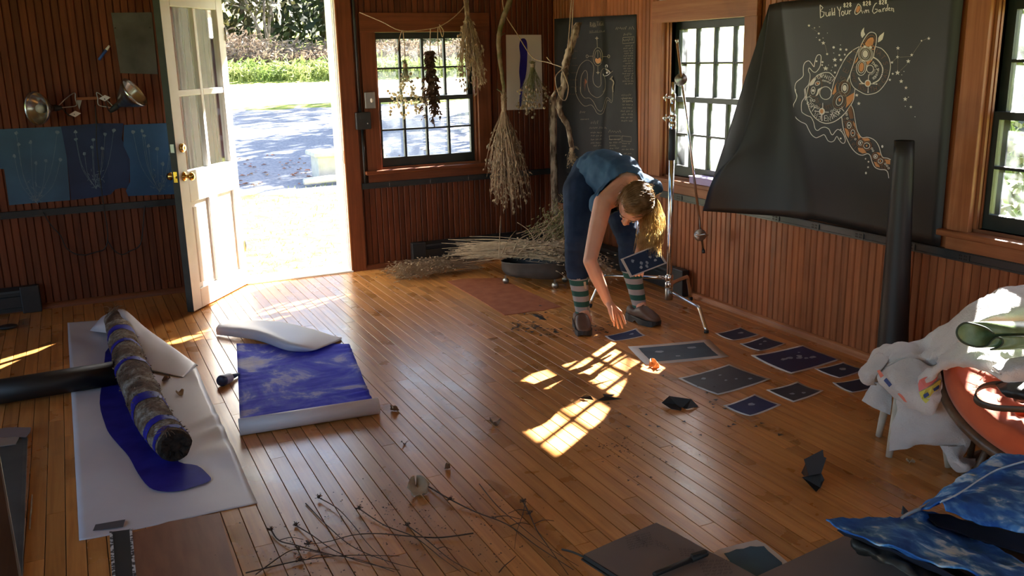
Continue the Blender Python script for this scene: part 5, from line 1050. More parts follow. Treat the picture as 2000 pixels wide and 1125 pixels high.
# ================================================================ C-STAND
YS = -2.24
def SP(u, v, y=YS): return at(u, v, 'y', y)
pb = SP(1306, 585); PXs = pb.x
def zs(v, u=1318): return SP(u, v).z
stand = thing('light_stand', 'chrome three-legged grip stand with boom arm beside the bending woman', 'light stand', (PXs, YS, 0))
def pole_part(nm, z0, z1, r, m_, n=16, chamfer=.003):
    mb = MB(); mb.lathe([(0, z0), (r-chamfer, z0), (r, z0+chamfer), (r, z1-chamfer), (r-chamfer, z1), (0, z1)], n, Matrix.Translation((PXs, YS, 0))); return mb.build(nm, m_, stand, True)
zg0, zg1 = zs(312), zs(252)
pole_part('lower_tube', .095, zg0+.01, .0185, M['chrome']); pole_part('rubber_grip', zg0, zg1, .0235, M['rubber']); pole_part('collar', zg1, zs(237), .025, M['chrome']); pole_part('collar', zs(236), zs(224), .024, M['chrome'])
pole_part('middle_tube', zg1, zs(200), .0165, M['chrome']); pole_part('collar', zs(203), zs(183), .0175, M['chrome']); pole_part('riser_tube', zs(200), zs(160), .0125, M['chrome'])
def wing(z, dx):
    mb = MB(); c = V(PXs, YS, z); d = (-RGT*.8+V(0, 0, dx)).normalized(); mb.tube([c-RGT*.02, c-RGT*.048], .006, 8); mb.tube([c-RGT*.048+V(0,0,-.022), c-RGT*.056, c-RGT*.044+V(0,0,.022)], [.005, .008, .005], 8); mb.build('wing_knob', M['chrome'], stand, True)
wing(zs(230), .3); wing(zs(190), .2)
hubz = .185
feet = [at(1380,651), at(1152,600), at(1349,586)]
pole_part('hub', .075, .155, .026, M['steel']); pole_part('hub', .16, .20, .028, M['chrome']); pole_part('hub', .205, .245, .028, M['chrome'])
for k, ft in enumerate(feet):
    hz = (.135, .225, .18)[k]; h = V(PXs, YS, hz); d = V(ft.x-h.x, ft.y-h.y, 0); L = d.length; d.normalize(); bn = h+d*(L*.78); P = smooth_path([tuple(h+d*.02), tuple(h+d*L*.4), tuple(bn)], 6)+smooth_path([tuple(bn+d*L*.04+V(0,0,-.008)), tuple(bn+d*L*.075+V(0,0,-.03)), tuple(V(ft.x, ft.y, .012))], 8)
    mb = MB(); mb.tube(P, .0125, 12); lg_ = mb.build('leg', M['chrome'], stand, True); mb = MB(); e = Vector(P[-2]); mb.tube([Vector(P[-1]).lerp(e, .25), V(ft.x, ft.y, .001)], .0145, 12); mb.build('rubber_foot', M['rubber'], lg_, True)
def grip(c, r, nm):
    mb = MB(); Mx = Matrix.Translation(c) @ (-FWD).to_track_quat('Z', 'Y').to_matrix().to_4x4(); mb.lathe([(0,-.016),(r*.9,-.016),(r,-.012),(r,.004),(r*.93,.008),(r*.93,.010),(r,.013),(r,.020),(r*.9,.024),(r*.35,.026),(r*.3,.034),(0,.034)], 28, Mx); return mb.build(nm, M['steel'], stand, True)
g1 = SP(1328,158)-FWD*.03; grip(g1, .038, 'grip_head')
a0, a1 = SP(1319,82)-FWD*.045, SP(1371,489)-FWD*.045
mb = MB(); mb.tube([a0, a0.lerp(a1, .5), a1], .0085, 12); mb.tube([a0+V(0,0,.004), a0+V(0,0,-.01)], .010, 12); arm = mb.build('boom_arm', M['chrome'], stand, True)
g2 = SP(1364,460)-FWD*.05; g2o = grip(g2, .038, 'grip_head'); mb = MB(); c = g2-FWD*.04; mb.tube([c-RGT*.045+UPV*.006, c-RGT*.02-UPV*.004, c+RGT*.02+UPV*.004, c+RGT*.045-UPV*.004], [.006,.008,.008,.006], 8); mb.tube([g2-FWD*.02, c], .009, 10); mb.build('tee_handle', M['chrome'], g2o, True)
mb = MB(); mb.tube([a1, a1+(a1-a0).normalized()*.02], .011, 10); mb.build('rubber_tip', M['rubber'], arm, True)
# ================================================================ WOMAN
def AY(u, v, y): return at(u, v, 'y', y)
M['skin'] = mat('warm_skin', (.62,.32,.215), (.68,.38,.265), sc=9, rough=.5, bump=.03, bsc=60)
M['skin'].node_tree.nodes['Principled BSDF'].inputs['Subsurface Weight'].default_value = .25; M['skin'].node_tree.nodes['Principled BSDF'].inputs['Subsurface Radius'].default_value = (.02, .006, .003)
def denim(name, a, b, sc):
    return mat(name, a, b, sc=sc, rough=.85, bump=.25, bsc=14, stretch=(1,1,.6), spec=.2)
M['jeans'] = denim('dark_denim', (.009,.019,.046), (.017,.036,.080), 9); M['top'] = denim('washed_blue_denim', (.024,.064,.13), (.050,.118,.21), 7)
woman = thing('person', 'woman in blue denim bending over to place a print, hair in a ponytail', 'person', (-.88, -2.4, 0))
def caps(mb, chain, n=14):
    for (p, r) in chain: mb.ball(p, r, n, 8)
    for (p, r), (q, s) in zip(chain, chain[1:]): mb.tube([p, Vector(p).lerp(q, .5), q], [r, (r+s)/2, s], n)
J = dict(pel=AY(1157,343,-2.08), hipR=AY(1137,372,-2.12), kneeR=AY(1127,470,-2.33), ankR=AY(1138,606,-2.28), hipL=AY(1193,352,-2.05), kneeL=AY(1229,468,-2.30), ankL=AY(1248,592,-2.33),
 waist=AY(1180,331,-2.22), chest=AY(1212,349,-2.40), upper=AY(1228,362,-2.52), shR=AY(1178,396,-2.56), shL=AY(1272,372,-2.52), neck=AY(1234,378,-2.60), head=AY(1240,397,-2.70),
 elR=AY(1152,510,-2.70), wrR=AY(1187,589,-2.74), elL=AY(1262,462,-2.58), wrL=AY(1246,505,-2.72))
calfR = J['kneeR'].lerp(J['ankR'], .38)+V(.0, .03, 0); calfL = J['kneeL'].lerp(J['ankL'], .38)+V(0, .03, 0)
legR = [(J['hipR'],.108),(J['hipR'].lerp(J['kneeR'],.45),.088),(J['kneeR'],.063),(calfR,.059),(J['ankR'],.040)]
legL = [(J['hipL'],.108),(J['hipL'].lerp(J['kneeL'],.45),.088),(J['kneeL'],.063),(calfL,.059),(J['ankL'],.040)]
torso = [(J['pel'],.128),(J['waist'],.108),(J['chest'],.118),(J['upper'],.088)]
def infl(ch, k, add=0): return [(p, r*k+add) for p, r in ch]
U_ = (-FWD*.97+UPV*.10-RGT*.02).normalized(); Fd = (-UPV*.85-RGT*.42); Fd = (Fd-U_*Fd.dot(U_)).normalized(); Rt = Fd.cross(U_)
HS = 1.17
def H(x, y, z): return J['head']+(Rt*x+Fd*y+U_*z)*HS
def remeshed(mb, name, matl, vox, sm_it=6, parent=woman, label=None, fac=.5):
    o = mb.build(name, matl, parent, True, label=label)
    m = o.modifiers.new('r', 'REMESH'); m.mode = 'VOXEL'; m.voxel_size = vox; m.use_smooth_shade = True
    s = o.modifiers.new('s', 'SMOOTH'); s.factor = fac; s.iterations = sm_it
    bake(o); o.data.materials.clear(); o.data.materials.append(matl); return o
mb = MB()
caps(mb, legR+[(J['ankR']+V(-.01,-.06,-.05),.036)]); caps(mb, legL+[(J['ankL']+V(.0,-.07,-.05),.036)]); caps(mb, torso); caps(mb, [(J['hipR'],.105),(J['pel'],.12),(J['hipL'],.105)])
caps(mb, [(J['upper'],.085),(J['shR'],.056)]); caps(mb, [(J['upper'],.085),(J['shL'],.056)]); caps(mb, [(J['upper'],.07),(J['neck'],.050),(H(0,-.02,-.05),.050)])
caps(mb, [(J['shR'],.056),(J['shR'].lerp(J['elR'],.45),.050),(J['elR'],.039),(J['elR'].lerp(J['wrR'],.35),.040),(J['wrR'],.026)])
caps(mb, [(J['shL'],.056),(J['shL'].lerp(J['elL'],.45),.048),(J['elL'],.039),(J['elL'].lerp(J['wrL'],.35),.040),(J['wrL'],.026)])
def hand(mb, wr, kn, tips, th):
    pc = [wr.lerp(kn[k], f) for k in range(4) for f in (.35, .75)]
    for k in range(4): caps(mb, [(wr, .022), (wr.lerp(kn[k], .6), .014), (kn[k], .0115)], 8)
    for k in range(4):
        a, b = kn[k], tips[k]; bend = UPV*.004-FWD*.005; caps(mb, [(a, .0105), (a.lerp(b, .42)+bend, .0095), (a.lerp(b, .75)+bend*.7, .0085), (b, .0072)], 8)
    caps(mb, [(wr, .018), (th[0], .015), (th[1], .011), (th[2], .0085)], 8)
yh = -2.75
kR = [AY(u, v, yh+dy) for u, v, dy in ((1196,613,-.012),(1201,616,-.004),(1207,615,.006),(1212,610,.016))]; tR = [AY(u, v, yh+dy) for u, v, dy in ((1200,636,-.02),(1208,641,-.008),(1216,640,.006),(1221,632,.02))]
hand(mb, J['wrR'], kR, tR, [AY(1191,601,yh-.03), AY(1193,614,yh-.045), AY(1197,627,yh-.05)])
hwL = J['wrL']; kL = [hwL+RGT*dx-UPV*.055+FWD*dz for dx, dz in ((-.03,-.01),(-.012,-.015),(.008,-.015),(.026,-.008))]; tL = [k-UPV*.018-FWD*.055+RGT*.012 for k in kL]; tL = [k-UPV*.045+FWD*.012 for k in kL]
hand(mb, hwL, kL, tL, [hwL-RGT*.03-UPV*.02-FWD*.02, hwL-RGT*.035-UPV*.05-FWD*.03, hwL-RGT*.025-UPV*.075-FWD*.03])
# head volume with jaw, nose, ears
mb2 = MB(); mb2.ball((0,0,0), 1, 20, 14); mb.add([H(v[0]*.074, v[1]*.093, v[2]*.108) for v in mb2.v], mb2.f)
caps(mb, [(H(0,.035,-.05),.058),(H(0,.060,-.085),.034)]); caps(mb, [(H(0,.088,.012),.012),(H(0,.106,-.028),.014)], 8); caps(mb, [(H(-.012,.098,-.034),.009),(H(.012,.098,-.034),.009)], 8); caps(mb, [(H(-.03,.080,.030),.014),(H(.03,.080,.030),.014)], 8)
for s in (-1, 1): caps(mb, [(H(s*.076,-.01,.012),.013),(H(s*.081,-.014,-.012),.014),(H(s*.074,-.004,-.034),.010)], 8)
caps(mb, [(H(-.018,.092,-.062),.007),(H(0,.098,-.062),.009),(H(.018,.092,-.062),.007)], 8)
body = remeshed(mb, 'body', M['skin'], .0046, 4)
M['lip'] = mat('lip', (.50,.16,.13), rough=.45); M['eye_white'] = mat('eye_white', (.75,.73,.7), rough=.25); M['iris'] = mat('iris', (.05,.09,.10), rough=.2)
mb = MB(); mb.tube([H(-.021,.0945,-.0615), H(-.008,.102,-.058), H(0,.1025,-.0595), H(.008,.102,-.058), H(.021,.0945,-.0615)], [.002,.0045,.004,.0045,.002], 8); mb.tube([H(-.018,.096,-.066), H(0,.103,-.0695), H(.018,.096,-.066)], [.002,.005,.002], 8); mb.build('lips', M['lip'], woman, True)
for s in (-1, 1):
    mb = MB(); mb.ball(H(s*.031,.083,.006), .012, 12, 8); e = mb.build('eye', M['eye_white'], woman, True); mb = MB(); mb.ball(H(s*.031,.0925,.003), .0052, 10, 6); mb.build('iris', M['iris'], e, True)
    mb = MB(); mb.tube([H(s*.015,.094,.028), H(s*.03,.094,.034), H(s*.046,.083,.029)], [.002,.003,.0015], 6); mb.build('eyebrow', M['twig'], woman, True)
def cut(o, test, thick=.004):
    bm = bmesh.new(); bm.from_mesh(o.data); bmesh.ops.delete(bm, geom=[v for v in bm.verts if test(v.co)], context='VERTS'); bm.to_mesh(o.data); bm.free(); solidify(o, thick, 1); o.data.polygons.foreach_set('use_smooth', [True]*len(o.data.polygons))
# jeans
mb = MB(); caps(mb, infl(legR, 1.04, .007)); caps(mb, infl(legL, 1.04, .007)); caps(mb, [(J['hipR'],.118),(J['pel'],.136),(J['hipL'],.118)]); caps(mb, infl(torso[:2], 1, .010))
jeans = remeshed(mb, 'jeans', M['jeans'], .007, 5); tdir = (J['waist']-J['pel']).normalized(); wp = J['pel']+tdir*.055
zc = {0: J['ankR'].z+.215, 1: J['ankL'].z+.205}
wn_ = (tdir*.70+V(0,0,.71)).normalized()
cut(jeans, lambda c: (c-wp).dot(wn_) > .045 or c.z < zc[0 if c.x < (J['ankR'].x+J['ankL'].x)/2 else 1]+.004*math.sin(c.x*90))
def wrinkle(o, fn):
    nv = [(v.co.copy(), v.normal.copy()) for v in o.data.vertices]; co = []
    for c, n in nv: co += list(c+n*fn(c))
    o.data.vertices.foreach_set('co', co); o.data.update()
wrinkle(jeans, lambda c: mnoise.noise(V(c.x*14, c.y*14, c.z*34))*.005*(1 if .3 < c.z < .6 else .6)+.004*mnoise.noise(V(c.x*9, c.y*9, c.z*60))*max(0, 1-abs(c.z-.52)/.15))
# waistband of the jeans
mb = MB(); rr = []
for f in (-.030, -.002, .001):
    row = []
    for k in range(40):
        a = 2*math.pi*k/40; s1 = tdir.cross(V(0,0,1)).normalized(); s2 = s1.cross(tdir); row.append(tuple(wp+tdir*f+s1*math.cos(a)*.136+s2*math.sin(a)*.122-s2*.002))
    rr.append(row)
# top
mb = MB(); caps(mb, infl([(J['pel'].lerp(J['waist'], .25),.124)]+torso[1:], 1.02, .014)); caps(mb, [(J['upper'],.098),(J['shR']-(J['shR']-J['upper'])*.12,.066)]); caps(mb, [(J['upper'],.098),(J['shL'],.069)]); caps(mb, [(J['waist']+V(-.03,-.02,-.03),.10),(J['chest']+V(-.03,-.03,-.07),.10),(J['shR']+V(.03,.06,-.02),.075)])
top = remeshed(mb, 'denim_top', M['top'], .007, 5)
scoop = AY(1225,366,-2.70); aR = AY(1164,418,-2.61); aL = AY(1291,392,-2.56); nk = J['neck']
wrinkle(top, lambda c: mnoise.noise(V(c.x*11, c.y*16, c.z*22))*.009+mnoise.noise(V(c.x*30, c.y*30, c.z*40))*.003)
cut(top, lambda c: (c-scoop).length < .180 or (c-aR).length < .068 or (c-aL).length < .066 or (c-nk).length < .085 or (c-H(0,0,-.03)).length < .15 or (c-(J['pel']+tdir*.02)).dot(tdir) < 0, .004)
# hem and armhole piping
# socks
def sockmat():
    m, t, p = nodes('striped_knit_sock'); p.inputs['Roughness'].default_value = .95; mp = mapped(t); se = N(t, 'SeparateXYZ'); t.links.new(mp, se.inputs[0]); a = N(t, 'Math', operation='MULTIPLY'); a.inputs[1].default_value = 1/.070; fr = N(t, 'Math', operation='FRACT'); t.links.new(se.outputs['Z'], a.inputs[0]); t.links.new(a.outputs[0], fr.inputs[0])
    r = ramp(t, [(0, (.020,.085,.068)), (.5, (.33,.30,.30))], fr.outputs[0]); r.color_ramp.interpolation = 'CONSTANT'; nz = N(t, 'TexNoise', Scale=220); t.links.new(mp, nz.inputs['Vector']); b = N(t, 'Bump', Strength=.5, Distance=.002); t.links.new(nz.outputs[0], b.inputs['Height']); t.links.new(b.outputs[0], p.inputs['Normal']); t.links.new(r.outputs[0], p.inputs['Base Color']); return m
M['sock'] = sockmat()
for ank, calf, kn in ((J['ankR'], calfR, J['kneeR']), (J['ankL'], calfL, J['kneeL'])):
    a, b = ank+V(0, -.01, -.055), ank+V(0,0,0); tp = V(*cr([tuple(kn), tuple(calf), tuple(ank)], .52)); d = V(0, .006, 0); ml = ank.lerp(calf, .5); mb = MB(); P = smooth_path([tuple(a), tuple(b), tuple(ml), tuple(tp)], 22); R_ = [Vector(cr([(.047,0,0), (.0455,0,0), (.054,0,0), (.066,0,0)], i/21)).x+.0016*mnoise.noise(V(i*.9, ank.x, 0)) for i in range(22)]; mb.tube(P, R_, 24); mb.build('sock', M['sock'], woman, True)
mb = MB(); c = AY(1141,557,-2.345)-FWD*.05; mb.prism([c-RGT*.008+UPV*.02, c+RGT*.006+UPV*.022, c+RGT*.010-UPV*.022, c-RGT*.003-UPV*.024], -FWD*.002); mb.build('sock_tag', M['straw'], woman, label='pale tag on the sock')
# clogs
M['clog'] = mat('brown_leather', (.075,.036,.022), (.125,.066,.042), sc=9, rough=.5, bump=.15, bsc=30); M['sole'] = mat('black_clog_sole', (.014,.014,.015), (.022,.022,.023), sc=10, rough=.5)
def clog(heel, toe, side):
    ax = toe-heel; ax.z = 0; L = ax.length; ax.normalize(); sd = V(-ax.y, ax.x, 0); sec = [(0.0,.018,.030,.060),(.04,.030,.028,.092),(.16,.036,.028,.098),(.30,.037,.028,.090),(.40,.039,.028,.104),(.52,.043,.028,.112),(.66,.047,.028,.098),(.80,.047,.026,.078),(.92,.038,.026,.060),(.98,.024,.028,.048),(1.0,.008,.03,.038)]
    rows = []
    for f, w_, z0, z1 in sec:
        row = []
        for k in range(18):
            a = 2*math.pi*k/18; x = math.copysign(abs(math.cos(a))**.75, math.cos(a))*w_; z = (z0+z1)/2+math.copysign(abs(math.sin(a))**.8, math.sin(a))*(z1-z0)/2; row.append(tuple(heel+ax*f*L+sd*(x+.006*side*math.sin(f*3))+V(0,0,z)))
        rows.append(row)
    mb = MB(); mb.grid(loft([[Vector(p) for p in r]+[Vector(r[0])] for r in rows], 37, 30)); u = mb.build('clog', M['clog'], woman, True)
    out = [(f, w_*1.06+.002) for f, w_, _, _ in sec]; ring = [(f, w_) for f, w_ in out]+[(f, -w_) for f, w_ in out[::-1]]; mb = MB(); n = len(ring); lo, hi = [], []
    for f, w_ in ring:
        p = heel+ax*(f*L*1.02-.003)+sd*(w_+.006*side*math.sin(f*3)); lo.append(p+V(0,0,.001+ (.018 if .30 < f < .5 else 0)+(.012 if f > .95 else 0))); hi.append(p+V(0,0,.036+.012*(f < .3)))
    mb.add(lo+hi, [tuple(range(n-1, -1, -1)), tuple(range(n, 2*n))]+[(i, (i+1) % n, n+(i+1) % n, n+i) for i in range(n)]); mb.build('sole', M['sole'], u)
    mb = MB(); c = heel+ax*.50*L; mb.tube(smooth_path([tuple(c+sd*.043+V(0,0,.05)), tuple(c+sd*.032+V(0,0,.098)), tuple(c+V(0,0,.1145)), tuple(c-sd*.032+V(0,0,.098)), tuple(c-sd*.043+V(0,0,.05))], 14), .004, 6); mb.build('strap', M['clog'], u, True)
clog(V(-1.045,-2.225,0), V(-1.135,-2.475,0), 1); clog(V(-.690,-2.265,0), V(-.625,-2.515,0), -1)
# hair
def hairmat():
    m, t, p = nodes('dark_blonde_hair'); p.inputs['Roughness'].default_value = .45; mp = mapped(t); nz = N(t, 'TexNoise', Scale=26, Detail=3); t.links.new(mp, nz.inputs['Vector']); r = ramp(t, [(.3, (.20,.12,.05)), (.5, (.42,.28,.13)), (.72, (.68,.50,.27))], nz.outputs[0]); t.links.new(r.outputs[0], p.inputs['Base Color']); out = t.nodes['Material Output']; tr = N(t, 'BsdfTranslucent'); t.links.new(r.outputs[0], tr.inputs[0]); mx = N(t, 'MixShader'); mx.inputs[0].default_value = .62; t.links.new(p.outputs[0], mx.inputs[1]); t.links.new(tr.outputs[0], mx.inputs[2]); t.links.new(mx.outputs[0], out.inputs[0]); return m
M['hair'] = hairmat(); rh = random.Random(8)
tie = AY(1266,392,-2.70); tl = tie-J['head']; tl = V(tl.dot(Rt), tl.dot(Fd), tl.dot(U_)); sc_ = math.sqrt((tl.x/.080)**2+(tl.y/.100)**2+(tl.z/.115)**2)
tdirh = Vector((tl.x/.080, tl.y/.100, tl.z/.115)).normalized(); tie = H(tdirh.x*.088, tdirh.y*.110, tdirh.z*.124)
mb = MB(); g_ = MB(); g_.ball((0,0,0), 1, 40, 28)
hv = [Vector(v) for v in g_.v]; keep = lambda q: not (q.y > .52 and q.z < .55) and not (q.z < -.62 and q.y > -.2)
mp_ = {i: k for k, i in enumerate([i for i, q in enumerate(hv) if keep(q)])}
mb.add([H(q.x*.0805*(1+.02*mnoise.noise(q*7)), q.y*.101*(1+.03*mnoise.noise(q*6)), q.z*.1165*(1+.03*mnoise.noise(q*6+V(3,0,0)))) for q in hv if keep(q)], [tuple(mp_[i] for i in f) for f in g_.f if all(i in mp_ for i in f)])
for _ in range(620):
    a = rh.uniform(0, 6.283); zz = rh.uniform(-.55, .95); r = math.sqrt(max(0, 1-zz*zz)); q = V(r*math.cos(a), r*math.sin(a), zz)
    if not keep(q): continue
    w_ = rh.uniform(1.03, 1.14); P = []
    for i in range(8):
        f = i/7; s = (q*(1-f)+tdirh*f); s.normalize(); s += V(rh.gauss(0,.012), rh.gauss(0,.012), rh.gauss(0,.012)); P.append(H(s.x*.080*w_, s.y*.100*w_, s.z*.115*w_))
    mb.tube(P, [.0007,.0016,.0018,.0018,.0018,.0016,.0014,.001], 4, False)
for _ in range(90):      # flyaways
    a = rh.uniform(0, 6.283); zz = rh.uniform(-.3, 1); r = math.sqrt(max(0, 1-zz*zz)); q = V(r*math.cos(a), r*math.sin(a), zz)
    if not keep(q): continue
    b = H(q.x*.083, q.y*.104, q.z*.12); o_ = (b-J['head']).normalized(); mb.tube([b, b+o_*.012+V(rh.gauss(0,.01), 0, rh.gauss(0,.008)), b+o_*.024+V(rh.gauss(0,.02), rh.gauss(0,.02), rh.gauss(0,.016))], [.0007,.0006,.0004], 3, False)
mb.build('hair', M['hair'], woman, True, kind='stuff')
mb = MB(); outd = (tie-J['head']).normalized(); e0 = AY(1272,430,-2.72); e1 = AY(1264,503,-2.74)
M['pony'] = M['hair'].copy(); M['pony'].name = 'painted_sunlit_hair'  # lighter copy of the hair, with sunlight painted into its colour
for n_ in M['pony'].node_tree.nodes:
    if n_.type == 'VALTORGB':
        for e_, c_ in zip(n_.color_ramp.elements, ((.50,.35,.17,1), (.80,.64,.36,1), (.95,.86,.62,1))): e_.color = c_
    if n_.type == 'MIX_SHADER': n_.inputs[0].default_value = .9
for _ in range(300):
    a = rh.uniform(0, 6.283); k = math.sqrt(rh.random()); o1 = (RGT*math.cos(a)+FWD*math.sin(a)); w1, w2 = rh.uniform(.9, 1.05), rh.uniform(.70, 1.06)
    P = smooth_path([tuple(tie-outd*.006+o1*.010*k), tuple(tie+outd*.022+o1*.016*k), tuple(e0+o1*.074*k+V(rh.gauss(0,.006), rh.gauss(0,.006), rh.gauss(0,.01))), tuple(e0.lerp(e1, .55)+o1*.072*k+V(rh.gauss(0,.01), rh.gauss(0,.01), rh.gauss(0,.01))), tuple(e0.lerp(e1, w2)+o1*.060*k+RGT*rh.gauss(0,.018)+FWD*rh.gauss(0,.012))], 10); mb.tube(P, [.0012]*4+[.0011]*3+[.0009,.0007,.0004], 3, False)
mb.build('ponytail', M['pony'], woman, True, kind='stuff', label='sunlit blonde ponytail hanging down')
mb = MB(); mb.tube([tie+outd*.010+(outd.orthogonal().normalized()*math.cos(a)+outd.cross(outd.orthogonal().normalized())*math.sin(a))*.017 for a in [i*math.pi/8 for i in range(17)]], .0045, 6, False); mb.build('hair_tie', M['rubber'], woman, True)
# print held in her hand
M['cy_deep'] = mat('deep_prussian_blue', (.006,.020,.065), (.014,.045,.11), sc=5, rough=.55); M['cy_mid'] = mat('mottled_blue_print', (.020,.055,.10), (.05,.10,.16), sc=6, rough=.55); M['cy_bright'] = mat('bright_blue_print', (.007,.017,.080), (.013,.032,.13), sc=5, rough=.55); M['cy_grey'] = mat('grey_blue_print', (.025,.035,.055), (.05,.065,.09), sc=5, rough=.5); M['teal_print'] = mat('teal_blue_print', (.008,.062,.13), (.016,.10,.18), sc=9, rough=.6)
M['print_white'] = mat('print_paper_white', (.62,.60,.58), (.68,.66,.64), sc=5, rough=.7); M['blob'] = mat('pale_print_blob', (.30,.38,.48), (.42,.48,.56), sc=40, rough=.7)
YP = -2.80
q = [AY(1212,506,YP-.01), AY(1280,479,YP+.05), AY(1303,514,YP+.01), AY(1231,542,YP-.05)]; hp = thing('print', 'blue print with pale flecks held in the woman\'s left hand', 'print', tuple(q[3])); nrm = (q[1]-q[0]).cross(q[3]-q[0]).normalized(); nrm = nrm if nrm.dot(FWD) < 0 else -nrm
mb = MB(); mb.prism(q, -nrm*.001); mb.build('sheet', M['print_white'], hp); ce = sum(q, V(0,0,0))/4; mb = MB(); mb.poly([ce+(p-ce)*.88+nrm*.0008 for p in q]); mb.build('image', M['cy_deep'], hp); mb = MB()
for a, b in ((.25,.3),(.42,.55),(.55,.62),(.7,.42),(.78,.66),(.5,.78),(.36,.72),(.86,.5)):
    c = q[0].lerp(q[1], a).lerp(q[3].lerp(q[2], a), b)+nrm*.0016; ex, ey = (q[1]-q[0]).normalized(), (q[3]-q[0]).normalized(); mb.poly([c+ex*math.cos(t_)*rh.uniform(.008,.016)+ey*math.sin(t_)*rh.uniform(.006,.012) for t_ in [i*.9 for i in range(7)]])
mb.build('fleck', M['blob'], hp, kind='stuff')
# ================================================================ RIGHT: STOOL, TOWELS, PAPASAN CHAIR
rt = random.Random(71)
M['towel'] = mat('off_white_terry', (.60,.575,.56), (.68,.66,.645), sc=6, rough=.95, bump=.45, bsc=160, sheen=.3, trans=.08)
M['white_leg'] = mat('chipped_white_leg', (.60,.56,.47), (.48,.42,.32), sc=14, rough=.5)
M['rattan'] = mat('dark_rattan', (.075,.045,.028), (.13,.085,.052), sc=20, rough=.4, bump=.2, bsc=60)
M['cushion'] = mat('rust_orange_cotton', (.46,.085,.030), (.55,.115,.040), sc=7, rough=.9, bump=.12, bsc=50, sheen=.2)
t = thing('stool', 'white legged stool buried under the towels', 'stool', (-.80,-4.55,0)); sc0 = V(-.775,-4.545,.44)
for u, v, z in ((1716,852,0),(1736,893,0),(1852,913,0)):
    ft = at(u, v); tp = V(sc0.x+(ft.x-sc0.x)*.62, sc0.y+(ft.y-sc0.y)*.62, .37); mb = MB(); mb.tube([ft+V(0,0,.002), ft.lerp(tp, .2), tp], [.0135,.016,.021], 14); mb.build('leg', M['white_leg'], t, True)
ft = V(-.56,-4.50,0); mb = MB(); mb.tube([ft+V(0,0,.002), ft.lerp(sc0, .25), V(-.68,-4.52,.37)], [.0135,.016,.021], 14); mb.build('leg', M['white_leg'], t, True)
mb = MB(); mb.lathe([(0,.365),(.125,.365),(.135,.372),(.135,.388),(.125,.395),(0,.397)], 30, Matrix.Translation((sc0.x, sc0.y, 0))); mb.build('seat', M['white_leg'], t, True)
def cloth(name, rows, matl, parent=None, nu=40, nv=40, wr=.006, wsc=9, th=.006, label=None, seed=0):
    g = loft(rows, nu, nv); out = []
    for j, r in enumerate(g):
        row = []
        for i, p in enumerate(r):
            a = Vector(g[min(j+1, nv-1)][i])-Vector(g[max(j-1, 0)][i]); b = Vector(r[min(i+1, nu-1)])-Vector(r[max(i-1, 0)]); n = a.cross(b)
            if n.length > 1e-9: n.normalize()
            q = Vector(p); row.append(tuple(q+n*(wr*1.5*mnoise.noise(q*wsc+V(seed,0,0))+wr*.8*(1-2*abs(mnoise.noise(q*wsc*1.6+V(0,seed,0))))+wr*.3*mnoise.noise(q*wsc*4))))
        out.append(row)
    mb = MB(); mb.grid(out); o = mb.build(name, matl, parent, True, label=label); solidify(o, th); return o
# dd = view depth of the towel heap
def D(*q): return [pt(u, v, d) for u, v, d in q]
def DC(*q): return [pt(u, v, d-.24*max(0, min(1, (u-1800)/80))) for u, v, d in q]
tw = thing('towel', 'big off-white towel heaped over stool and chair back', 'towel', (-.7,-4.5,.6))
# long swath coming down from the upper right to the left lump
cloth('drape', [DC((2060,552,3.75),(1985,556,3.72),(1930,572,3.72),(1880,602,3.74),(1830,640,3.78),(1790,664,3.82),(1750,664,3.86),(1715,676,3.88),(1695,706,3.90)),
  DC((2060,580,3.62),(1985,580,3.60),(1928,598,3.61),(1880,630,3.64),(1838,664,3.70),(1800,680,3.76),(1757,676,3.78),(1722,688,3.80),(1690,720,3.84)),
  DC((2060,620,3.56),(1990,612,3.53),(1930,620,3.55),(1884,650,3.58),(1845,684,3.63),(1806,700,3.66),(1764,694,3.70),(1726,704,3.73),(1680,728,3.79)),
  DC((2060,650,3.60),(1990,640,3.58),(1930,640,3.60),(1888,664,3.62),(1852,698,3.66),(1806,714,3.68),(1766,712,3.70),(1724,722,3.71),(1684,742,3.76)),
  DC((2060,690,3.66),(1990,664,3.66),(1930,654,3.66),(1888,672,3.68),(1850,702,3.70),(1806,722,3.70),(1770,732,3.71),(1738,740,3.72),(1702,748,3.76))], M['towel'], tw, 56, 40, .012, 9, seed=1)
# lump turning over at the left end
cloth('fold', [D((1694,706,3.90),(1680,720,3.85),(1678,732,3.80),(1690,746,3.78),(1706,748,3.78)), D((1715,690,3.82),(1700,712,3.74),(1688,735,3.72),(1692,750,3.74),(1708,752,3.77)), D((1745,690,3.78),(1728,712,3.70),(1712,735,3.70),(1708,750,3.73),(1712,752,3.78))], M['towel'], tw, 20, 20, .006, 12, seed=4)
# right part draped over the chair cushion
cloth('drape', [DC((1838,700,3.66),(1858,684,3.58),(1885,668,3.52),(1930,660,3.50),(2050,668,3.48)), DC((1828,716,3.56),(1852,700,3.50),(1884,684,3.46),(1934,690,3.42),(2050,720,3.40)), DC((1802,730,3.55),(1828,722,3.50),(1868,702,3.45),(1925,712,3.38),(2050,755,3.34)), DC((1793,748,3.56),(1815,745,3.53),(1846,716,3.49),(1905,716,3.42),(1960,748,3.36))], M['towel'], tw, 40, 30, .010, 10, seed=2)
cloth('corner', [DC((1938,716,3.35),(1975,700,3.34),(2050,690,3.34)), DC((1950,728,3.31),(1985,722,3.29),(2050,716,3.29)), DC((1938,722,3.34),(1962,742,3.31),(2050,742,3.30))], M['towel'], tw, 20, 16, .006, 12, seed=3)
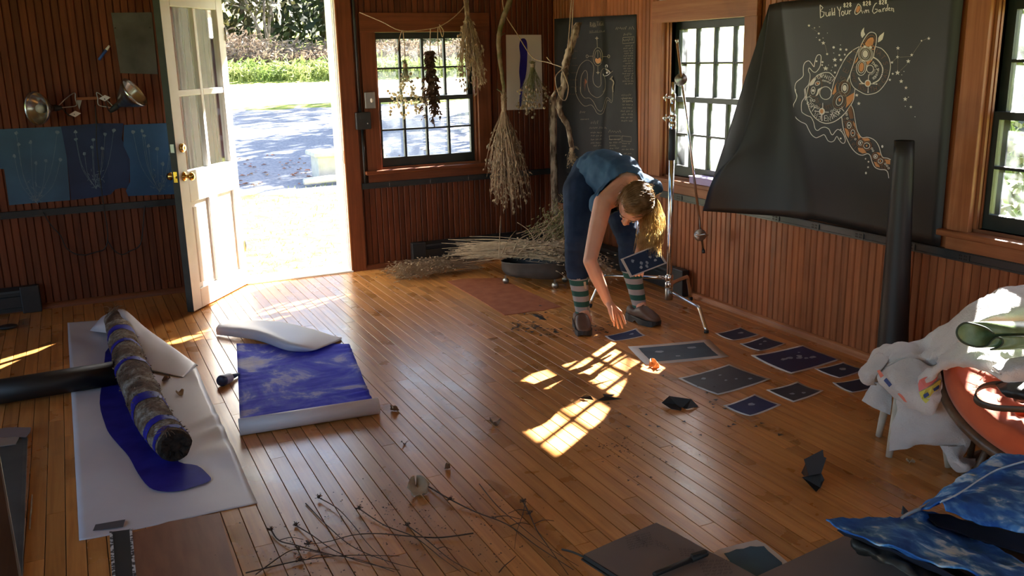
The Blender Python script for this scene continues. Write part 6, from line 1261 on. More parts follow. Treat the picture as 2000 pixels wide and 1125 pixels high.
# printed towel hanging in front
tw2 = thing('patterned_towel', 'off-white towel with pink and yellow printed border hanging off the stool', 'towel', (-.85,-4.6,.4)); M['towel2'] = M['towel']
rowsP = [D((1716,722,3.74),(1745,712,3.68),(1785,704,3.64),(1815,716,3.60),(1838,716,3.57)), D((1716,735,3.70),(1745,736,3.62),(1785,736,3.58),(1812,742,3.54),(1838,728,3.53)), D((1722,748,3.68),(1750,762,3.60),(1786,768,3.54),(1806,776,3.49),(1840,752,3.50)), D((1735,760,3.68),(1765,785,3.60),(1795,797,3.52),(1812,800,3.47),(1836,775,3.48)), D((1738,762,3.69),(1770,790,3.61),(1800,802,3.53),(1820,806,3.48),(1826,800,3.47))]
cloth('hanging_sheet', rowsP, M['towel'], tw2, 40, 34, .010, 9, seed=7)
def patch(poly, depth, matl, name):
    mb = MB(); mb.poly([pt(u, v, depth(u, v)) for u, v in poly]); o = mb.build(name, matl, tw2); solidify(o, .003); return o
M['pink'] = mat('pink_print', (.72,.16,.20), (.78,.30,.20), sc=12, rough=.9); M['lime'] = mat('lime_print', (.62,.60,.10), (.70,.68,.16), sc=12, rough=.9); M['indigo_print'] = mat('indigo_print', (.05,.08,.22), sc=12, rough=.9); M['coral'] = mat('coral_print', (.75,.22,.15), sc=12, rough=.9)
dq = lambda u, v: 3.463+.0011*abs(u-1815)
patch([(1793,750),(1796,742),(1806,737),(1818,734),(1832,733),(1829,742),(1820,751),(1808,758),(1795,764)], dq, M['pink'], 'printed_border')
patch([(1795,766),(1808,760),(1822,752),(1832,744),(1838,741),(1834,757),(1826,770),(1815,781),(1808,788),(1800,779)], dq, M['lime'], 'printed_border')
patch([(1803,771),(1812,766),(1815,772),(1806,778)], lambda u, v: dq(u, v)-.004, M['indigo_print'], 'printed_border'); patch([(1823,760),(1834,752),(1833,759),(1825,764)], lambda u, v: dq(u, v)-.004, M['indigo_print'], 'printed_border')
dl = lambda u, v: 3.64-.0012*(u-1714)
for P, m_ in (([(1713,724),(1718,722),(1726,734),(1720,738)],'coral'),([(1726,743),(1731,738),(1742,751),(1737,756)],'indigo_print'),([(1753,769),(1758,767),(1775,781),(1774,787),(1766,784)],'coral'),([(1795,792),(1799,789),(1812,798),(1808,801)],'lime')): patch(P, dl, M[m_], 'printed_border')
# lower grey towel hanging to the floor
tw3 = thing('towel', 'grey-white towel hanging from the stool down to the floor', 'towel', (-.75,-4.65,.1))
cloth('hanging_sheet', [D((1738,735,3.72),(1765,734,3.64),(1800,730,3.60),(1850,725,3.56),(1900,770,3.58)), D((1748,765,3.70),(1770,775,3.64),(1810,782,3.59),(1860,792,3.55),(1900,808,3.57)), D((1753,795,3.70),(1775,820,3.65),(1812,832,3.61),(1858,842,3.57),(1898,845,3.57)), D((1745,830,3.71),(1770,858,3.66),(1810,862,3.63),(1855,868,3.59),(1893,870,3.58)), D((1742,880,3.72),(1772,873,3.67),(1812,858,3.65),(1845,872,3.62),(1880,884,3.60))], M['towel'], tw3, 46, 46, .012, 7, seed=11)
cloth('hanging_sheet', [D((1705,745,3.86),(1720,748,3.82),(1740,755,3.80)), D((1692,765,3.86),(1714,775,3.80),(1742,785,3.78)), D((1684,783,3.86),(1708,797,3.80),(1738,810,3.78))], M['towel'], tw3, 20, 20, .008, 12, seed=12)
cloth('trailing_end', [D((1836,870,3.60),(1862,872,3.57),(1893,868,3.58)), D((1848,888,3.58),(1866,890,3.55),(1886,885,3.58)), D((1855,903,3.57),(1872,902,3.53),(1882,893,3.57)), D((1868,917,3.57),(1888,914,3.52),(1896,896,3.57)), D((1876,918,3.58),(1902,910,3.55),(1903,897,3.58))], M['towel'], tw3, 24, 30, .006, 12, seed=13)
# papasan chair
ch = thing('papasan_chair', 'round rattan chair with an orange tufted cushion', 'chair', (-.42,-5.0,0)); C0 = pt(2075,775,3.42); nz_ = (V(0,0,1)*.88-FWD*.46).normalized(); e1_ = RGT-nz_*RGT.dot(nz_); e1_.normalize(); e2_ = nz_.cross(e1_)
def PC(r, a, h): return C0+e1_*r*math.cos(a)+e2_*r*math.sin(a)+nz_*h
RP = .405
mb = MB(); mb.tube([PC(RP+.012, i*2*math.pi/48, -.03) for i in range(49)], .020, 10, False); mb.build('rim', M['rattan'], ch, True); mb = MB(); mb.tube([PC(RP-.012, i*2*math.pi/48, -.065) for i in range(49)], .014, 10, False); mb.build('rim', M['rattan'], ch, True)
for k in range(16):
    a = k*2*math.pi/16; mb = MB(); mb.tube([PC(RP*(1-.55*f**1.4), a, -.03-.20*f) for f in (0,.3,.6,1)], .011, 8); mb.build('bowl_rib', M['rattan'], ch, True)
mb = MB(); mb.tube([PC(RP*.45, i*2*math.pi/32, -.23) for i in range(33)], .014, 8, False); mb.build('bowl_ring', M['rattan'], ch, True)
for u, v in ((1912,905),): pass
bz = C0-nz_*.23
mb = MB(); mb.tube([V(C0.x+.30*math.cos(a), C0.y+.30*math.sin(a), .018) for a in [i*2*math.pi/40 for i in range(41)]], .018, 8, False); mb.build('base_ring', M['rattan'], ch, True)
for k in range(8):
    a = k*2*math.pi/8+.3; lo = V(C0.x+.30*math.cos(a), C0.y+.30*math.sin(a), .03); best = min((PC(RP*.62, b*math.pi/24, -.17) for b in range(48)), key=lambda q: abs(math.atan2(q.y-C0.y, q.x-C0.x)-math.atan2(math.sin(a), math.cos(a)))); mb = MB(); mb.tube([lo, lo.lerp(best, .5), best], .013, 8); mb.build('base_post', M['rattan'], ch, True)
for a in (3.95, 4.55): mb = MB(); mb.tube([PC(RP+.012, a+da, -.03) for da in (-.06,-.03,0,.03,.06)], .0235, 12); mb.build('cane_wrap', M['bark'], ch, True)
rows = []
for i in range(26):
    f = i/25; row = []
    for k in range(120):
        a = 2*math.pi*k/120; r = RP*1.03*f; h = -.10+.16*f**2.2; th = .075*math.sqrt(max(0, 1-((f-.55)/.46)**2)) if f > .1 else .045; puf = 1-.22*(.5+.5*math.cos(a*14))*min(1, f*1.5); fine = (.007*math.sin(a*57+2*math.sin(f*9))+.006*math.sin(a*91+3*math.sin(f*6)))*f*min(1, (1-f)*8); tuft = -.035*math.exp(-((f-.52)/.09)**2)*max(0, math.cos(a*7))**6
        row.append(PC(r, a, h+th*puf+fine+tuft+.02))
    rows.append(row)
rows += [[PC(RP*1.045, 2*math.pi*k/120, .06-.02*math.cos(2*math.pi*k/120*14)*.3) for k in range(120)], [PC(RP*1.05, 2*math.pi*k/120, .025) for k in range(120)], [PC(RP*1.02, 2*math.pi*k/120, -.012) for k in range(120)], [PC(RP*.8, 2*math.pi*k/120, -.06) for k in range(120)], [PC(RP*.3, 2*math.pi*k/120, -.12) for k in range(120)]]
mb = MB(); mb.grid(rows, 0, True); mb.build('cushion', M['cushion'], ch, True, label='orange tufted cushion')
# strap, dark bag on the cushion, green mat
M['strap'] = mat('dark_brown_leather_strap', (.05,.038,.03), (.085,.065,.052), sc=8, rough=.5)
def band_mesh(P, w_, up, name, matl, th=.004, n=40, parent=None):
    Q = smooth_path([tuple(p) for p in P], n); rows = [[tuple(Vector(q)-up*w_/2) for q in Q], [tuple(Vector(q)+up*w_/2) for q in Q]]; mb = MB(); mb.grid(rows); o = mb.build(name, matl, parent, True); solidify(o, th); return o
st = thing('strap', 'brown leather strap looped on the orange cushion', 'strap', tuple(pt(1910,790,3.10)))
band_mesh(D((2060,806,2.98),(2000,800,3.02),(1950,797,3.06),(1920,790,3.09),(1906,780,3.12),(1905,768,3.15),(1914,758,3.17),(1930,752,3.18),(1960,750,3.18),(2060,752,3.18)), .026, nz_, 'loop', M['strap'], parent=st)
mb = MB()
for k in range(22):
    a = pt(1909+rt.uniform(-1,4), 762+rt.uniform(-10,8), 3.13); mb.tube([a, a-RGT*rt.uniform(.005,.03)+UPV*rt.gauss(0,.012)], [.0008,.0004], 3, False)
mb.build('frayed_threads', M['straw'], st, kind='stuff')
M['dark_bag'] = mat('black_leather', (.014,.013,.013), (.03,.028,.027), sc=6, rough=.45, bump=.2)
t = thing('bag', 'black leather bag lying on the cushion behind the strap', 'bag', tuple(pt(1985,750,3.14)))
cloth('pouch', [D((1945,752,3.20),(1980,742,3.22),(2060,738,3.24)), D((1950,760,3.12),(1985,750,3.10),(2060,748,3.08)), D((1965,772,3.10),(1995,772,3.05),(2060,778,3.02)), D((1985,782,3.13),(2010,786,3.10),(2060,792,3.08))], M['dark_bag'], t, 26, 22, .008, 14, .004, seed=20)
M['mat_green'] = mat('green_rubber_mat', (.16,.24,.10), (.22,.31,.14), sc=30, rough=.32, bump=.12, bsc=220); M['mat_dark'] = mat('dark_green_mat', (.03,.05,.028), (.045,.07,.04), sc=20, rough=.6)
ym = thing('yoga_mat', 'green mat folded in an S on the towels', 'mat', tuple(pt(1930,660,3.36)))
spq = [(1884,640),(1880,632),(1872,636),(1869,648),(1876,660),(1895,670),(1915,674),(1932,672),(1940,664),(1944,659),(1953,660),(1957,668),(1951,676),(1938,680)]
prof = smooth_path([(1941,652),(1926,641),(1902,633),(1884,631),(1871,640),(1869,654),(1880,668),(1904,677),(1926,676),(1937,665),(1946,659),(1956,661),(1958,670),(1950,678),(1934,683)], 60)
ext = RGT*.93+FWD*.36+V(0,0,.0); mb = MB(); A = [pt(u, v, 3.06) for u, v in prof]; mb.grid([[tuple(a) for a in A], [tuple(a+ext*.12) for a in A], [tuple(a+ext*.40) for a in A]]); o = mb.build('folded_sheet', [M['mat_green'], M['mat_dark']], ym, True); solidify(o, .006)
mb = MB(); mb.tube([tuple(pt(u, v, 3.059)) for u, v in prof], .0035, 5); mb.build('edge', M['mat_dark'], ym, True)
# ================================================================ NEAR TABLE: JOURNALS, PEN, INDIGO CLOTHS
ZT = .70
M['page'] = mat('grey_mauve_page', (.185,.150,.140), (.215,.175,.162), sc=4, rough=.75); M['cover'] = mat('black_journal_cover', (.02,.02,.023), (.03,.03,.033), sc=6, rough=.5); M['ink'] = mat('dark_ink', (.03,.022,.022), rough=.8)
def TZ(u, v, z=ZT): return at(u, v, 'z', z)
tb = thing('work_table', 'dark table edge under the journals and indigo cloths near the camera', 'table', (-2.0,-6.6,0))
e0, e1 = TZ(1330,1150), TZ(1985,985); dirt = (e1-e0).normalized(); inn = V(dirt.y, -dirt.x, 0); inn = inn if (inn.dot(-FWD) > 0) else -inn; a, b = e0-dirt*.05, e1+dirt*.45
mb = MB(); mb.prism([a+V(0,0,-.035), b+V(0,0,-.035), b+inn*.62+V(0,0,-.035), a+inn*.62+V(0,0,-.035)], (0,0,.032)); bevel(mb.build('table_top', M['table_brown'], tb), .004)
for c in (a.lerp(b,.07)+inn*.06, a.lerp(b,.93)+inn*.06, a.lerp(b,.07)+inn*.56, a.lerp(b,.93)+inn*.56): mb = MB(); mb.box(c+V(-.025,-.025,-ZT), c+V(.025,.025,-.035)); mb.build('leg', M['table_brown'], tb)
jn = thing('open_journal', 'open journal with grey pages of faint handwriting at the bottom edge', 'book', tuple(TZ(1280,1060)))
k1, k2, k3 = TZ(1140,1083,ZT+.012), TZ(1282,1021,ZT+.012), TZ(1390,1080,ZT+.012); k4 = k1+(k3-k2)*1.02
def leafp(A, B, C, Dd, h, nm, m_, bow=0):
    g = []
    for j in range(8):
        row = []
        for i in range(10):
            u, v = i/9, j/7; p = A.lerp(B, u).lerp(Dd.lerp(C, u), v); row.append(tuple(p+V(0,0,h+bow*math.sin(math.pi*v)*.5+bow*.3*math.sin(math.pi*u))))
        g.append(row)
    mb = MB(); mb.grid(g); return mb.build(nm, m_, jn, True)
mb = MB(); ex, ey = (k2-k1).normalized(), (k4-k1).normalized(); mb.prism([k1-ex*.004-ey*.003+V(0,0,-.012), k2+ex*.004-ey*.004+V(0,0,-.012), k3+ex*.004+V(0,0,-.012), k4-ex*.004+V(0,0,-.012)], (0,0,.003)); mb.build('cover', M['cover'], jn)
mb = MB(); mb.prism([k1+V(0,0,-.009), k2+V(0,0,-.009), k3+V(0,0,-.009), k4+V(0,0,-.009)], (0,0,.0085)); mb.build('page_block', M['cover'], jn); leafp(k1, k2, k3, k4, .0005, 'page', M['page'], .002)
r1, r2 = k4, k3; w_ = (k3-k2)*1.02; r3, r4 = k3+w_, k4+w_
leafp(r1, r2, r3, r4, .001, 'page', M['page'], .004); mb = MB(); mb.prism([r1+V(0,0,-.012), r2+V(0,0,-.012), r3+V(0,0,-.012), r4+V(0,0,-.012)], (0,0,.012)); mb.build('page_block', M['cover'], jn)
wj = MB(); pm_ = lambda u, v: tuple(TZ(u, v, ZT+.0152))
for u0, v0, u1, v1, n_ in ((1222,1052,1270,1040,6),(1280,1056,1305,1066,3),(1326,1072,1355,1074,4),(1240,1046,1262,1060,3)):
    for k in range(n_): scribble(wj, u0+k*1.5, v0+k*4.2, u1+k*1.5, v1+k*4.2, 4, .5, pm_)
for k in range(5): scribble(wj, 1365+k*3, 1098+k*6, 1420+k*3, 1094+k*6, 6, .7, lambda u, v: tuple(TZ(u, v, ZT+.0178)))
wj.build('handwriting', M['ink'], jn, kind='stuff')
rb = MB(); rb.tube(smooth_path([tuple(k1+V(0,0,-.005)), tuple(TZ(1118,1078,ZT)), tuple(TZ(1098,1073,ZT-.01))], 10), .0022, 6); rb.build('ribbon_marker', M['cover'], jn, True)
p0, p1 = TZ(1277,1122,ZT+.0215), TZ(1382,1080,ZT+.0215); t = thing('pen', 'black pen lying in the gutter of the open journal', 'pen', tuple(p0)); ax = p1-p0; mb = MB(); mb.tube([p0, p0+ax*.05, p0+ax*.68], [.0042,.0052,.0052], 14); mb.build('barrel', M['rubber'], t, True); mb = MB(); mb.tube([p0+ax*.68, p0+ax*.97, p0+ax*1.0], [.0058,.0058,.004], 14); mb.build('cap', M['rubber'], t, True); mb = MB(); c = ax.normalized().cross(V(0,0,1)); mb.box(p0+ax*.72+V(0,0,.005)-V(.002,.002,0), p0+ax*.95+V(.002,.002,.0085)); mb.build('clip', M['rubber'], t)
b2 = thing('grey_folder', 'grey-mauve cardboard folder lying right of the open journal', 'folder', tuple(TZ(1640,1090))); P = [TZ(1478,1130,ZT+.006), TZ(1652,1049,ZT+.006), TZ(1690,1068,ZT+.006), TZ(1790,1140,ZT+.006), TZ(1620,1260,ZT+.006)]; mb = MB(); mb.prism(P, (0,0,.006)); bevel(mb.build('board', M['page'], b2), .002)
# torn cyanotype between journal and folder
tp = thing('torn_print', 'teal print with torn white margin between journal and folder', 'print', tuple(TZ(1475,1090,ZT+.002))); P = [(1392,1082),(1404,1074),(1440,1064),(1478,1055),(1495,1063),(1520,1083),(1541,1101),(1560,1150),(1430,1150)]; mb = MB(); mb.prism([TZ(u, v, ZT+.003) for u, v in P], (0,0,.001)); mb.build('sheet', M['print_white'], tp)
P = [(1414,1081),(1424,1079),(1438,1073),(1452,1072),(1466,1067),(1478,1068),(1492,1067),(1500,1076),(1512,1086),(1527,1099),(1540,1150),(1430,1150),(1425,1095)]; mb = MB(); mb.prism([TZ(u, v, ZT+.0041) for u, v in P], (0,0,.0005)); mb.build('image', M['teal_print'], tp)
# indigo cloths
def indigo():
    m, t, p = nodes('indigo_tie_dye'); p.inputs['Roughness'].default_value = .9; p.inputs['Specular IOR Level'].default_value = .08; mp = mapped(t, (1, 1, 1)); n1 = N(t, 'TexNoise', Scale=17, Detail=4, Roughness=.55, Distortion=.4); t.links.new(mp, n1.inputs['Vector'])
    r = ramp(t, [(.30, (.022,.085,.38)), (.50, (.045,.17,.58)), (.58, (.13,.36,.78)), (.63, (.50,.72,.98)), (.70, (.68,.84,1.0))], n1.outputs[0]); t.links.new(r.outputs[0], p.inputs['Base Color']); n2 = N(t, 'TexNoise', Scale=60, Detail=5); t.links.new(mp, n2.inputs['Vector']); b = N(t, 'Bump', Strength=.4, Distance=.004); t.links.new(n2.outputs[0], b.inputs['Height']); t.links.new(b.outputs[0], p.inputs['Normal']); return m
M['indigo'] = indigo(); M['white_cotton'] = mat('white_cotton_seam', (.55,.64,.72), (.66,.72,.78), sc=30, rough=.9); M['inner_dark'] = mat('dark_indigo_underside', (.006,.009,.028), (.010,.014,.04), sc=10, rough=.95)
ic = thing('indigo_cloth', 'lower indigo cloth with pale flecks folded to a pointed corner', 'cloth', tuple(TZ(1800,1060)))
cloth('folded_layer', [D((1613,1018,1.72),(1680,1012,1.76),(1745,1013,1.80),(1800,1004,1.86),(1850,1010,1.90)), D((1640,1032,1.68),(1700,1038,1.70),(1770,1044,1.72),(1850,1060,1.74),(1960,1080,1.74)), D((1690,1052,1.62),(1760,1070,1.62),(1840,1092,1.62),(1930,1110,1.62),(2060,1135,1.60)), D((1760,1078,1.57),(1830,1100,1.56),(1910,1125,1.55),(1990,1150,1.54),(2060,1180,1.52))], M['indigo'], ic, 46, 30, .006, 16, .003, seed=31)
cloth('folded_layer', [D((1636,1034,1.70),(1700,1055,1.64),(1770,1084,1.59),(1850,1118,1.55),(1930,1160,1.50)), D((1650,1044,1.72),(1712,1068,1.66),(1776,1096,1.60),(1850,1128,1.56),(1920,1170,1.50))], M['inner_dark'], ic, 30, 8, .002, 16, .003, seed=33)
ic2 = thing('indigo_cloth', 'upper indigo cloth with a white seam stacked at the right frame edge', 'cloth', tuple(TZ(1920,960)))
cloth('folded_layer', [D((1795,1000,1.86),(1830,970,1.93),(1870,942,2.0),(1915,912,2.06),(1970,893,2.10),(2060,890,2.12)), D((1815,996,1.82),(1850,972,1.88),(1892,950,1.94),(1945,930,1.98),(2060,920,2.0)), D((1838,984,1.79),(1880,985,1.80),(1940,988,1.80),(2060,992,1.80)), D((1842,992,1.77),(1890,1005,1.76),(1950,1020,1.75),(2060,1040,1.72)), D((1846,1000,1.76),(1890,1015,1.75),(1950,1032,1.74),(2060,1056,1.70))], M['indigo'], ic2, 46, 34, .007, 15, .003, seed=35)
cloth('dark_fold', [D((1800,1006,1.86),(1850,1008,1.84),(1900,1022,1.82),(2060,1060,1.80)), D((1830,1030,1.80),(1870,1040,1.78),(1930,1062,1.76),(2060,1100,1.74))], M['inner_dark'], ic2, 26, 10, .002, 16, .003, seed=36)  # under layer in a much darker indigo than the cloth above
band_mesh(D((1838,980,1.765),(1862,970,1.80),(1885,956,1.85),(1915,936,1.91),(1950,917,1.97),(2000,902,2.02)), .012, (UPV*.6-FWD*.8).normalized(), 'white_seam', M['white_cotton'], .002, 40, ic2)
band_mesh(D((1760,1012,1.80),(1780,1000,1.83),(1800,992,1.85),(1825,978,1.90)), .010, (UPV*.8-FWD*.6).normalized(), 'piped_edge', M['white_cotton'], .003, 24, ic)
t = thing('dark_bag', 'black rumpled bag under the indigo cloths', 'bag', tuple(TZ(1750,1090)))
cloth('rumpled_fabric', [D((1658,1050,1.74),(1720,1062,1.68),(1800,1090,1.64),(1900,1130,1.60)), D((1668,1062,1.70),(1730,1086,1.63),(1800,1112,1.59),(1880,1160,1.54)), D((1690,1082,1.68),(1745,1108,1.60),(1800,1140,1.56),(1860,1200,1.50))], M['dark_bag'], t, 30, 20, .012, 18, .004, seed=40)
# ================================================================ SMALL THINGS ON THE FLOOR
rs = random.Random(91)
def fprint(label, q, img, flecks, marg=.06, curl=.006, group='prints laid out on the floor', name='print', th=.0012):
    P = [at(*p) for p in q]; t = thing(name, label, 'print', tuple(sum(P, V(0,0,0))/4), group)
    def pos(u, v, h=0):
        p = P[0].lerp(P[1], u).lerp(P[3].lerp(P[2], u), v); p.z = .0009+h+curl*((2*u-1)**2*(2*v-1)**2)*(1+.5*math.sin(u*3+P[0].x*9)); return p
    mb = MB(); mb.grid([[tuple(pos(i/10, j/8)) for i in range(11)] for j in range(9)]); o = mb.build('sheet', M['print_white'], t, True); solidify(o, .0006)
    mb = MB(); mb.grid([[tuple(pos(marg+(1-2*marg)*i/10+rs.uniform(-.004,.004), marg*1.2+(1-2.4*marg)*j/8+rs.uniform(-.004,.004), .0008)) for i in range(11)] for j in range(9)]); mb.build('image', img, t, True)
    for u, v, s in flecks:
        c = pos(u, v, .0014); ex, ey = (P[1]-P[0]).normalized(), (P[3]-P[0]).normalized(); mb = MB(); mb.poly([c+ex*math.cos(a)*s*rs.uniform(.6,1.1)+ey*math.sin(a)*s*rs.uniform(.4,.9) for a in [k*.79 for k in range(8)]]); mb.build('pale_shape', M['blob'], t)
    return t
fprint('small dark blue print under the woman\'s reaching hand', [(1181,658),(1243,643),(1261,657),(1199,668)], M['cy_bright'], [(.72,.45,.022)])
t2 = fprint('large teal-grey print with wide clear margin, nearest the woman', [(1226,678),(1385,664),(1424,698),(1262,714)], M['cy_mid'], [(.3,.4,.03),(.7,.35,.03),(.45,.7,.02)], .10, .003)
fprint('small navy print beside the stand\'s front foot', [(1396,653),(1447,640),(1484,655),(1432,667)], M['cy_deep'], [(.68,.45,.022)])
fprint('small navy print with two white spots, second along the wall', [(1445,674),(1492,658),(1536,672),(1486,688)], M['cy_deep'], [(.45,.45,.014),(.72,.35,.018)])
fprint('large navy print with white broken ring near the wall', [(1466,697),(1568,675),(1643,703),(1545,733)], M['cy_bright'], [(.34,.40,.026),(.44,.40,.024),(.56,.50,.022),(.62,.42,.024),(.64,.58,.018),(.74,.6,.026),(.72,.28,.01)], .045)
fprint('small navy print with a white star shape, right of the large navy print', [(1590,722),(1647,709),(1692,723),(1640,741)], M['cy_deep'], [(.6,.45,.026)])
fprint('small navy print partly hidden by the towels', [(1625,750),(1690,738),(1730,752),(1664,770)], M['cy_deep'], [(.75,.5,.024)])
fprint('largest grey-blue mottled print in the second row', [(1324,741),(1424,713),(1506,742),(1402,774)], M['cy_grey'], [(.3,.25,.018),(.58,.3,.012),(.65,.6,.012),(.8,.75,.016),(.5,.55,.012)], .04)
fprint('small dull navy print right of the mottled grey-blue print', [(1496,763),(1558,748),(1609,766),(1550,787)], M['cy_grey'], [(.35,.55,.016),(.6,.7,.014)])
fprint('small bright blue print nearest the camera', [(1412,795),(1474,771),(1526,792),(1465,816)], M['cy_bright'], [(.55,.42,.022)])
# black folded-paper scraps (crow shapes)
def facets(name, label, tris, cat='paper', group=None, matl=None):
    mb = MB(); pts = {}; 
    for tri in tris: mb.poly(tri)
    o = mb.build(name, matl or M['black_paper']); solidify(o, .0012); tag(o, label, cat, group); o.location = (0,0,.0015); return o
def G(u, v, h=0): p = at(u, v); p.z = h; return p
def UPp(base, du, dv):  # point above a floor point, offset in view pixels at that depth
    d = (base-CAM).dot(FWD); return base+RGT*du*d/F_PX-UPV*dv*d/F_PX
b = G(1326,796)
facets('paper_bird', 'black folded paper bird lying flat right of the sun patch', [[G(1292,791,.01), UPp(b,-19,-22), UPp(b,-6,-6), G(1310,800,.002)], [UPp(b,-19,-22), UPp(b,24,-16), UPp(b,6,2), UPp(b,-6,-6)], [UPp(b,-6,-6), UPp(b,6,2), G(1330,803,.001), G(1310,800,.002)], [UPp(b,24,-16), UPp(b,38,-2), G(1342,800,.002), UPp(b,6,2)], [UPp(b,24,-12), UPp(b,30,-8), UPp(b,26,-4)], [UPp(b,28,-3), UPp(b,42,0), UPp(b,30,4)]], 'paper bird', 'black folded paper birds')
b = G(1594,955)
facets('paper_bird', 'black folded paper bird standing upright on the right side', [[UPp(b,-24,-57), UPp(b,13,-76), UPp(b,10,-30), UPp(b,-14,-25)], [UPp(b,13,-76), UPp(b,15,-62), UPp(b,20,-60), UPp(b,10,-30)], [UPp(b,-14,-25), UPp(b,10,-30), UPp(b,8,-2), G(1594,962,.001), G(1566,935,.006)], [UPp(b,-20,-50), UPp(b,-14,-25), G(1570,932,.004), G(1565,928,.01)], [UPp(b,10,-30), UPp(b,16,-18), G(1599,962,.002), UPp(b,8,-2)]], 'paper bird', 'black folded paper birds')
b = G(1172,780)
facets('paper_bird', 'thin black paper bird lying at the edge of the sun patch', [[G(1131,779,.002), UPp(b,-26,-10), UPp(b,-18,-6), G(1160,783,.002)], [UPp(b,5,-10), UPp(b,30,-9), UPp(b,22,-5), UPp(b,8,-5)], [G(1168,782,.001), UPp(b,10,-6), G(1216,781,.004), G(1180,784,.002)]], 'paper bird', 'black folded paper birds')
b = G(1768,1006); facets('paper_bird', 'black paper point showing behind the indigo cloth', [[UPp(b,-5,-18), UPp(b,8,-4), G(1765,1008,.001)], [UPp(b,-5,-18), G(1760,1006,.003), G(1765,1008,.001)]], 'paper bird', 'black folded paper birds')
mb = MB()
for P in ([(1040,615),(1046,614),(1062,621),(1068,626),(1058,624)],): mb.prism([G(*p, .0012) for p in P], (0,0,.002))
tag(mb.build('paper_strip', M['black_paper']), 'curved strip of black paper beside the linoleum patch', 'paper')
def confetti(name, label, spots, n, s0, s1, matl):
    mb = MB()
    for _ in range(n):
        u, v, su, sv = rs.choice(spots); p = G(u+rs.gauss(0, su), v+rs.gauss(0, sv), .0016); s = rs.uniform(s0, s1); a = rs.uniform(0, 6.3)
        mb.poly([p+V(math.cos(a+k*2.1+rs.uniform(-.4,.4))*s, math.sin(a+k*2.1)*s, rs.uniform(0, .004)) for k in range(3)])
    o = mb.build(name, matl, kind='stuff'); tag(o, label, 'scraps')
confetti('paper_scraps', 'small black paper scraps scattered left of the woman\'s feet', [(1040,640,22,7),(1085,650,12,5),(1010,638,6,5),(1075,620,40,14),(1175,640,10,8)], 90, .008, .018, M['black_paper'])
confetti('paper_scraps', 'dark paper scraps scattered around the prints', [(1240,800,40,20),(1310,830,40,15),(1390,765,14,30),(1290,735,12,10),(1450,830,60,12)], 34, .008, .016, M['black_paper'])
confetti('leaf_crumbs', 'brown leaf crumbs scattered below the sun patch', [(1190,860,26,22),(1225,875,16,14),(1260,890,40,30),(1170,620,90,40),(830,560,60,12)], 150, .003, .009, M['seaweed'])
confetti('seed_crumbs', 'dark seeds and crumbs around the twigs at the bottom', [(700,1020,90,35),(860,1060,110,30),(780,990,70,25),(960,1040,50,40),(600,1080,60,25)], 520, .0018, .0055, M['twig'])
M['dry_leaf'] = mat('curled_brown_leaf', (.14,.075,.035), (.26,.15,.075), sc=16, rough=.8); M['pale_leaf'] = mat('curled_pale_leaf', (.36,.28,.18), (.48,.39,.27), sc=16, rough=.8); M['orange_leaf'] = mat('curled_orange_leaf', (.48,.20,.07), (.6,.3,.12), sc=16, rough=.8, trans=.3)
def leaf(label, u, v, s, matl, h=.03, seed=0):
    c = G(u, v, .003); r = random.Random(seed); rows = []; t = thing('dry_leaf', label, 'leaf', tuple(c), 'dry leaves on the floor'); ro_ = r.uniform(0, 6.3)
    for j in range(9):
        f = j/8; row = []
        for i in range(9):
            g = i/8*2-1; w_ = s*math.sin(math.pi*(.06+.9*f))*(.75+.35*abs(math.sin(f*9))); x = (f-.5)*2*s; y = g*w_; z = abs(g)**1.5*h*(.6+.5*math.sin(f*4+seed))+.012*math.sin(f*6+seed)+h*.3*(f-.5)**2*4; row.append(tuple(c+V(x*math.cos(ro_)-y*math.sin(ro_), x*math.sin(ro_)+y*math.cos(ro_), max(0, z)*.9+.001)))
        rows.append(row)
    mb = MB(); mb.grid(rows); o = mb.build('blade', matl, t, True); solidify(o, .0006); mb = MB(); e = Vector(rows[0][4]); d = V(math.cos(ro_), math.sin(ro_), 0); mb.tube([e, e-d*s*.6+V(0,0,.008), e-d*s*1.1+V(0,0,.003)], [.0013,.001,.0007], 4); mb.build('stalk', matl, t)
leaf('small brown curled leaf right of the blue sheet', 771, 803, .022, M['dry_leaf'], .02, 1); leaf('brown crumpled leaf in the middle of the floor', 968, 829, .026, M['dry_leaf'], .02, 2); leaf('orange backlit leaf by the large teal print', 1278, 717, .032, M['orange_leaf'], .03, 3); leaf('pale curled leaf above the twigs', 818, 962, .042, M['pale_leaf'], .045, 4); leaf('pale leaf by the near edge of the long paper', 352, 772, .020, M['pale_leaf'], .018, 6); leaf('grey curled leaf on the white paper beside the log', 325, 744, .024, M['dry_leaf'], .02, 7); leaf('tiny dark leaf above the twigs', 874, 916, .014, M['dry_leaf'], .015, 8); leaf('dark seed pod lying on the bare boards', 789, 869, .012, M['dry_leaf'], .008, 9); leaf('pale feathery scrap on the floor before the stool', 1778, 905, .018, M['pale_leaf'], .012, 10)
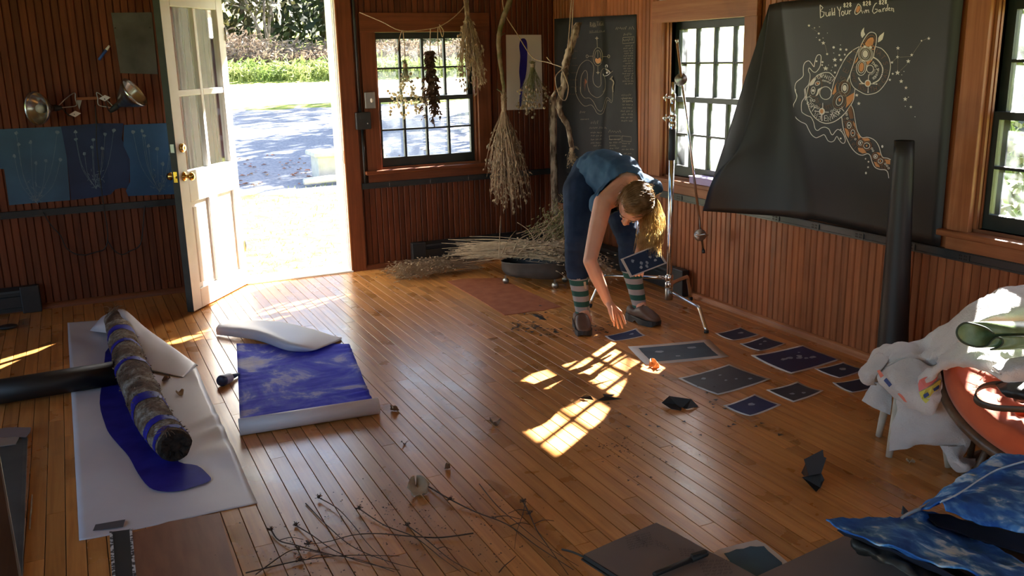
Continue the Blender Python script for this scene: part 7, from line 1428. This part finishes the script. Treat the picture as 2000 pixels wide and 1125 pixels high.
# dry stems at the bottom
def stem(label, P, rad=.0028, heads=(), br=()):
    t = thing('fallen_twig', label, 'twig', tuple(G(*P[0])), 'dry twigs on the floor'); Q = [G(u, v, .004+.010*math.sin(k*1.3+u)**2) for k, (u, v) in enumerate(P)]; S_ = smooth_path([tuple(q) for q in Q], 26); mb = MB(); mb.tube(S_, [rad*(1-.6*i/25) for i in range(26)], 5)
    for f, du, dv in br:
        a = Vector(cr(S_, f)); b = at(*[c for c in (P[0][0]+0, P[0][1])]) if 0 else a+(RGT*du-UPV*dv)*.0018; b.z = .012; m_ = a.lerp(b, .5)+V(0,0,.01); mb.tube(smooth_path([tuple(a), tuple(m_), tuple(b)], 8), [rad*.55]*4+[rad*.4]*4, 4)
    mb.build('stalk', M['twig'], t, True)
    if heads:
        for f in heads:
            c = Vector(cr(S_, f)); h = MB()
            for _ in range(16): d = V(rs.gauss(0,1), rs.gauss(0,1), abs(rs.gauss(0,.8))).normalized(); h.add([c, c+d*.014+d.orthogonal().normalized()*.003, c+d*.017], [(0,1,2)])
            h.ball(c+V(0,0,.004), .007, 7, 5); h.build('seed_head', M['twig'], t, kind='stuff')
stem('long dark stem crossing the lower middle, thick end at its right', [(925,1048),(860,1053),(800,1054),(740,1046),(690,1050),(640,1062),(600,1070)], .0030, (.98,))
stem('stem running along the bottom from the lower left', [(480,1123),(540,1110),(600,1096),(680,1090),(780,1088)], .0028, (.45,), ((.5,40,-30),))
stem('stem with a forked left end near the long paper', [(530,1040),(545,1058),(580,1072),(640,1084),(700,1100),(770,1120)], .003, (0,), ((.2,50,20),))
stem('stem slanting down from a spiky head left of centre', [(578,1028),(610,1052),(650,1078),(700,1098),(780,1116)], .0026, (0,))
stem('stem slanting down from the second spiky head', [(623,977),(660,1000),(690,1032),(720,1070),(760,1110)], .0024, (0,))
stem('stem slanting from the head above centre to the lower right', [(702,1000),(750,1028),(810,1055),(860,1090),(900,1120)], .0026, (0,))
stem('straight stem from centre to the lower edge', [(597,985),(640,1030),(690,1075),(760,1100),(820,1118)], .0024)
stem('long stem starting beside the pale leaf and running right', [(836,952),(880,982),(930,1003),(990,1030),(1050,1070),(1120,1120)], .0034, (.2,), ((.5,60,45),(.62,40,-20)))
stem('stem on the right with a bushy head', [(1022,985),(1034,1010),(1050,1040),(1075,1080),(1110,1125)], .003, (.0,.25), ((.2,-40,30),(.4,40,-25)))
stem('thin stem descending right of centre', [(936,947),(970,990),(1005,1022),(1060,1068),(1130,1112)], .0022)
stem('stem below the centre with knotted seed head', [(795,1028),(830,1058),(880,1095),(930,1125)], .0026, (0,), ((.5,30,35),))
stem('curved stem at the bottom right of the twigs', [(975,1124),(985,1108),(1000,1096),(1008,1088)], .0024)
stem('pale thin stalk lying across the right twigs', [(1027,980),(1020,1010),(1010,1042),(1005,1075)], .0018)
stem('stem by the lower left edge of the twigs', [(500,1125),(560,1085),(590,1080),(640,1086)], .0024, (.6,))
o = G(104,900); mb = MB(); mb.tube(smooth_path([tuple(G(63,968,.003)), tuple(G(62,990,.004)), tuple(G(58,1035,.003))], 8), .003, 5); tag(mb.build('straw_stalk', M['straw'], None, True), 'single pale straw stalk on the boards at the left edge', 'straw')
